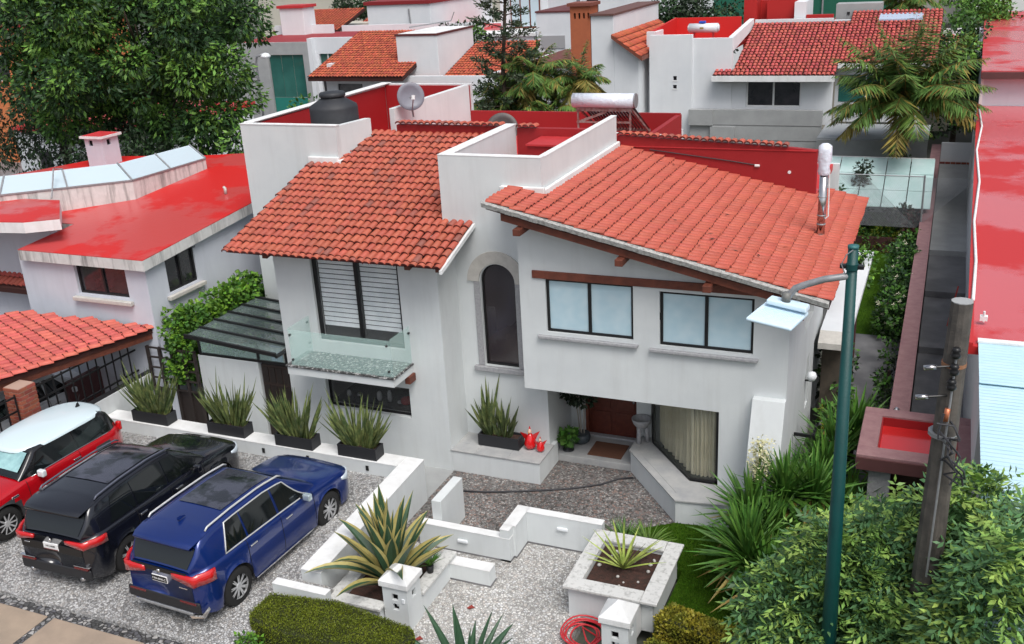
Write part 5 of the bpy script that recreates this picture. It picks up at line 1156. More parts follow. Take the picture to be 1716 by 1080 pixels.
for i in range(5):
    a, b, c, d = fr_[i], fr_[i+1], bk_[i+1], bk_[i]
    A, B_, C_, D_ = Vector((*a,4.75)), Vector((*b,4.75)), Vector((*c,5.10)), Vector((*d,5.10))
    mb = MB().add([A,B_,C_,D_,A+Vector((0,0,.02)),B_+Vector((0,0,.02)),C_+Vector((0,0,.02)),D_+Vector((0,0,.02))],[(3,2,1,0),(4,5,6,7),(0,1,5,4),(1,2,6,5),(2,3,7,6),(3,0,4,7)])
    p = mb.build('skylight_pane', glass_sky, N1); b2 = MB(); bar(b2, B_+Vector((0,0,.03)), C_+Vector((0,0,.03)), .02, .02); bar(b2, A+Vector((0,0,.02)), B_+Vector((0,0,.02)), .02, .02); b2.build('glazing_bar', galv, p)
mb = MB()
for i in range(5): a, b = bk_[i], bk_[i+1]; mb.hexa([(a[0],a[1],4.0),(b[0],b[1],4.0),(b[0]-.1,b[1]+.06,4.0),(a[0]-.1,a[1]+.06,4.0),(a[0],a[1],5.09),(b[0],b[1],5.09),(b[0]-.1,b[1]+.06,5.09),(a[0]-.1,a[1]+.06,5.09)])
mb.build('skylight_kerb', white_cap, N1)
tag(MB().tube([(-20.3,17.9,4.65),(-20.7,18.5,5.25),(-20.4,18.5,5.25)], .02).build('antenna', galv), 'thin metal antenna pole beside the long skylight', 'antenna')
MB().tube([(-16.9,20.3,4.33),(-16.9,20.3,4.48),(-16.95,20.32,4.5)], .04, 8).build('vent_pipe', stone_warm, N1, smooth=True)
t = thing('chimney', 'small white chimney with red cap beyond the long skylight', 'chimney', (-22.8, 22.4, 4.3))
mb = MB(); mb.panel(-23.15,-22.5,4.3,5.30,22.0,22.05,[(-23.0,-22.85,5.08,5.24)]); mb.panel(22.05,22.65,4.3,5.30,-22.5,-22.55,[(22.2,22.35,5.08,5.24)],ax='x'); mb.box(-23.15,-23.1,22.05,22.65,4.3,5.30); mb.box(-23.1,-22.55,22.6,22.65,4.3,5.30); mb.build('shaft', stucco_blue, t)
B('inside', dark_inside, -23.09,-22.6,22.1,22.59,4.3,5.28,t)
MB().box(-23.24,-22.41,21.91,22.74,5.302,5.37).build('cap', white_cap, t); MB().add([(-23.21,21.94,5.372),(-22.44,21.94,5.372),(-22.44,22.71,5.372),(-23.21,22.71,5.372),(-22.82,22.32,5.46)],[(0,1,4),(1,2,4),(2,3,4),(3,0,4)]).build('cap_tile', red_cap, t)
# carport
G = thing('carport', 'brick carport with faded red tiled roof and black railings at the left edge', 'carport', (-17, 14, 0))
Rr, Ff = Vector((-15.93,16.1,2.35)), Vector((-17.2,12.2,2.35))
ed = (Rr-Ff).normalized(); inn = Vector((-.95,.31,0)); inn = (inn-ed*inn.dot(ed)).normalized(); upv = (inn+Vector((0,0,.10))).normalized()
def gp(a, b, dz=0): return Ff+ed*a+upv*b+Vector((0,0,dz))
Lg = (Rr-Ff).length
mb = MB(); mb.add([gp(-4,0,-.12),gp(Lg,0,-.12),gp(Lg-1.68,3.0,-.12),gp(-4,3.0,-.12),gp(-4,0,-.03),gp(Lg,0,-.03),gp(Lg-1.68,3.0,-.03),gp(-4,3.0,-.03)], [(3,2,1,0),(4,5,6,7),(0,1,5,4),(1,2,6,5),(2,3,7,6),(3,0,4,7)])
gr_ = mb.build('roof', clay_bed, G)
sp3 = []
for i in range(18):
    for j in range(30):
        a = Lg-.28-j*.25; b = .10+i*.165
        if a > Lg-.22-.56*b: continue
        if a < -4: continue
        sp3.append(tile_matrix(gp(a, b), -upv, ed))
tiles(gr_, M('clay_faded', (.55,.115,.09), .65, col2=(.42,.07,.055), vscale=6, vmix=.6, isl=.15, rand=.15, dark=((.25,.06,.05), .88, .6)), sp3, 0, seed=8)
sp4 = [tile_matrix(gp(-4+.27*j, .0, .0), -upv, ed) for j in range(int((Lg+4)/.27))]
tiles(gr_, M('clay_edge', (.60,.13,.09), .6, rand=.15, isl=.15), sp4, 40, seed=9)
mb = MB(); bar(mb, gp(-4,.08,-.2), gp(Lg-.1,.08,-.2), .05, .07); mb.build('beam', wood, G)
def brick_pillar(cx_, cy_, z0, z1_, s=.42):
    core = B('pillar', brick_joint, cx_-s/2+.012, cx_+s/2-.012, cy_-s/2+.012, cy_+s/2-.012, z0, z1_, G); hgt = .066; n_ = int((z1_-z0)/(hgt+.022))
    mea = None
    for k in range(n_):
        z = z0+k*(hgt+.022)+.01
        offs = [(-.5,.0),(.0,.5)] if k % 2 == 0 else [(-.5,-.2),(-.2,.3),(.3,.5)]
        for (u0, u1) in offs:
            a = cx_+u0*s+(.008 if u0 > -.5 else 0); b = cx_+u1*s-(.008 if u1 < .5 else 0)
            B('brick', brick_mat, a, b, cy_-s/2, cy_-s/2+.05, z, z+hgt, core)
            a = cy_+u0*s+(.008 if u0 > -.5 else .052); b = cy_+u1*s-(.008 if u1 < .5 else 0)
            B('brick', brick_mat, cx_+s/2-.05, cx_+s/2, a, b, z, z+hgt, core)
brick_pillar(-16.72, 12.95, .0, 2.2); brick_pillar(-16.62, 16.25, .0, 2.12); 
for (a, b) in ((13.2,16.02),(9.5,12.7)):
    mb = MB(); n_ = int((b-a)/.22)
    for i in range(n_+1): y = a+(b-a)*i/n_; mb.cyl((-16.6,y,.03),(-16.6,y,2.1),.018,n=6)
    for z in (.3,.7,1.25,1.75,2.05): bar(mb, (-16.6,a,z),(-16.6,b,z),.014,.018)
    mb.build('railing', black_metal, G)
B('back_wall', stucco, -24, -19.5, 17.3, 17.4, .4, 2.4, G); B('side_wall', mauve_dark, -17.9, -17.8, 15.0, 17, .5, 1.2, G)
B('carport_floor', mauve_dark, -23.8, -16.5, 10, 17.2, .002, .03, G)
# small tile skirt behind carport
sp5 = []
for i in range(26):
    for j in range(3): sp5.append(tile_matrix((-19.1-.17*i, 16.55+j*.24, 2.75+j*.12), (1,0,0), (0,1,.5)))
sk = MB().hexa([(-24,16.5,2.6),(-19.0,16.5,2.6),(-19.0,17.1,2.9),(-24,17.1,2.9),(-24,16.5,2.72),(-19.0,16.5,2.72),(-19.0,17.1,3.02),(-24,17.1,3.02)]).build('roof_skirt', clay_bed, N1)
tiles(sk, M('clay_dark', (.30,.05,.035), .7, isl=.2), sp5, 0, seed=10)  # darker clay colour for the skirt tiles
# trellis gate
t = thing('trellis_gate', 'dark brown wooden lattice gate between the carport and the white side wall', 'gate', (-15.4, 15.9, 0))
mb = MB(); bwn = M('trellis_brown', (.028,.02,.018), .7)
for x in (-16.12,-15.78,-15.44,-15.1,-14.80): bar(mb, (x,15.9,.05),(x,15.9,1.95),.03)
for z in (.95,1.2,1.45,1.7,1.93): bar(mb, (-16.13,15.88,z),(-14.77,15.88,z),.012,.02)
mb.build('lattice', bwn, t); B('gate_panel', bwn, -16.1, -14.8, 15.93, 15.97, .05, .92, t)
# vine hedge
vn = thing('vine_hedge', 'bright green ivy hedge climbing the wall between the left house and the glass canopy', 'hedge', (-15.2, 17, 0))
r = random.Random(31); cs = []; rs_ = []
for i in range(125):
    y = r.uniform(15.9, 19.2); z = r.uniform(1.25, 2.62); cs.append((-15.35+r.uniform(-.2,.25)+(y-16)*.06, y, z)); rs_.append(r.uniform(.22,.36))
crown('foliage', [leaf_vine, leaf_bush], cs, rs_, 1500, .10, vn, seed=11, aspect=.42, flat=.9); B('wall_behind', stucco_blue, -15.7, -15.5, 15.9, 19.2, 0, 2.3, vn)
# ================================================================ ON THE ROOFS
t = thing('water_tank', 'black plastic water tank on the flat part of the main house roof', 'water tank', (-12.9, 19.6, 5.76))
MB().lathe((-12.92,19.65,5.76), [(.50,0),(.545,.03),(.55,.45),(.56,.47),(.55,.49),(.55,.92),(.53,.98),(.30,1.12),(.27,1.13),(.27,1.18),(.01,1.22)], 36).build('tank', tank_black, t, smooth=True)
MB().lathe((-12.92,19.65,6.93), [(.29,0),(.30,.02),(.30,.07),(.27,.10),(.01,.12)], 28).build('lid', tank_black, t, smooth=True)
B('tank_label', plate_white, -12.50,-12.44,19.28,19.33,6.10,6.18,t)
def dish(c, r_, az, el, label, mat=satin_grey):
    t = thing('satellite_dish', label, 'satellite dish', c)
    mb = MB(); n_ = 28; vs = [(0,0,0)]; fs = []
    for j, f in enumerate((.35,.7,1.0)):
        for i in range(n_): a = 2*math.pi*i/n_; vs.append((r_*f*math.cos(a), r_*f*1.0*math.sin(a), .28*r_*f*f))
    fs = [(0,1+i,1+(i+1)%n_) for i in range(n_)]+[(1+j*n_+i,1+(j+1)*n_+i,1+(j+1)*n_+(i+1)%n_,1+j*n_+(i+1)%n_) for j in range(2) for i in range(n_)]
    mb.add(vs, fs); o = mb.build('reflector', mat, t, smooth=True)
    R_ = Matrix.Translation(Vector(c)) @ Matrix.Rotation(az, 4, 'Z') @ Matrix.Rotation(el, 4, 'X'); o.matrix_basis = Matrix.Translation(-WT[t]) @ R_
    s_ = o.modifiers.new('s','SOLIDIFY'); s_.thickness = .02
    q = MB().tube([R_ @ Vector((0,-r_*.9,.25*r_)), R_ @ Vector((0,-r_*.3,r_*1.0))], .015); q.build('arm', galv, t)
    q = R_ @ Vector((0,-r_*.3,r_*1.0)); MB().cyl(q, q+Vector((.0,.02,.1)), .045, n=10).build('receiver', white_cap, t)
    MB().tube([Vector(c), Vector(c)+Vector((0,.08,-.5))], .025).build('mast', galv, t)
    return t
dish((-12.05,21.7,6.62), .33, math.radians(40), math.radians(78), 'grey satellite dish standing against the red parapet behind the water tank')
dish((-9.30,20.9,6.02), .36, math.radians(20), math.radians(68), 'dark satellite dish half hidden behind the white tower wall', M('dish_dark', (.07,.06,.06), .5, col2=(.11,.08,.07), vscale=8))
t = thing('solar_water_heater', 'solar water heater with white tank on a rusty frame on the rear terrace', 'solar heater', (-7.6, 23, 5.2))
MB().cyl((-8.33,23.0,6.36),(-6.80,23.0,6.36),.17,n=24).build('tank', wrap_white, t, smooth=True); MB().cyl((-6.80,23.0,6.36),(-6.77,23.0,6.36),.175,n=24).build('tank_cap', galv, t)
rusty = M('rusty_frame', (.22,.06,.05), .6, col2=(.35,.3,.28), vscale=9, vmix=.9)
mb = MB()
for x in (-8.22,-6.92): bar(mb,(x,23.0,5.2),(x,23.0,6.22),.02); bar(mb,(x,23.0,6.2),(x,24.6,5.35),.02); bar(mb,(x,24.6,5.2),(x,24.6,5.4),.02); bar(mb,(x,23.0,5.6),(x,24.4,5.25),.012)
bar(mb,(-8.25,22.98,6.15),(-6.88,22.98,6.15),.03,.04); bar(mb,(-8.25,22.98,5.85),(-6.9,22.98,5.85),.015,.02); bar(mb,(-8.2,22.98,5.85),(-7.5,22.98,6.1),.012); bar(mb,(-8.25,24.6,5.38),(-6.88,24.6,5.38),.02)
mb.build('frame', rusty, t)
for i in range(16): MB().cyl((-8.15+i*.082,23.1,6.25),(-8.15+i*.082,24.6,5.42),.028,n=8).build('solar_tube', glass_dark, t, smooth=True)
mb = MB(); mb.tube([(-8.9,22.6,5.42),(-5.6,22.6,5.48)], .028); mb.tube([(-8.3,21.8,5.86),(-5.7,21.8,5.80)], .02)
tag(mb.build('pipes', white_cap), 'white water pipes running across the rear terrace under the solar heater', 'pipes')
t = thing('flue_pipe', 'shiny steel flue pipe with white plastic wrapped top on the right tiled roof', 'chimney pipe', (-2.0,18.8,4.5))
MB().cyl((-2.0,18.8,4.46),(-2.0,18.8,5.75),.075,n=20).build('pipe', steel, t, smooth=True)
for z in (4.78,4.95,5.30): MB().cyl((-2.0,18.8,z),(-2.0,18.8,z+.02),.082,n=20).build('pipe_joint', galv, t, smooth=True)
MB().cyl((-2.0,18.8,4.44),(-2.0,18.8,4.60),.10,.078,n=16).build('pipe_collar', M('collar', (.32,.14,.12), .6), t, smooth=True)
mb = MB(); r = random.Random(6); prof = [(.09,0),(.11,.06),(.10,.16),(.12,.28),(.125,.42),(.115,.52),(.06,.57),(.01,.58)]; n_ = 14; vs = []
for (q, z) in prof:
    for i in range(n_): a = 2*math.pi*i/n_; k = q*(1+r.uniform(-.12,.12)); vs.append((-2.0+k*math.cos(a),18.8+k*math.sin(a),5.72+z))
mb.add(vs, [(j*n_+i, j*n_+(i+1)%n_, (j+1)*n_+(i+1)%n_, (j+1)*n_+i) for j in range(len(prof)-1) for i in range(n_)]); mb.build('plastic_wrap', wrap_white, t, smooth=True)
MB().tube([(-1.90,18.78,5.8),(-1.88,18.78,4.95),(-1.93,18.78,4.90)], .012).build('tie_strip', white_cap, t)
# ================================================================ STREET LAMP AND POLE
t = thing('street_lamp', 'green steel street lamp pole with a grey arm and pale blue lantern', 'street lamp', (-.74,10,0))
MB().cyl((-.70,10,0),(-.745,10,7.0),.105,.05,n=20).build('pole', pole_green, t, smooth=True); MB().cyl((-.745,10,7.0),(-.745,10,7.03),.054,n=20).build('pole_cap', M('cap_green', (.03,.14,.14), .5), t, smooth=True)
arm = [(-.74,9.99,6.72),(-1.0,9.99,6.66),(-1.2,9.99,6.58),(-1.28,9.99,6.54),(-1.33,9.98,6.47),(-1.36,9.97,6.42)]
MB().tube(arm, .035, 12).build('arm', galv, t, smooth=True)
MB().cyl((-.745,10,6.78),(-.745,10,6.84),.062,n=20).build('clamp', pole_green, t); MB().box(-.86,-.63,9.97,10.03,6.79,6.83).build('clamp_bolts', black_metal, t, bevel=.005)
MB().tube([(-.74,9.94,7.0),(-.80,9.92,6.95),(-.84,9.92,6.85),(-.80,9.93,6.75)], .006).build('cable', galv, t)
ln = MB(); ln.hexa([(-1.71,9.64,6.27),(-1.25,9.60,6.21),(-1.13,9.98,6.26),(-1.57,10.02,6.32),(-1.71,9.64,6.31),(-1.25,9.60,6.25),(-1.13,9.98,6.31),(-1.57,10.02,6.37)]); lo = ln.build('lantern', lamp_body, t, bevel=.015)
MB().hexa([(-1.56,9.90,6.375),(-1.14,9.86,6.32),(-1.12,10.02,6.32),(-1.53,10.06,6.375),(-1.55,9.91,6.43),(-1.15,9.87,6.38),(-1.13,10.01,6.38),(-1.52,10.05,6.43)]).build('lantern_housing', lamp_body, t, bevel=.015)
for i in range(22):
    u = i/21; a = Vector((-1.65,9.70,6.312)).lerp(Vector((-1.26,9.66,6.256)), u); b = Vector((-1.54,9.90,6.345)).lerp(Vector((-1.18,9.87,6.298)), u); mb = MB(); bar(mb, a, b, .004, .006); mb.build('cooling_fin', lamp_body, lo)
MB().cyl((-1.36,9.95,6.40),(-1.36,9.95,6.50),.045,n=18).build('photocell', M('photocell', (.14,.14,.13), .5, col2=(.22,.22,.21), vscale=20), t, smooth=True)
t = thing('utility_pole', 'weathered dark concrete utility pole with wire insulators and clamps', 'utility pole', (.2,10.5,0))
MB().cyl((.19,10.5,0),(.30,10.5,6.36),.20,.108,n=12).build('pole', pole_concrete, t, smooth=False)
MB().cyl((.30,10.5,6.361),(.30,10.5,6.37),.106,n=12).build('pole_top', concrete, t)
MB().tube([(.30,10.36,5.9),(.27,10.32,4.6),(.24,10.28,3.2)], .012).build('ground_wire', galv, t)
MB().cyl((.285,10.5,5.66),(.286,10.5,5.70),.125,n=12).build('band', M('rust_band', (.30,.14,.07), .7), t)
MB().cyl((.25,10.5,4.85),(.252,10.5,4.89),.15,n=12).build('band', galv, t)
for (x,y,z) in ((.29,10.34,5.80),(.29,10.33,5.62),(.28,10.33,5.45)):
    MB().lathe((x,y,z), [(.03,0),(.05,.02),(.05,.05),(.035,.07),(.05,.09),(.03,.12)], 12).build('insulator', black_metal, t, smooth=True)
for (x,z) in ((.10,5.68),(.05,5.34)):
    MB().cyl((x-.10,10.3,z),(x+.02,10.3,z+.02),.028,n=10).build('connector', steel, t, smooth=True); MB().tube([(x+.02,10.3,z+.02),(x+.2,10.36,z+.03)], .012).build('wire', black_metal, t)
MB().cyl((.26,10.32,5.10),(.27,10.32,5.24),.028,n=10).build('connector', M('copper', (.6,.2,.1), .4, .6), t, smooth=True)
r = random.Random(44); mb = MB()
for k in range(4):
    P_ = [(.26+r.uniform(-.12,.12)+.02*i, 10.28+r.uniform(-.05,.05), 5.15-.09*i+r.uniform(-.06,.06)) for i in range(9)]; mb.tube(P_, .012, 5)
mb.build('cable_bundle', hose_black, t)
# wires in front of the wall behind
# ================================================================ RIGHT SIDE
bw_ = thing('boundary_wall', 'long weathered mauve boundary wall running back between lawn and driveway', 'wall', (-.35, 30, 0))
B('wall', concrete, -.51, -.19, 18.2, 45, -.2, 1.17, bw_); B('wall_top', mauve, -.53, -.17, 18.2, 45, 1.172, 1.20, bw_)
mb = MB().lathe((-.40,18.6,1.22), [(.005,0),(.05,.02),(.06,.06),(.03,.1)], 10); tag(mb.build('wall_lamp', steel), 'small round chrome lamp at the near end of the mauve wall', 'lamp')
gc = thing('gate_roof', 'flat gate roof with raised mauve rim around a wet red floor', 'gate roof', (0, 17, 0))
B('rim', mauve, -.92, 1.0, 16.0, 16.34, 1.35, 1.6, gc, bevel=.02); B('rim', mauve, -.92, 1.0, 17.62, 17.92, 1.35, 1.6, gc, bevel=.02); B('rim', mauve, -.92, -.60, 16.342, 17.618, 1.35, 1.6, gc, bevel=.02); B('rim', mauve, .66, 1.0, 16.342, 17.618, 1.35, 1.6, gc, bevel=.02)
B('fascia', mauve_dark, -.90, .98, 15.96, 15.998, 1.33, 1.55, gc)
B('roof_floor', M('wet_red', (.55,.02,.02), .12, col2=(.5,.03,.03), vscale=1.5, bump=.05, bscale=6), -.60, .66, 16.34, 17.62, 1.36, 1.40, gc)
B('lining', red_wall, -.598,.658, 17.60,17.618, 1.40,1.56, gc); B('lining', red_wall, -.598,-.58, 16.342,17.60, 1.40,1.56, gc)
B('pillar', stone, -.7, -.35, 16.1, 16.5, 0, 1.33, gc); B('pillar', stone, .5, .9, 16.1, 16.5, 0, 1.33, gc)
B('gate', M('gate_brown', (.06,.03,.02), .6), -.35, .5, 16.5, 16.56, 0, 1.3, gc)
mb = MB()
for i in range(9): bar(mb, (-.12+i*.08,18.6,.1),(-.12+i*.08,18.6,1.2),.01)
bar(mb,(-.14,18.6,1.15),(.6,18.6,1.15),.02); bar(mb,(-.14,18.6,.7),(.6,18.6,.7),.015); bar(mb,(-.14,18.7,.3),(.6,18.7,1.1),.02)
tag(mb.build('iron_gate', black_metal), 'black iron gate across the dark driveway behind the utility pole', 'gate')
bx = thing('bicycle', 'dark bicycle frame leaning behind the iron gate', 'bicycle', (.2,19.2,.1))
for x in (-.0,.55):
    mb = MB(); mb.tube([(x+.25*math.cos(a*.35),19.3,.38+.25*math.sin(a*.35)) for a in range(19)], .015); mb.build('wheel', black_metal, bx)
mb = MB(); mb.tube([(0,19.3,.38),(.2,19.3,.7),(.45,19.3,.72),(.25,19.3,.4),(.2,19.3,.7)], .018); mb.tube([(.45,19.3,.72),(.55,19.3,.38)], .018); mb.tube([(.45,19.3,.72),(.46,19.3,.85)], .012); mb.build('frame', black_metal, bx)
ww = thing('garden_wall', 'white wall with a brick base at the far end of the driveway', 'wall', (.3, 44, 0))
B('wall', stucco_bg, -.16, 2, 44, 44.2, .2, 1.45, ww); 
r = random.Random(3)
for k in range(5):
    for i in range(8):
        x = -.16+i*.2+(.1 if k % 2 else 0); B('brick', brick_mat, x, x+.185, 43.93, 43.998, -.35+k*.11+.5, -.35+k*.11+.095+.5, ww)
tag(MB().tube([(.45,26.0,.3),(.62,26.4,1.25)], .02).build('broom_handle', M('handle_red', (.4,.03,.02), .5)), 'red broom handle leaning at the edge of the driveway step', 'broom')
R3 = thing('house', 'neighbouring house at the right edge with a large puddled red flat roof', 'house', (3, 25, 0))
B('wall', stucco_bg, .86, 9, 15.2, 40.4, 0, 3.4, R3)
MB().prism([(.62,16.6),(9,16.6),(9,40.6),(.92,40.6)], 'z', 3.36, 3.50).build('roof', red_roof_far, R3)
MB().hexa([(.60,16.6,3.505),(.70,16.6,3.505),(1.0,40.6,3.505),(.90,40.6,3.505),(.60,16.6,3.56),(.70,16.6,3.56),(1.0,40.6,3.56),(.90,40.6,3.56)]).build('roof_edge', M('red_edge', (.5,.02,.02), .5), R3)
MB().tube([(.96,39.5,3.60),(1.02,36,3.58),(.84,32,3.59),(.88,28,3.59),(.74,24,3.59),(.76,21,3.59),(.70,18.6,3.60)], .03, 8).build('cable', white_cap, R3, smooth=True)
B('upper_wall', stucco_blue, 1.06, 9, 40.62, 60, 3.0, 4.52, R3); B('upper_wall_end', white_cap, .96, 1.055, 40.55, 41.0, 3.5, 4.45, R3)
MB().prism([(.93,40.3),(12,40.3),(12,66),(1.35,66)], 'z', 4.53, 4.78).build('upper_roof', red_roof_far, R3)
B('upper_fascia', mauve_dark, .95, 12, 40.2, 40.29, 4.50, 4.74, R3)
tag(MB().box(.80,.92,17.6,17.7,3.58,3.66).cyl((.86,17.62,3.56),(.86,17.62,3.75),.02).build('wall_camera', white_cap), 'small white camera on the near corner of the red flat roof', 'camera')
cs_ = thing('sheet_roof', 'pale blue corrugated sheet roof in front of the red flat roof at the right', 'roof', (2, 14, 0))
for k, (ya, yb, z_) in enumerate(((15.1,16.8,3.52),(9.0,15.3,3.47))):
    nx_ = 120; x0_, x1_ = .78, 4.6
    vs = []; fs = []; ny_ = 40
    for j in range(ny_+1):
        y = ya+(yb-ya)*j/ny_; 
        for x in (x0_, x1_): vs.append((x, y, z_+.0*j+.012*math.sin(j*math.pi)+.010*(j % 2)-.0*(yb-y)))
    mb = MB(); ny2 = int((yb-ya)/.11); vs = []
    for j in range(ny2*2+1):
        y = ya+(yb-ya)*j/(ny2*2)
        for x in (x0_, x1_): vs.append((x, y, z_+(.012 if j % 2 else 0)))
    mb.add(vs, [(2*j,2*j+1,2*j+3,2*j+2) for j in range(ny2*2)]); o = mb.build('roof_sheet', sheet_blue, cs_); sm_ = o.modifiers.new('s','SOLIDIFY'); sm_.thickness = .01
B('sheet_flashing', white_cap, .77, 4.6, 16.7, 16.85, 3.53, 3.56, cs_)
B('support_wall', concrete, .84, 4.6, 9.2, 15.1, 0, 3.45, cs_)
# ================================================================ BACKGROUND HOUSES
def roof_plane(par, x0, x1, y0, y1, ze, s, mat, bed=clay_bed, step=.17, low=True, seed=1, cut=None, name='roof'):
    """roof rising along +y from the eave (y0, ze)"""
    z = lambda y: ze+s*(y-y0)
    o = MB().hexa([(x0,y0,z(y0)-.18),(x1,y0,z(y0)-.18),(x1,y1,z(y1)-.18),(x0,y1,z(y1)-.18),(x0,y0,z(y0)-.02),(x1,y0,z(y0)-.02),(x1,y1,z(y1)-.02),(x0,y1,z(y1)-.02)]).build(name, bed, par)
    sp_ = []; n_ = int((x1-x0)/step); st_ = (x1-x0)/n_; up = Vector((0,1,s)).normalized()
    for i in range(n_):
        for j in range(int((y1-y0)/.26)+1):
            y = y0-.03+j*.26; x = x0+st_*(i+.5)
            if y+.28 > y1+.1 or (cut and cut(x, y+.2)): continue
            sp_.append(tile_matrix((x, y, z(y)), (1,0,0), up))
    tiles(o, mat, sp_, 0, seed=seed, low=True, scale=1.05)
    return o
# W: white house like the main one, behind on the left
W_ = thing('house', 'white house with orange tiled roofs and a plain white box tower behind the water tank', 'house', (-25, 42, 0))
mb = MB(); mb.panel(-27.6, -19.0, 0, 4.45, 41.6, 41.8, [(-27.0,-25.6,2.4,4.1),(-24.8,-23.5,3.2,4.0)]); mb.box(-22.9,-18.6,41.3,41.5,0,3.7); mb.box(-19.2,-19.0,41.8,50,0,4.5); mb.box(-27.6,-27.4,41.8,48,0,5); mb.build('wall', stucco_bg, W_)
B('pane', glass_dark, -27.0,-25.6,41.7,41.72,2.4,4.1,W_); B('pane', glass_dark, -24.8,-23.5,41.7,41.72,3.2,4.0,W_)
roof_plane(W_, -28.1, -23.0, 40.85, 42.3, 4.5, .315, clay_far, seed=21); roof_plane(W_, -28.1, -24.0, 42.3, 46.0, 4.957, .315, clay_far, seed=22)
roof_plane(W_, -23.2, -19.9, 41.4, 42.6, 3.92, .30, clay_far, seed=23); roof_plane(W_, -21.8, -18.4, 42.6, 46.4, 4.28, .30, clay_far, seed=24)
B('tower', stucco_bg, -23.98, -21.84, 42.3, 46.2, 3.5, 6.18, W_, bevel=.02)
B('tower_rim', M('rim_brown', (.10,.02,.02), .7), -24.02, -21.80, 42.26, 46.24, 6.182, 6.26, W_); B('tower_top', white_cap, -23.9, -21.92, 42.38, 46.1, 6.20, 6.27, W_)
tag(MB().tube([(-23.6,43,6.5),(-22.4,45,6.6),(-22.2,45,7.0)], .03).build('vent_pipe', galv), 'thin grey pipe bent over the white box tower', 'pipe')
# grey green glass house
V_ = thing('house', 'grey house with tall green glass window and flat dark red roof beside the big tree', 'house', (-31, 46, 0))
mb = MB(); mb.panel(-37, -30.75, 0, 5.72, 45.0, 45.2, [(-33.3,-31.1,2.0,5.1)]); mb.build('wall', concrete, V_)
mb = MB(); mb.panel(-30.5, -27.0, 0, 5.9, 45.3, 45.5, [(-30.3,-29.3,4.35,5.1),(-30.3,-29.5,1.5,3.8)]); mb.box(-30.75,-30.5,45.0,45.5,0,5.9); mb.build('wall', stucco_bg, V_)
for i in range(3): B('pane', glass_green, -33.28+i*.73, -32.57+i*.73, 45.12, 45.14, 2.9, 5.08, V_)
B('pane', M('glass_teal', (.02,.2,.16), .1), -33.28, -31.12, 45.12,45.14,2.02,2.88,V_); B('mullion', white_cap, -29.84,-29.78,45.36,45.4,4.37,5.08,V_)
B('pane', glass_green, -30.28,-29.32,45.42,45.44,4.37,5.08,V_); B('pane', glass_dark, -30.28,-29.52,45.42,45.44,1.5,3.8,V_)
B('flat_roof', M('roof_darkred', (.30,.015,.02), .6, col2=(.22,.01,.015), vscale=1), -36.5, -26, 45.5, 52, 5.55, 5.62, V_)
B('parapet', stucco_bg, -37, -33, 51.0, 51.2, 5.0, 6.1, V_); B('parapet', stucco_bg, -33, -24, 52, 52.2, 5.0, 5.95, V_)
B('roof_box', stucco_bg, -36.0, -34.4, 50.3, 51.5, 5.6, 7.1, V_, bevel=.03); B('roof_box_cap', red_cap, -36.1, -34.3, 50.2, 51.6, 7.102, 7.25, V_)
# upper big white box
U_ = thing('house', 'tall plain white block with dark red roof edge at the top centre of the photo', 'house', (-31, 56, 0))
B('wall', stucco_bg, -33.0, -28.7, 55, 64, 0, 6.85, U_, bevel=.03); B('roof_edge', M('edge_darkred', (.22,.012,.015), .6), -33.15, -28.6, 54.9, 64, 6.852, 7.05, U_)
B('wall', stucco_bg, -28.69, -25.0, 57, 64, 0, 5.0, U_); B('red_roof', red_roof, -28.6, -25.0, 57, 62, 5.02, 5.1, U_)
MB().tube([(-30.1,54.95,6.6),(-30.0,54.95,5.1),(-29.9,54.95,5.0)], .05).build('drain_pipe', galv, U_)
# beige houses further back, top left
def plain(name, label, x0, x1, y0, y1, h, wall_m, roof_m, wins=(), rz=.0, cap=True, z0=0, slab=.18):
    t = thing('house', label, 'house', ((x0+x1)/2, y0, 0))
    mb = MB(); mb.panel(x0, x1, z0, h, y0, y0+.2, [w_[:4] for w_ in wins]); mb.panel(y0+.2, y1, z0, h, x0, x0+.2, ax='x'); mb.panel(y0+.2, y1, z0, h, x1, x1-.2, ax='x'); mb.box(x0, x1, y1, y1+.2, z0, h); mb.build('wall', wall_m, t)
    for w_ in wins: window('window', w_[0], w_[1], w_[2], w_[3], y0+.08, w_[4], t, fr=.06, pane=w_[5] if len(w_) > 5 else glass_dark, frame=white_cap)
    if cap: B('flat_roof', roof_m, x0-.12, x1+.12, y0-.12, y1+.3, h+.002, h+slab, t)
    return t
plain('h', 'beige house with dark windows behind the left tree at the top', -58, -44, 78, 90, 6.6, stucco_beige, concrete, [(-54,-52.6,3.6,5.6,1),(-49.5,-48.5,3.8,5.6,1)])
plain('h', 'cream house with one dark window above the small white roof box', -43.6, -36.5, 74, 86, 6.6, stucco_beige, concrete, [(-42.5,-41.5,4.4,6.2,1),(-38.8,-37.2,4.8,6.2,1)])
t = thing('house', 'low house with orange tiled roof between the cream house and the tall white block', 'house', (-38, 66, 0))
B('wall', stucco_beige, -40.5, -34.2, 67, 72, 0, 4.6, t); roof_plane(t, -41.0, -34.0, 65.5, 70.5, 4.4, .28, clay_far, seed=30, step=.25)
t = thing('house', 'small house with red tiled roof peeking out beside the big tree at the top', 'house', (-46, 60, 0))
B('wall', stucco_beige, -44.4, -39.8, 62.4, 68, 0, 5.0, t); roof_plane(t, -44.8, -39.4, 61.5, 65.5, 4.9, .30, clay_far, seed=31, step=.25)
plain('h', 'orange painted house with red roof edge at the left border behind the tree', -56, -45.5, 40, 48, 7.0, stucco_orange, red_roof, [(-47.6,-46.4,4.4,5.8,1)], slab=.3)
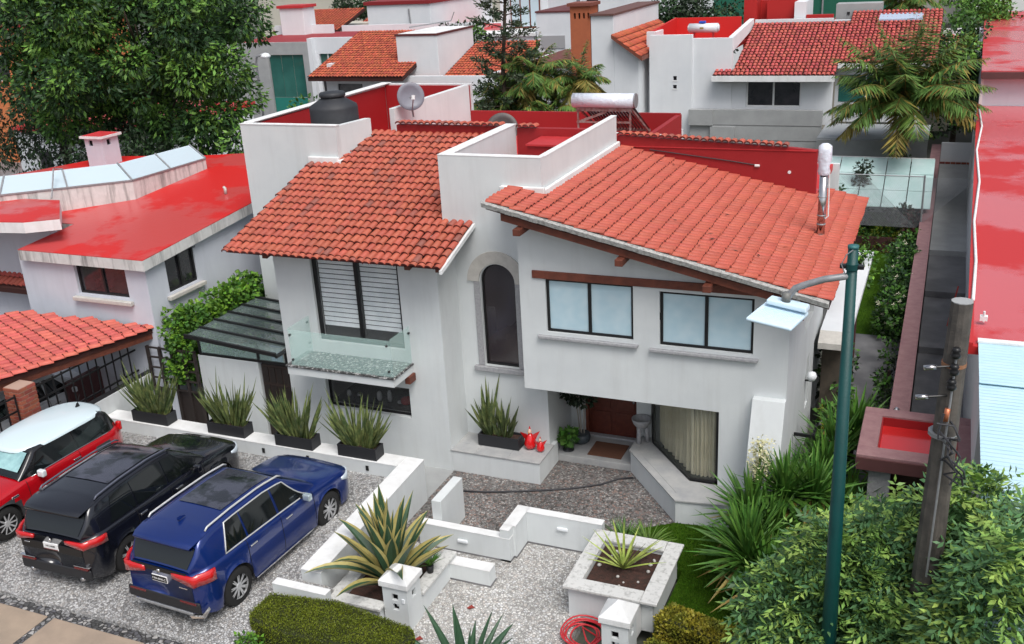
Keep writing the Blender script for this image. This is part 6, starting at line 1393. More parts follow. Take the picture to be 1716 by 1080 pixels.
plain('h', 'white house low behind the tree left of the small chimney', -36.5, -29.5, 31, 38, 3.6, stucco_bg, red_roof, [(-35.5,-34.6,1.8,2.8,1)])
# houses behind the palms, top middle
S_ = plain('h', 'house with dark stone facade and wide window behind the pine', -28.3, -24.6, 66, 74, 8.5, M('stone_facade', (.10,.10,.12), .8, col2=(.22,.22,.25), vscale=4, vmix=.9), concrete, [])
Q_ = plain('h', 'white terraced house with balcony and glass doors behind the pine', -26.2, -22.2, 55, 62, 4.9, stucco_bg, white_cap, [])
mb = MB(); 
B('upper_wall', stucco_bg, -22.0, -19.9, 55, 60, 0, 6.15, Q_); B('upper_rim', M('rim_brown2', (.12,.03,.03), .7), -22.05, -19.85, 54.95, 60.0, 6.152, 6.24, Q_)
B('upper_wall', stucco_bg, -25.5, -22.4, 58, 63, 4.9, 7.3, Q_); o = B('window', wood, -24.8, -22.9, 57.9, 57.999, 5.1, 7.0, Q_)
for i in range(3): B('pane', glass_sky, -24.72+i*.62, -24.2+i*.62, 57.88, 57.898, 5.2, 6.9, o)
B('niche', M('niche_grey', (.35,.35,.36), .8), -21.75, -20.3, 54.96, 54.998, 4.2, 4.9, Q_)
B('lower_roof', mauve_dark, -26.5, -21, 48.5, 55, 3.9, 4.0, Q_); B('lower_wall', stucco_bg, -26.5, -18.5, 48, 48.3, 0, 4.1, Q_); B('lower_rim', M('rim_brown3', (.10,.03,.03), .7), -26.5, -18.5, 47.95, 48.35, 4.102, 4.18, Q_)
B('roof_box', red_wall, -20.9, -20.3, 47.5, 47.9, 3.9, 4.3, Q_)
K_ = thing('house', 'white house with tall terracotta brick chimney stack right of the palms', 'house', (-13, 41, 0))
B('wall', stucco_bg, -13.98, -13.0, 41.0, 48, 0, 6.95, K_, bevel=.02); MB().prism([(-12.995,0),(-11.95,0),(-11.95,5.35),(-12.995,6.1)], 'y', 41.0, 48).build('wall', stucco_bg, K_)
MB().hexa([(-14.0,40.9,6.955),(-12.95,40.9,6.955),(-12.95,48,6.955),(-14.0,48,6.955),(-14.0,40.9,7.03),(-12.95,40.9,7.03),(-12.95,48,7.03),(-14.0,48,7.03)]).build('roof_edge', M('rim_brown4', (.13,.06,.05), .7), K_)
MB().hexa([(-12.99,40.6,6.08),(-11.7,40.6,5.18),(-11.7,48,5.18),(-12.99,48,6.08),(-12.99,40.6,6.22),(-11.7,40.6,5.32),(-11.7,48,5.32),(-12.99,48,6.22)]).build('roof', wood_lintel, K_)
sp_ = [tile_matrix((-11.75-.25*j, 40.7+.17*i, 5.34+.175*j), (0,1,0), Vector((-1,0,.7)).normalized()) for i in range(42) for j in range(5)]; ro = B('roof_bed', clay_bed, -12.9,-12.8,41,47.9,6.1,6.15,K_); tiles(ro, clay_far, sp_, 0, seed=33, low=True)
B('wall', stucco_bg, -18.4, -15.0, 43.0, 50, 0, 4.6, K_); B('wall_rim', M('rim_brown5', (.14,.04,.03), .7), -18.45, -14.95, 42.95, 50, 4.602, 4.68, K_)
ch = MB(); ch.panel(-14.88, -14.0, 2.5, 7.35, 41.0, 41.1, [(-14.72+i*.2,-14.63+i*.2,6.85,7.08) for i in range(4)]); ch.panel(41.1, 41.9, 2.5, 7.35, -14.0, -14.1, ax='x'); ch.panel(41.1, 41.9, 2.5, 7.35, -14.88, -14.78, ax='x'); ch.box(-14.88,-14.0,41.9,42.0,2.5,7.35)
co_ = ch.build('chimney', brick_far, K_); B('chimney_inside', dark_inside, -14.75,-14.12,41.15,41.85,6.5,7.3, co_); B('chimney_cap', M('cap_brown', (.2,.06,.04), .8), -14.98,-13.9,40.9,42.1,7.352,7.48, co_)
plain('h', 'plain white house rising behind the brick chimney at the top of the photo', -19.7, -13, 56, 66, 7.2, stucco_bg, concrete, [(-19.4,-18.6,5.0,7.0,1)])
# E: house behind on the right
E_ = thing('house', 'white house behind with long coral tiled roof and bright red roof terrace', 'house', (-7, 42, 0))
mb = MB()
mb.panel(-11.66, -9.87, 0, 6.08, 41.6, 41.8, [(-10.66,-10.50,4.26,4.44),(-10.66,-10.50,3.92,4.08)]); mb.panel(-9.868, -8.25, 2.5, 5.92, 41.7, 41.9); mb.panel(-8.248, -4.3, 2.5, 4.4, 41.75, 41.95, [(-7.67,-5.5,3.18,4.22)])
mb.box(-12.0,-11.67,42.4,42.6,2.5,6.15); mb.box(-4.3,-1.0,42.6,42.8,2.5,4.75); mb.box(-12.0,-11.7,42.6,44.0,0,6.1); mb.build('wall', stucco_bg, E_)
for z in (3.92, 4.26): o = B('small_window', white_cap, -10.69,-10.47,41.585,41.598,z-.04,z,E_); B('pane', glass_dark, -10.66,-10.50,41.7,41.72,z,z+.17,E_)
B('terrace_floor', M('terr_red', (.55,.02,.015), .5), -12.0,-8.4,41.95,46,5.35,5.45,E_)
for b in ((-11.62,-9.9,41.81,41.9,5.46,6.05),(-11.7,-8.75,46,46.1,5.46,6.40),(-9.85,-8.46,41.91,42.0,5.46,5.90)): B('parapet_lining', M('lining_red', (.55,.015,.012), .6), *b, E_)
MB().hexa([(-12.0,42.65,5.4),(-11.9,42.65,5.4),(-11.6,46.0,5.4),(-11.7,46.0,5.4),(-12.0,42.65,6.10),(-11.9,42.65,6.10),(-11.6,46.0,6.42),(-11.7,46.0,6.42)]).build('parapet', M('par_red', (.5,.015,.012), .6), E_)
rb = M('block_red', (.42,.012,.01), .65)
B('stair_tower', rb, -8.75, -8.2, 46.6, 49, 5.0, 7.05, E_); B('stair_tower', rb, -7.8, -6.6, 46.9, 49, 5.0, 7.0, E_); B('stair_tower', rb, -8.2, -7.8, 47.6, 49, 5.0, 6.95, E_); B('stair_wall', stucco_bg, -6.58, -6.1, 46.6, 49, 5.2, 6.9, E_)
B('stair_rail', rb, -6.08, -4.95, 46.7, 46.9, 5.6, 6.35, E_)
B('parapet', stucco_bg, -8.2, -4.9, 46.32, 46.5, 5.6, 6.22, E_); MB().prism([(41.9,5.4),(46.3,5.9),(46.3,6.28),(41.9,5.95)], 'x', -8.44, -8.24).build('parapet', stucco_bg, E_)
roof_plane(E_, -8.93, -4.2, 41.2, 41.75, 4.5, .315, clay_pink, seed=41); roof_plane(E_, -8.2, -4.2, 41.75, 46.3, 4.673, .315, clay_pink, seed=42, cut=lambda x, y: (x < -7.6 and y > 43.8+(x+8.2)*2.0 and False))
B('fascia', white_cap, -8.95, -4.18, 41.10, 41.19, 4.28, 4.50, E_)
roof_plane(E_, -4.19, -.6, 42.2, 47.2, 4.85, .315, clay_pink, seed=43); B('fascia', white_cap, -4.19, -.6, 42.1, 42.19, 4.66, 4.84, E_)
window('window', -7.67, -5.5, 3.18, 4.22, 41.85, 2, E_, fr=.06, frame=white_cap)
for i in range(3): B('pane', glass_green, -4.15+i*1.05, -3.15+i*1.05, 42.58, 42.598, 3.3, 4.35, E_)
B('mullion', white_cap, -3.14,-3.11,42.55,42.598,2.8,4.4,E_)
B('base_wall', concrete, -9.88, -4.6, 41.35, 41.59, 0, 3.12, E_)
for z in (1.9, 2.5): B('wall_joint', M('joint_dark%d' % int(z*10), (.13,.13,.13), .9), -9.86, -4.62, 41.34, 41.349, z, z+.02, E_)
B('stone_block', concrete, -9.9, -8.9, 41.2, 41.34, 2.5, 3.13, E_); B('stone_block', concrete, -9.0, -8.0, 41.22, 41.34, 1.95, 2.45, E_)
B('chimney', concrete, -4.92, -3.05, 47.3, 48.3, 5.6, 6.72, E_)
for i in range(5): B('chimney_vent', dark_inside, -4.45+i*.24, -4.34+i*.24, 47.27, 47.299, 6.28, 6.39, E_)
B('roof_ledge', stucco_bg, -4.9, -3.2, 46.52, 46.8, 5.6, 6.12, E_)
tag(MB().hexa([(-3.05,46.0,6.10),(-1.35,46.0,6.10),(-1.35,46.7,6.28),(-3.05,46.7,6.28),(-3.05,46.0,6.16),(-1.35,46.0,6.16),(-1.35,46.7,6.34),(-3.05,46.7,6.34)]).build('roof_panel', M('panel_blue', (.42,.5,.62), .2)), 'pale blue panel lying on the ridge of the coral tiled roof', 'panel')
B('lean_to', concrete, -4.4, -.6, 38.2, 38.3, 0, 2.6, E_); B('lean_to_roof', M('lean_grey', (.35,.37,.38), .6), -4.4,-.6,38.3,41.3,2.55,2.65,E_)
t = thing('gas_tank', 'white cylindrical gas tank on the red roof terrace behind on the right', 'gas tank', (-9.7,42.9,5.46))
MB().cyl((-10.30,42.9,6.22),(-9.10,42.9,6.22),.19,n=24).lathe((0,0,0),[(.001,0),(.001,.001)],4).build('tank', paint_white, t, smooth=True)
for s, x in ((-1,-10.30),(1,-9.10)): MB().cyl((x,42.9,6.22),(x+.06*s,42.9,6.22),.19,.10,n=24).build('tank_end', paint_white, t, smooth=True)
for x in (-10.1,-9.3): B('leg', red_cap, x-.03,x+.03,42.8,43.0,5.46,6.04,t)
B('valve_cover', M('valve_blue', (.02,.08,.5), .4), -9.88,-9.62,42.8,43.0,6.412,6.50,t,bevel=.01); B('tank_label', M('label_gold', (.35,.25,.08), .5), -9.82,-9.66,42.70,42.708,6.2,6.27,t)
# glass roof with chain fence
g_ = thing('glass_roof', 'pale green glass sheet roof behind the chain link fence', 'roof', (-2, 34, 0))
for i in range(5):
    for j in range(3):
        x0_, y0_ = -4.0+i*.75, 33.6+j*.85; z = lambda y: 1.35+.42*(y-33.6)
        MB().hexa([(x0_,y0_,z(y0_)),(x0_+.72,y0_,z(y0_)),(x0_+.72,y0_+.82,z(y0_+.82)),(x0_,y0_+.82,z(y0_+.82)),(x0_,y0_,z(y0_)+.02),(x0_+.72,y0_,z(y0_)+.02),(x0_+.72,y0_+.82,z(y0_+.82)+.02),(x0_,y0_+.82,z(y0_+.82)+.02)]).build('glass_sheet', M_gs, g_)
B('beam', white_cap, -4.0,-.3,36.2,36.3,2.3,2.42,g_); B('post', black_metal, -1.2,-1.1,33.6,33.7,0,1.35,g_); B('post', black_metal, -3.9,-3.8,33.6,33.7,0,1.35,g_); B('low_wall', mauve_dark, -3.9,-.8,33.0,33.1,0,.5,g_)
cf = thing('chain_fence', 'chain link fence between the main house and the lawn end', 'fence', (-2, 32.5, 0))
mb = MB(); nx_ = 60
for i in range(nx_):
    x = -3.6+i*3.0/nx_*1.0; 
    for s in (-1, 1): mb.cyl((x,32.6,1.0),(x+s*1.6,32.6,2.6),.006,n=3,cap=False)
mb.build('wire_mesh', galv, cf); MB().tube([(-3.8,32.6,2.62),(-.5,32.6,2.62)],.02).build('top_rail', galv, cf)
for x in (-3.8,-.5): MB().cyl((x,32.6,0),(x,32.6,2.66),.03,n=8).build('post', galv, cf)
# far row to close the top of the view
gf = thing('green_fence', 'dark green windscreen fence above a white wall at the top right', 'fence', (-9.5,60,0))
MB().panel(-14, -3.2, 4.95, 6.6, 60, 60.06).build('mesh_panel', M('net_green', (.005,.10,.06), .8), gf); B('wall', stucco_bg, -14, -3.2, 60.1, 60.3, 0, 4.95, gf)
for x in (-14,-10.5,-7,-3.3): B('post', galv, x, x+.08, 59.9, 59.998, 4, 6.7, gf)
t = thing('house', 'low house with a pink tiled roof behind the red stair tower', 'house', (-7.4,54,0)); B('wall', stucco_beige, -9, -5.0, 54, 58, 0, 5.0, t); roof_plane(t, -9.4, -4.8, 52.5, 56.5, 4.6, .2, clay_pink, seed=50, step=.22)
t = thing('house', 'house with salmon tiled roof and white parapet right of the palm at the top', 'house', (-1,56,0)); B('wall', stucco_beige, -3.0, .1, 54.5, 60, 0, 4.2, t); roof_plane(t, -3.2, .15, 51.5, 57, 3.3, .2, clay_pink, seed=51, step=.22); B('parapet', white_cap, -3.2,.2,57.1,57.4,4.4,4.7,t); B('roof_vent', dark_inside, -.6,-.3,57.5,57.7,4.5,4.9,t)
r = random.Random(77)
desc = ['pale yellow', 'light grey', 'bright white', 'sand coloured', 'cream', 'dull pink', 'off white', 'warm grey', 'chalk white', 'dusty beige', 'bluish white', 'ivory']
cols_ = [(.62,.56,.38),(.5,.5,.5),(.75,.76,.78),(.5,.42,.3),(.62,.57,.46),(.55,.38,.34),(.66,.66,.63),(.42,.4,.37),(.72,.72,.70),(.48,.43,.36),(.62,.67,.74),(.68,.65,.57)]
xs_ = [-78,-66,-54,-44,-35,-26,-17,-8,1,10,20,30]
for i, x in enumerate(xs_):
    y = 96+r.uniform(-3,6)+(18 if i < 4 else 0); wdt = r.uniform(6,8.5); h = r.uniform(5.5,8); m_ = M('far_wall%d' % i, cols_[i], .85, col2=tuple(c*.8 for c in cols_[i]), vscale=.5)
    plain('h', '%s house in the farthest row at the top edge, %s' % (desc[i], ['far left','second from the left','third from the left','beyond the cream house','beyond the tall white block','behind the dark stone house','behind the brick chimney','behind the green fence','right of the green fence','beyond the palm','behind the right trees','at the far right'][i]), x, x+wdt, y, y+8, h, m_, r.choice([red_cap, concrete, mauve_dark]), [(x+1,x+2.2,h-2.2,h-.8,1),(x+3.4,x+5.2,h-2.2,h-.8,2)])
# ================================================================ TREES
def tree(label, base, h, cs, rs, per, leaf, mats, seed, name='tree', tr=.25, limbs=8, reach=2.2, cat='tree', **k):
    t = thing(name, label, cat, base); trunk_mb(base, (base[0], base[1], base[2]+h), tr, tr*.4, limbs, seed, reach).build('trunk', bark, t, smooth=True)
    crown('crown', mats, cs, rs, per, leaf, t, seed=seed, **k); return t
r = random.Random(100); cs = []; rs_ = []
bx_, by_, bz_ = -26.0, 27.5, 7.6
while len(cs) < 205:
    d = Vector((r.gauss(0,1), r.gauss(0,1), r.gauss(0,1))).normalized(); q = r.uniform(.40, 1.05)
    p = Vector((bx_+d.x*q*4.6, by_+d.y*q*3.6, bz_+d.z*q*4.3))
    if p.z < 3.3: continue
    cs.append(tuple(p)); rs_.append(r.uniform(.45, .95))
for (x, z) in ((-19.6,3.9),(-18.4,3.7),(-17.4,3.8),(-20.6,4.2),(-18.8,4.6),(-22.6,5.0),(-22.2,6.4),(-22.8,4.2),(-21.9,7.6),(-22.6,8.8),(-21.6,5.6),(-21.3,6.8)):
    for k in range(2): cs.append((x+r.uniform(-.5,.5), 26.3+r.uniform(-.6,.6), z+r.uniform(-.4,.4))); rs_.append(.8)
tree('large leafy broad green tree filling the top left corner beyond the red roof', (-25.4,27.5,.3), 7, cs, rs_, 640, .205, [leaf_tree, leaf_tree_dark], 1, tr=.3, limbs=14, reach=3.2, droop=.5, aspect=.2, flat=.75)
r = random.Random(101); cs = []; rs_ = []
for i in range(120): cs.append((-31.2+r.uniform(-2.2,3.0), 28+r.uniform(-1.5,1.5), 2.8+r.uniform(0,6.5))); rs_.append(r.uniform(.4,.8))
tree('thin dark tree with sparse drooping leaves at the left border', (-30.6,28,.3), 6.5, cs, rs_, 240, .20, [leaf_dark, leaf_tree_dark], 2, tr=.2, droop=.8, aspect=.16, reach=2)
r = random.Random(102); cs = []; rs_ = []
for i in range(22): cs.append((-24.6+r.uniform(-1.8,1.5), 24.6+r.uniform(-.8,.8), 4.1+r.uniform(-.5,1.2))); rs_.append(r.uniform(.3,.5))
tree('small tree with narrow dark leaves beside the white chimney', (-24.8,24.6,.3), 4.0, cs, rs_, 330, .16, [leaf_dark, leaf_tree_dark], 3, tr=.12, droop=.5, aspect=.2, reach=1)
r = random.Random(103); cs = []; rs_ = []
for i in range(26): cs.append((-19.2+r.uniform(-2.0,2.0), 30+r.uniform(-1,1), 3.4+r.uniform(-.9,1.3))); rs_.append(r.uniform(.45,.75))
tree('bushy mid green tree behind the left parapet of the main house', (-19.2,30,.3), 3.2, cs, rs_, 420, .16, [leaf_tree, leaf_bush], 4, tr=.15, reach=1.2)
# conifer (layered, sparse)
t = thing('pine_tree', 'tall sparse dark pine standing behind the rear terrace', 'pine tree', (-13.4,30.5,0))
trunk_mb((-13.65,30.5,0), (-13.2,30.5,10.2), .13, .03, 0, 5).build('trunk', bark, t, smooth=True)
r = random.Random(55); P=[];D=[];N=[];Ls=[]; br = MB()
for k in range(62):
    z = 4.3+5.9*k/62; a = k*2.39996; ln = (1.25-.75*k/62)*r.uniform(.7,1.2); x0_ = -13.65+.45*z/10.2
    dv_ = Vector((math.cos(a), math.sin(a), r.uniform(-.05,.45))).normalized(); s0 = Vector((x0_,30.5,z)); br.cyl(s0, s0+dv_*ln, .022, .008, 5)
    for q in range(int(95*ln)):
        u = r.uniform(.35,1)**.8; p = s0+dv_*ln*u+Vector((r.gauss(0,.10),r.gauss(0,.10),r.gauss(0,.05))); d = (dv_*.7+Vector((r.gauss(0,.6),r.gauss(0,.6),r.gauss(.1,.5)))).normalized()
        P.append(p); D.append(d); N.append(d.orthogonal().normalized()); Ls.append(r.uniform(.10,.2))
br.build('branches', bark, t); leaves_obj('crown', leaf_pine, np.array(P), np.array(D), np.array(N), np.array(Ls), np.array(Ls)*.16, t)
# palms
def palm(label, base, h, R_, n, seed, mats=(leaf_palm, leaf_palm_old), tr=.2, lean=0, llen=.55, old=.25, rise=.11):
    t = thing('palm_tree', label, 'palm tree', base, None); r = random.Random(seed)
    top = Vector((base[0]+lean, base[1], base[2]+h)); trunk_mb(base, top, tr*1.15, tr*.8, 0, seed).build('trunk', bark, t, smooth=True)
    P=[];D=[];N=[];Ls=[];mi=[]; st_ = MB()
    for i in range(n):
        a = i*2.39996+r.uniform(-.2,.2); f = i/n; el = 1.42-1.35*f+r.uniform(-.12,.12); L = R_*r.uniform(.85,1.15)
        d = Vector((math.cos(a)*math.cos(el), math.sin(a)*math.cos(el), math.sin(el))); p = top.copy(); seg = 14; m_ = 1 if f > 1-old else 0
        prev = p.copy()
        for j in range(seg):
            d = (d+Vector((0,0,-rise-.03*f))).normalized(); p = p+d*(L/seg); st_.cyl(prev, p, .022*(1-j/seg)+.005, .022*(1-(j+1)/seg)+.004, 4, False); side = d.cross(Vector((0,0,1))).normalized()
            if j > 1:
                for q in range(6):
                    pp = prev.lerp(p, q/6)
                    for s in (-1, 1):
                        dd = (side*s*.75+d*.55+Vector((0,0,-.55))+Vector((r.gauss(0,.15),r.gauss(0,.15),r.gauss(0,.15)))).normalized(); P.append(pp); D.append(dd); nn = dd.cross(Vector((0,0,1))+Vector((r.gauss(0,.3),r.gauss(0,.3),0))).normalized(); N.append(nn); Ls.append(llen*r.uniform(.7,1.15)*math.sin(math.pi*min(1,(j+2)/seg*.92))**.5+.02); mi.append(m_ if r.random() < .85 else 1-m_)
            prev = p.copy()
    st_.build('fronds', leaf_palm_old, t); Ls = np.array(Ls); leaves_obj('leaflets', list(mats), np.array(P), np.array(D), np.array(N), Ls, Ls*.042+.006, t, np.array(mi)); return t
palm('large feathery palm behind the back lawn with some yellowed fronds', (-1.45,37.3,0), 4.15, 2.9, 50, 5, tr=.30, llen=.80, rise=.05, old=.12)
palm('small shaggy palm just behind the rear terrace right of the pine', (-12.6,31.0,0), 5.75, 1.55, 26, 6, tr=.14, llen=.5, old=.15)
palm('second small palm lower behind the satellite dish', (-11.95,30.6,0), 4.5, 1.4, 22, 7, tr=.13, llen=.45, old=.35)
palm('yellowish shaggy palm between the other small palms and the brick chimney', (-11.2,31.6,0), 5.5, 1.3, 20, 17, tr=.12, llen=.45, old=.6)
palm('dense green small palm in the middle of the group behind the terrace', (-13.3,31.8,0), 5.2, 1.4, 24, 18, tr=.12, llen=.45, old=.1)
palm('low yellowish palm left of the pine behind the terrace', (-14.0,31.0,0), 4.7, 1.4, 20, 8, tr=.13, llen=.45, old=.5)
palm('far small palm on the top edge behind the coral tiled roof', (-2.3,51.5,0), 6.4, 1.9, 20, 9, tr=.14, llen=.55, old=.1)
def col_tree(label, c, h, rad, seed, mats, n=30, name='cypress', leaf=.12, per=600):
    r = random.Random(seed); cs = []; rs = []
    for i in range(n): z = c[2]+.15+(h-.3)*i/n; a = r.uniform(0,6.28); q = rad*.5*r.random(); cs.append((c[0]+q*math.cos(a), c[1]+q*math.sin(a), z)); rs.append(rad*r.uniform(.55,.8))
    return tree(label, c, h*.8, cs, rs, per, leaf, mats, seed, name=name, tr=.06, limbs=0, cat='cypress' if name == 'cypress' else 'bush')
col_tree('narrow dark cypress in front of the glass sheet roof', (-2.45,34.8,0), 2.65, .34, 21, leaf_dark); col_tree('dark ivy covered column at the foot of the big palm', (-1.35,36.6,0), 2.5, .42, 22, leaf_dark, name='shrub')
col_tree('thin dark cypress hidden beside the flue pipe', (-3.05,32.0,0), 2.6, .25, 23, leaf_tree_dark)
def bush(label, box, n, rad, per, leaf, mats, seed, name='bush', cat='bush', flowers=None, **k):
    x0, x1, y0, y1, z0, z1 = box; t = thing(name, label, cat, ((x0+x1)/2,(y0+y1)/2,z0)); r = random.Random(seed)
    cs = [(r.uniform(x0,x1), r.uniform(y0,y1), r.uniform(z0+rad*.4, z1-rad*.6)) for i in range(n)]; rs = [rad*r.uniform(.7,1.2) for i in range(n)]
    MB().cyl(((x0+x1)/2,(y0+y1)/2,z0-.1),((x0+x1)/2,(y0+y1)/2,z0+(z1-z0)*.6),.04,n=6).build('stem', bark, t)
    crown('foliage', mats, cs, rs, per, leaf, t, seed=seed, **k)
    if flowers:
        fl = MB()
        for i in range(flowers):
            c = r.choice(cs); d = Vector((r.gauss(0,1), r.gauss(-.6,1), r.gauss(.3,1))).normalized()*rad*1.02; p = Vector(c)+d
            for q in range(5): a = q*1.2566; u = Vector((math.cos(a), math.sin(a)*.6, math.sin(a)*.6))*.05; fl.add([p, p+u+Vector((0,-.02,.02)), p+u*1.3, p+u*.6+Vector((.02,-.02,0))], [(0,1,2,3)])
        fl.build('flowers', petal, t)
    return t
bush('tall flowering shrub along the mauve wall with small white flowers', (-1.0,-.66,24.8,31.5,0,1.35), 55, .36, 1000, .11, [leaf_bush, leaf_tree_dark], 31, flowers=90)
bush('low clipped hedge crossing the far end of the lawn', (-2.5,-.9,33.0,33.9,0,.7), 24, .3, 1100, .08, [leaf_bush, leaf_hedge], 32, name='hedge', cat='hedge')
bush('shrub of reddish and grey leaves at the palm foot', (-1.1,-.6,33,36,0,1.5), 24, .35, 600, .11, [leaf_dark, M('leaf_red', (.12,.04,.03), .6, isl=.4)], 33)
bush('light green shrub at the corner of the porch roof', (-1.9,-1.45,24.4,25.6,1.7,2.55), 10, .2, 1200, .11, [leaf_vine, leaf_bush], 34)
bush('small yellow-green plant in the side passage', (-1.9,-1.6,19.2,19.8,.2,.8), 6, .18, 900, .14, [leaf_gold, leaf_bush], 35)
bush('dark shade plants in the passage by the porch', (-2.0,-1.5,20.2,21.6,.0,1.6), 16, .25, 900, .12, [leaf_dark, leaf_bush], 36)
bush('ivy strip on the near part of the mauve wall', (-.85,-.55,19.5,24.6,.0,1.0), 22, .22, 900, .1, [leaf_dark, leaf_bush], 37, name='ivy', cat='ivy')
r = random.Random(104)
for (lab, c, n_, sx, sy, sz, rr, m_) in (('round dark magnolia-like tree at the top between the brick chimney and the red terrace', (-12.6,52,5.6), 50, 2.6, 1.6, 1.4, .75, [leaf_dark, leaf_tree_dark]),
      ('dense green tree on the slope right of the salmon roof', (.2,50,3.2), 44, 1.0, 5.0, 2.2, .7, [leaf_tree_dark, leaf_tree]), ('bushy tree at the top right corner behind the grey wall', (.9,62,4.8), 30, 1.4, 3, 1.6, .8, [leaf_tree, leaf_bush]),
      ('green tree in the gap behind the pine at the top centre', (-24.5,50,5.2), 16, 1.2, 1.2, 1.2, .55, [leaf_dark, leaf_tree]), ('hedge-like tree beside the cream house at the top left', (-41.5,70,5.6), 24, 3.4, 1, .7, .8, [leaf_dark, leaf_tree_dark]), ('leafy tree at the very top left behind the large tree', (-46,56,7.0), 30, 2.6, 2, 1.5, .9, [leaf_tree, leaf_bush])):
    cs = [(c[0]+r.gauss(0,.55)*sx, c[1]+r.gauss(0,.5)*sy, max(.8, c[2]+r.gauss(0,.5)*sz)) for i in range(n_)]
    tree(lab, (c[0], c[1], 0), c[2]*.8, cs, [rr*r.uniform(.7,1.15) for _ in cs], 300, .2, m_, r.randint(1,999), tr=.15, limbs=5, reach=1.2)
# ================================================================ FRONT VEGETATION
def yucca(label, c, heads, L, seed, n=80, old=True):
    t = thing('yucca', label, 'yucca', c); r = random.Random(seed); mb = MB(); st_ = MB()
    for (dx, dy, dz) in heads:
        q = (c[0]+dx, c[1]+dy, c[2]+dz); st_.cyl((c[0]+dx*.3, c[1]+dy*.3, c[2]-.1), q, .09, .06, 8)
        for i in range(n):
            a = i*2.39996; el = 1.45-2.0*(i/n)+r.uniform(-.12,.12)
            blade(mb, (q[0]+.03*math.cos(a), q[1]+.03*math.sin(a), q[2]), (math.cos(a)*math.cos(el), math.sin(a)*math.cos(el), math.sin(el)), L*r.uniform(.75,1.1), .036, r.uniform(.0,.22), 4, m=1 if i > n*.86 and old else 0, cup=.3, waist=.7)
    mb.build('leaves', [leaf_yucca, leaf_palm_old], t); st_.build('stem', bark, t, smooth=True); return t
yucca('large dense yucca with sword leaves in front of the buttress', (-1.95,15.2,.0), [(0,0,1.05),(-.5,-.3,.75),(.45,.2,1.0),(-.1,-.6,.6)], .95, 1)
yucca('second yucca farther back beside the passage path', (-1.35,17.6,.0), [(0,0,.75),(.25,.7,.8),(-.15,-.5,.5)], .95, 2, n=90)
yucca('low drooping yucca at the lawn edge', (-2.25,13.6,.0), [(0,0,.75),(.35,-.2,.55),(-.1,.5,.65)], .95, 3, n=100)
yucca('bright yucca clump between the lamp pole and the gate roof', (-1.0,16.3,.0), [(0,0,.35),(-.2,-.9,.5)], .85, 4, n=80)
t = thing('flower_spike', 'cream yucca flower spike in front of the white buttress', 'flower', (-2.35,15.1,.9)); MB().cyl((-2.38,15.3,.6),(-2.40,15.25,1.9),.02,n=6).build('stalk', leaf_vine, t)
r = random.Random(12); P = [((-2.40+r.gauss(0,.09)), 15.25+r.gauss(0,.09), 1.25+r.random()*.75) for i in range(700)]; D_ = np.random.default_rng(4).normal(size=(700,3)); leaves_obj('blossom', M('blossom', (.62,.60,.36), .6, isl=.2), np.array(P), unit(D_), unit(np.cross(D_, [0.1,.2,1])), np.full(700,.05), np.full(700,.02), t)
# leafy street shrub trees with pinnate leaves
def leafy(label, blobs, n, seed, base, leaf=.118, length=.44):
    t = thing('leafy_tree', label, 'tree', base); r = random.Random(seed); tips = []; dirs = []; wts = [b[3]*b[4] for b in blobs]
    tm = MB()
    for b in blobs: tm.cyl(base, (b[0],b[1],b[2]-.1*b[5]), .035, .012, 6)
    tm.build('trunk', bark, t)
    while len(tips) < n:
        b = r.choices(blobs, wts)[0]; d = Vector((r.gauss(0,1), r.gauss(0,1), r.gauss(.25,.9))).normalized(); q = r.uniform(.45,1.0)**.5
        tips.append((b[0]+d.x*b[3]*q, b[1]+d.y*b[4]*q, b[2]+d.z*b[5]*q)); o = Vector((d.x, d.y-.1, d.z*.4+.15))+Vector((r.gauss(0,.45), r.gauss(0,.45), r.gauss(0,.3))); dirs.append(tuple(o.normalized()))
    compound('crown', [leaf_shrub, leaf_shrub_deep], tips, dirs, t, seed, leaf, 5, length, thr=.45); return t
leafy('leafy young tree with fresh pinnate leaves around the green lamp post', [(-1.05,10.6,2.2,.55,.5,.5),(-.7,10.9,2.75,.42,.4,.5),(-.9,10.2,1.65,.55,.45,.6),(-.3,10.7,2.4,.55,.5,.7),(-.2,11.2,3.0,.35,.35,.4),(-.5,10.0,1.5,.6,.45,.6),(.1,10.1,2.3,.4,.3,.5)], 2700, 41, (-.7,10.7,0))
leafy('tall leafy tree at the lower right corner around the concrete pole', [(.75,11.0,2.7,.55,.5,.8),(1.1,10.4,3.25,.45,.4,.6),(.6,10.3,2.2,.55,.4,.6),(1.3,10.1,2.6,.6,.4,.8),(.15,10.0,1.9,.5,.35,.5),(.70,11.6,3.3,.25,.3,.5),(.45,11.2,3.2,.25,.3,.6),(.85,10.0,2.6,.5,.3,.6),(1.0,9.3,3.45,.35,.25,.4),(1.05,9.6,3.9,.25,.25,.3),(.8,9.5,3.0,.4,.3,.4)], 3900, 42, (.9,10.8,0))
leafy('dark leafed bush tree at the right border in front of the blue sheet roof', [(1.45,10.6,3.55,.45,.4,.45),(1.7,10.8,3.1,.4,.4,.4),(1.3,11.0,3.3,.3,.3,.25)], 600, 43, (1.5,10.8,0), leaf=.125)
bush('round dense shrub under the gate roof beside the pole', (-.6,.4,14.6,15.5,.2,1.3), 26, .32, 1300, .07, [leaf_bush, leaf_shrub], 44)
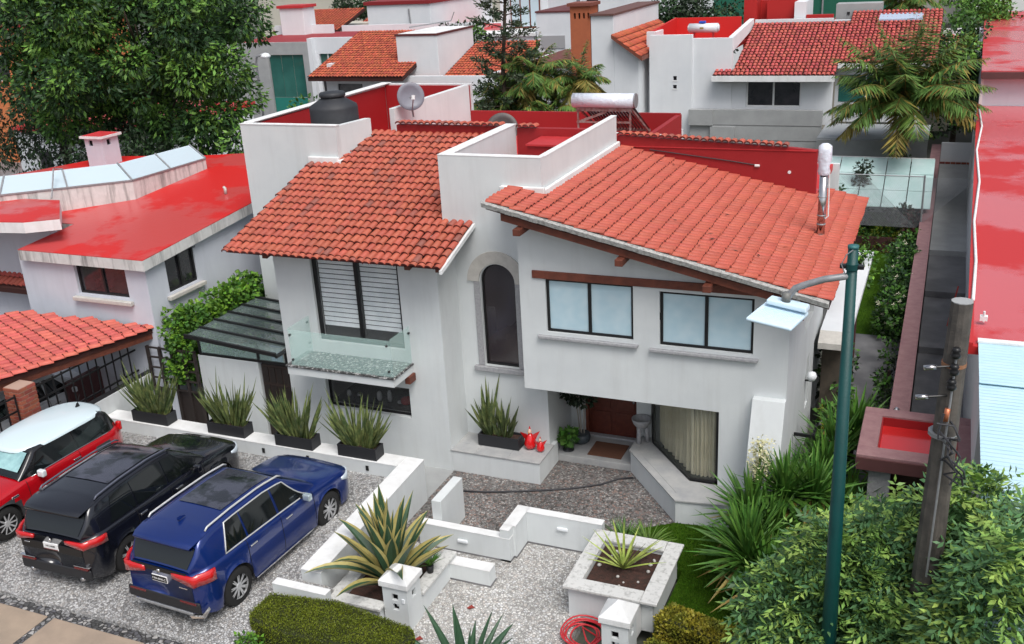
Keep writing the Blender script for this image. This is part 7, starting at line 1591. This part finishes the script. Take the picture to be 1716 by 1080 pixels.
# clipped hedges by the street
def hedge(label, outline, z0, z1_, mat_top, seed, n=30000, leaf=.035):
    t = thing('clipped_hedge', label, 'hedge', (outline[0][0], outline[0][1], z0)); 
    import bmesh
    m_ = MB().prism(outline, 'z', z0, z1_-.03); o = m_.build('hedge_core', M('core_%d' % seed, (.02,.025,.006), .95), t, bevel=.06, seg=3)
    r = random.Random(seed); P=[];D=[];k = 0
    n_ = len(outline); cx_ = sum(p[0] for p in outline)/n_; cy_ = sum(p[1] for p in outline)/n_; ed_ = [(outline[i], outline[(i+1)%n_]) for i in range(n_)]; ls = [math.dist(a,b) for a,b in ed_]; per_ = sum(ls)
    xs2 = [p[0] for p in outline]; ys2 = [p[1] for p in outline]; area = (max(xs2)-min(xs2))*(max(ys2)-min(ys2)); side_a = per_*(z1_-z0)
    def inside(x, y):
        c = False; j = n_-1
        for i in range(n_):
            xi, yi = outline[i]; xj, yj = outline[j]
            if (yi > y) != (yj > y) and x < (xj-xi)*(y-yi)/(yj-yi)+xi: c = not c
            j = i
        return c
    while k < n:
        if r.random() < area/(area+side_a):
            x, y = r.uniform(min(xs2),max(xs2)), r.uniform(min(ys2),max(ys2))
            if not inside(x, y): continue
            e = min(abs((x-a[0])*(b[1]-a[1])-(y-a[1])*(b[0]-a[0]))/math.dist(a,b) for a,b in ed_); zt = z1_-.07*max(0,1-e/.09)**2; P.append((x,y,zt+r.uniform(-.04,.012)+.012*math.sin(x*9)*math.cos(y*8))); D.append((r.gauss(0,.7),r.gauss(0,.7),r.gauss(.8,.5)))
        else:
            i = r.choices(range(n_), ls)[0]; a, b = ed_[i]; u = r.random(); x, y = a[0]+(b[0]-a[0])*u, a[1]+(b[1]-a[1])*u; nn = Vector((b[1]-a[1], a[0]-b[0])).normalized(); P.append((x+nn.x*r.uniform(-.03,.01), y+nn.y*r.uniform(-.03,.01), r.uniform(z0, z1_-.03))); D.append((nn.x*1.0+r.gauss(0,.6), nn.y*1.0+r.gauss(0,.6), r.gauss(.3,.6)))
        k += 1
    D = unit(np.array(D)); N = unit(np.cross(D, np.random.default_rng(seed).normal(size=D.shape))); L = np.full(len(P), leaf)*np.random.default_rng(seed).uniform(.6,1.4,len(P))
    leaves_obj('leaves', mat_top, np.array(P), D, N, L, L*.35, t); return t
hedge('moss green clipped hedge in front of the agave planter wall', [(-9.15,10.05),(-9.0,9.85),(-8.3,9.75),(-7.3,9.8),(-6.7,10.0),(-6.48,10.2),(-6.5,10.42),(-6.65,10.53),(-7.13,10.58),(-8.05,10.72),(-8.4,10.64),(-9.12,10.55)], 0, .66, leaf_hedge, 61, 60000, .02)
hedge('clipped yellow tipped hedge at the lawn corner', [(-3.30,11.95),(-2.0,11.6),(-1.9,12.0),(-3.15,12.35)], 0, .62, [leaf_gold], 62, 12000, .045)
hedge('second yellow tipped hedge in front of the first nearer the street', [(-3.35,10.95),(-2.0,10.65),(-1.9,11.15),(-3.25,11.5)], 0, .60, [leaf_gold], 63, 12000, .04)
hedge('dark green clipped hedge at the bottom edge beside the right gate pillar', [(-3.4,10.2),(-2.0,10.1),(-2.0,10.6),(-3.4,10.85)], 0, .5, leaf_bush, 64, 10000, .04)
bush('small light green weeds at the street foot of the moss green hedge', (-9.0,-8.7,9.45,9.7,.40,.58), 7, .12, 3000, .06, [leaf_vine, leaf_bush], 65, name='weeds', cat='plant')

sl_ = thing('street_lamp', 'small grey street lamp with a white lantern in front of the green glass window', 'street lamp', (-32.6,43,0))
MB().tube([(-32.6,43,0),(-32.6,43,4.9),(-32.5,43,5.25),(-32.1,43,5.35)], .06, 8).build('pole', galv, sl_, smooth=True)
MB().lathe((-31.95,43,5.15), [(.02,0),(.22,.03),(.26,.12),(.15,.24),(.02,.28)], 14).build('lantern', white_gloss, sl_, smooth=True)
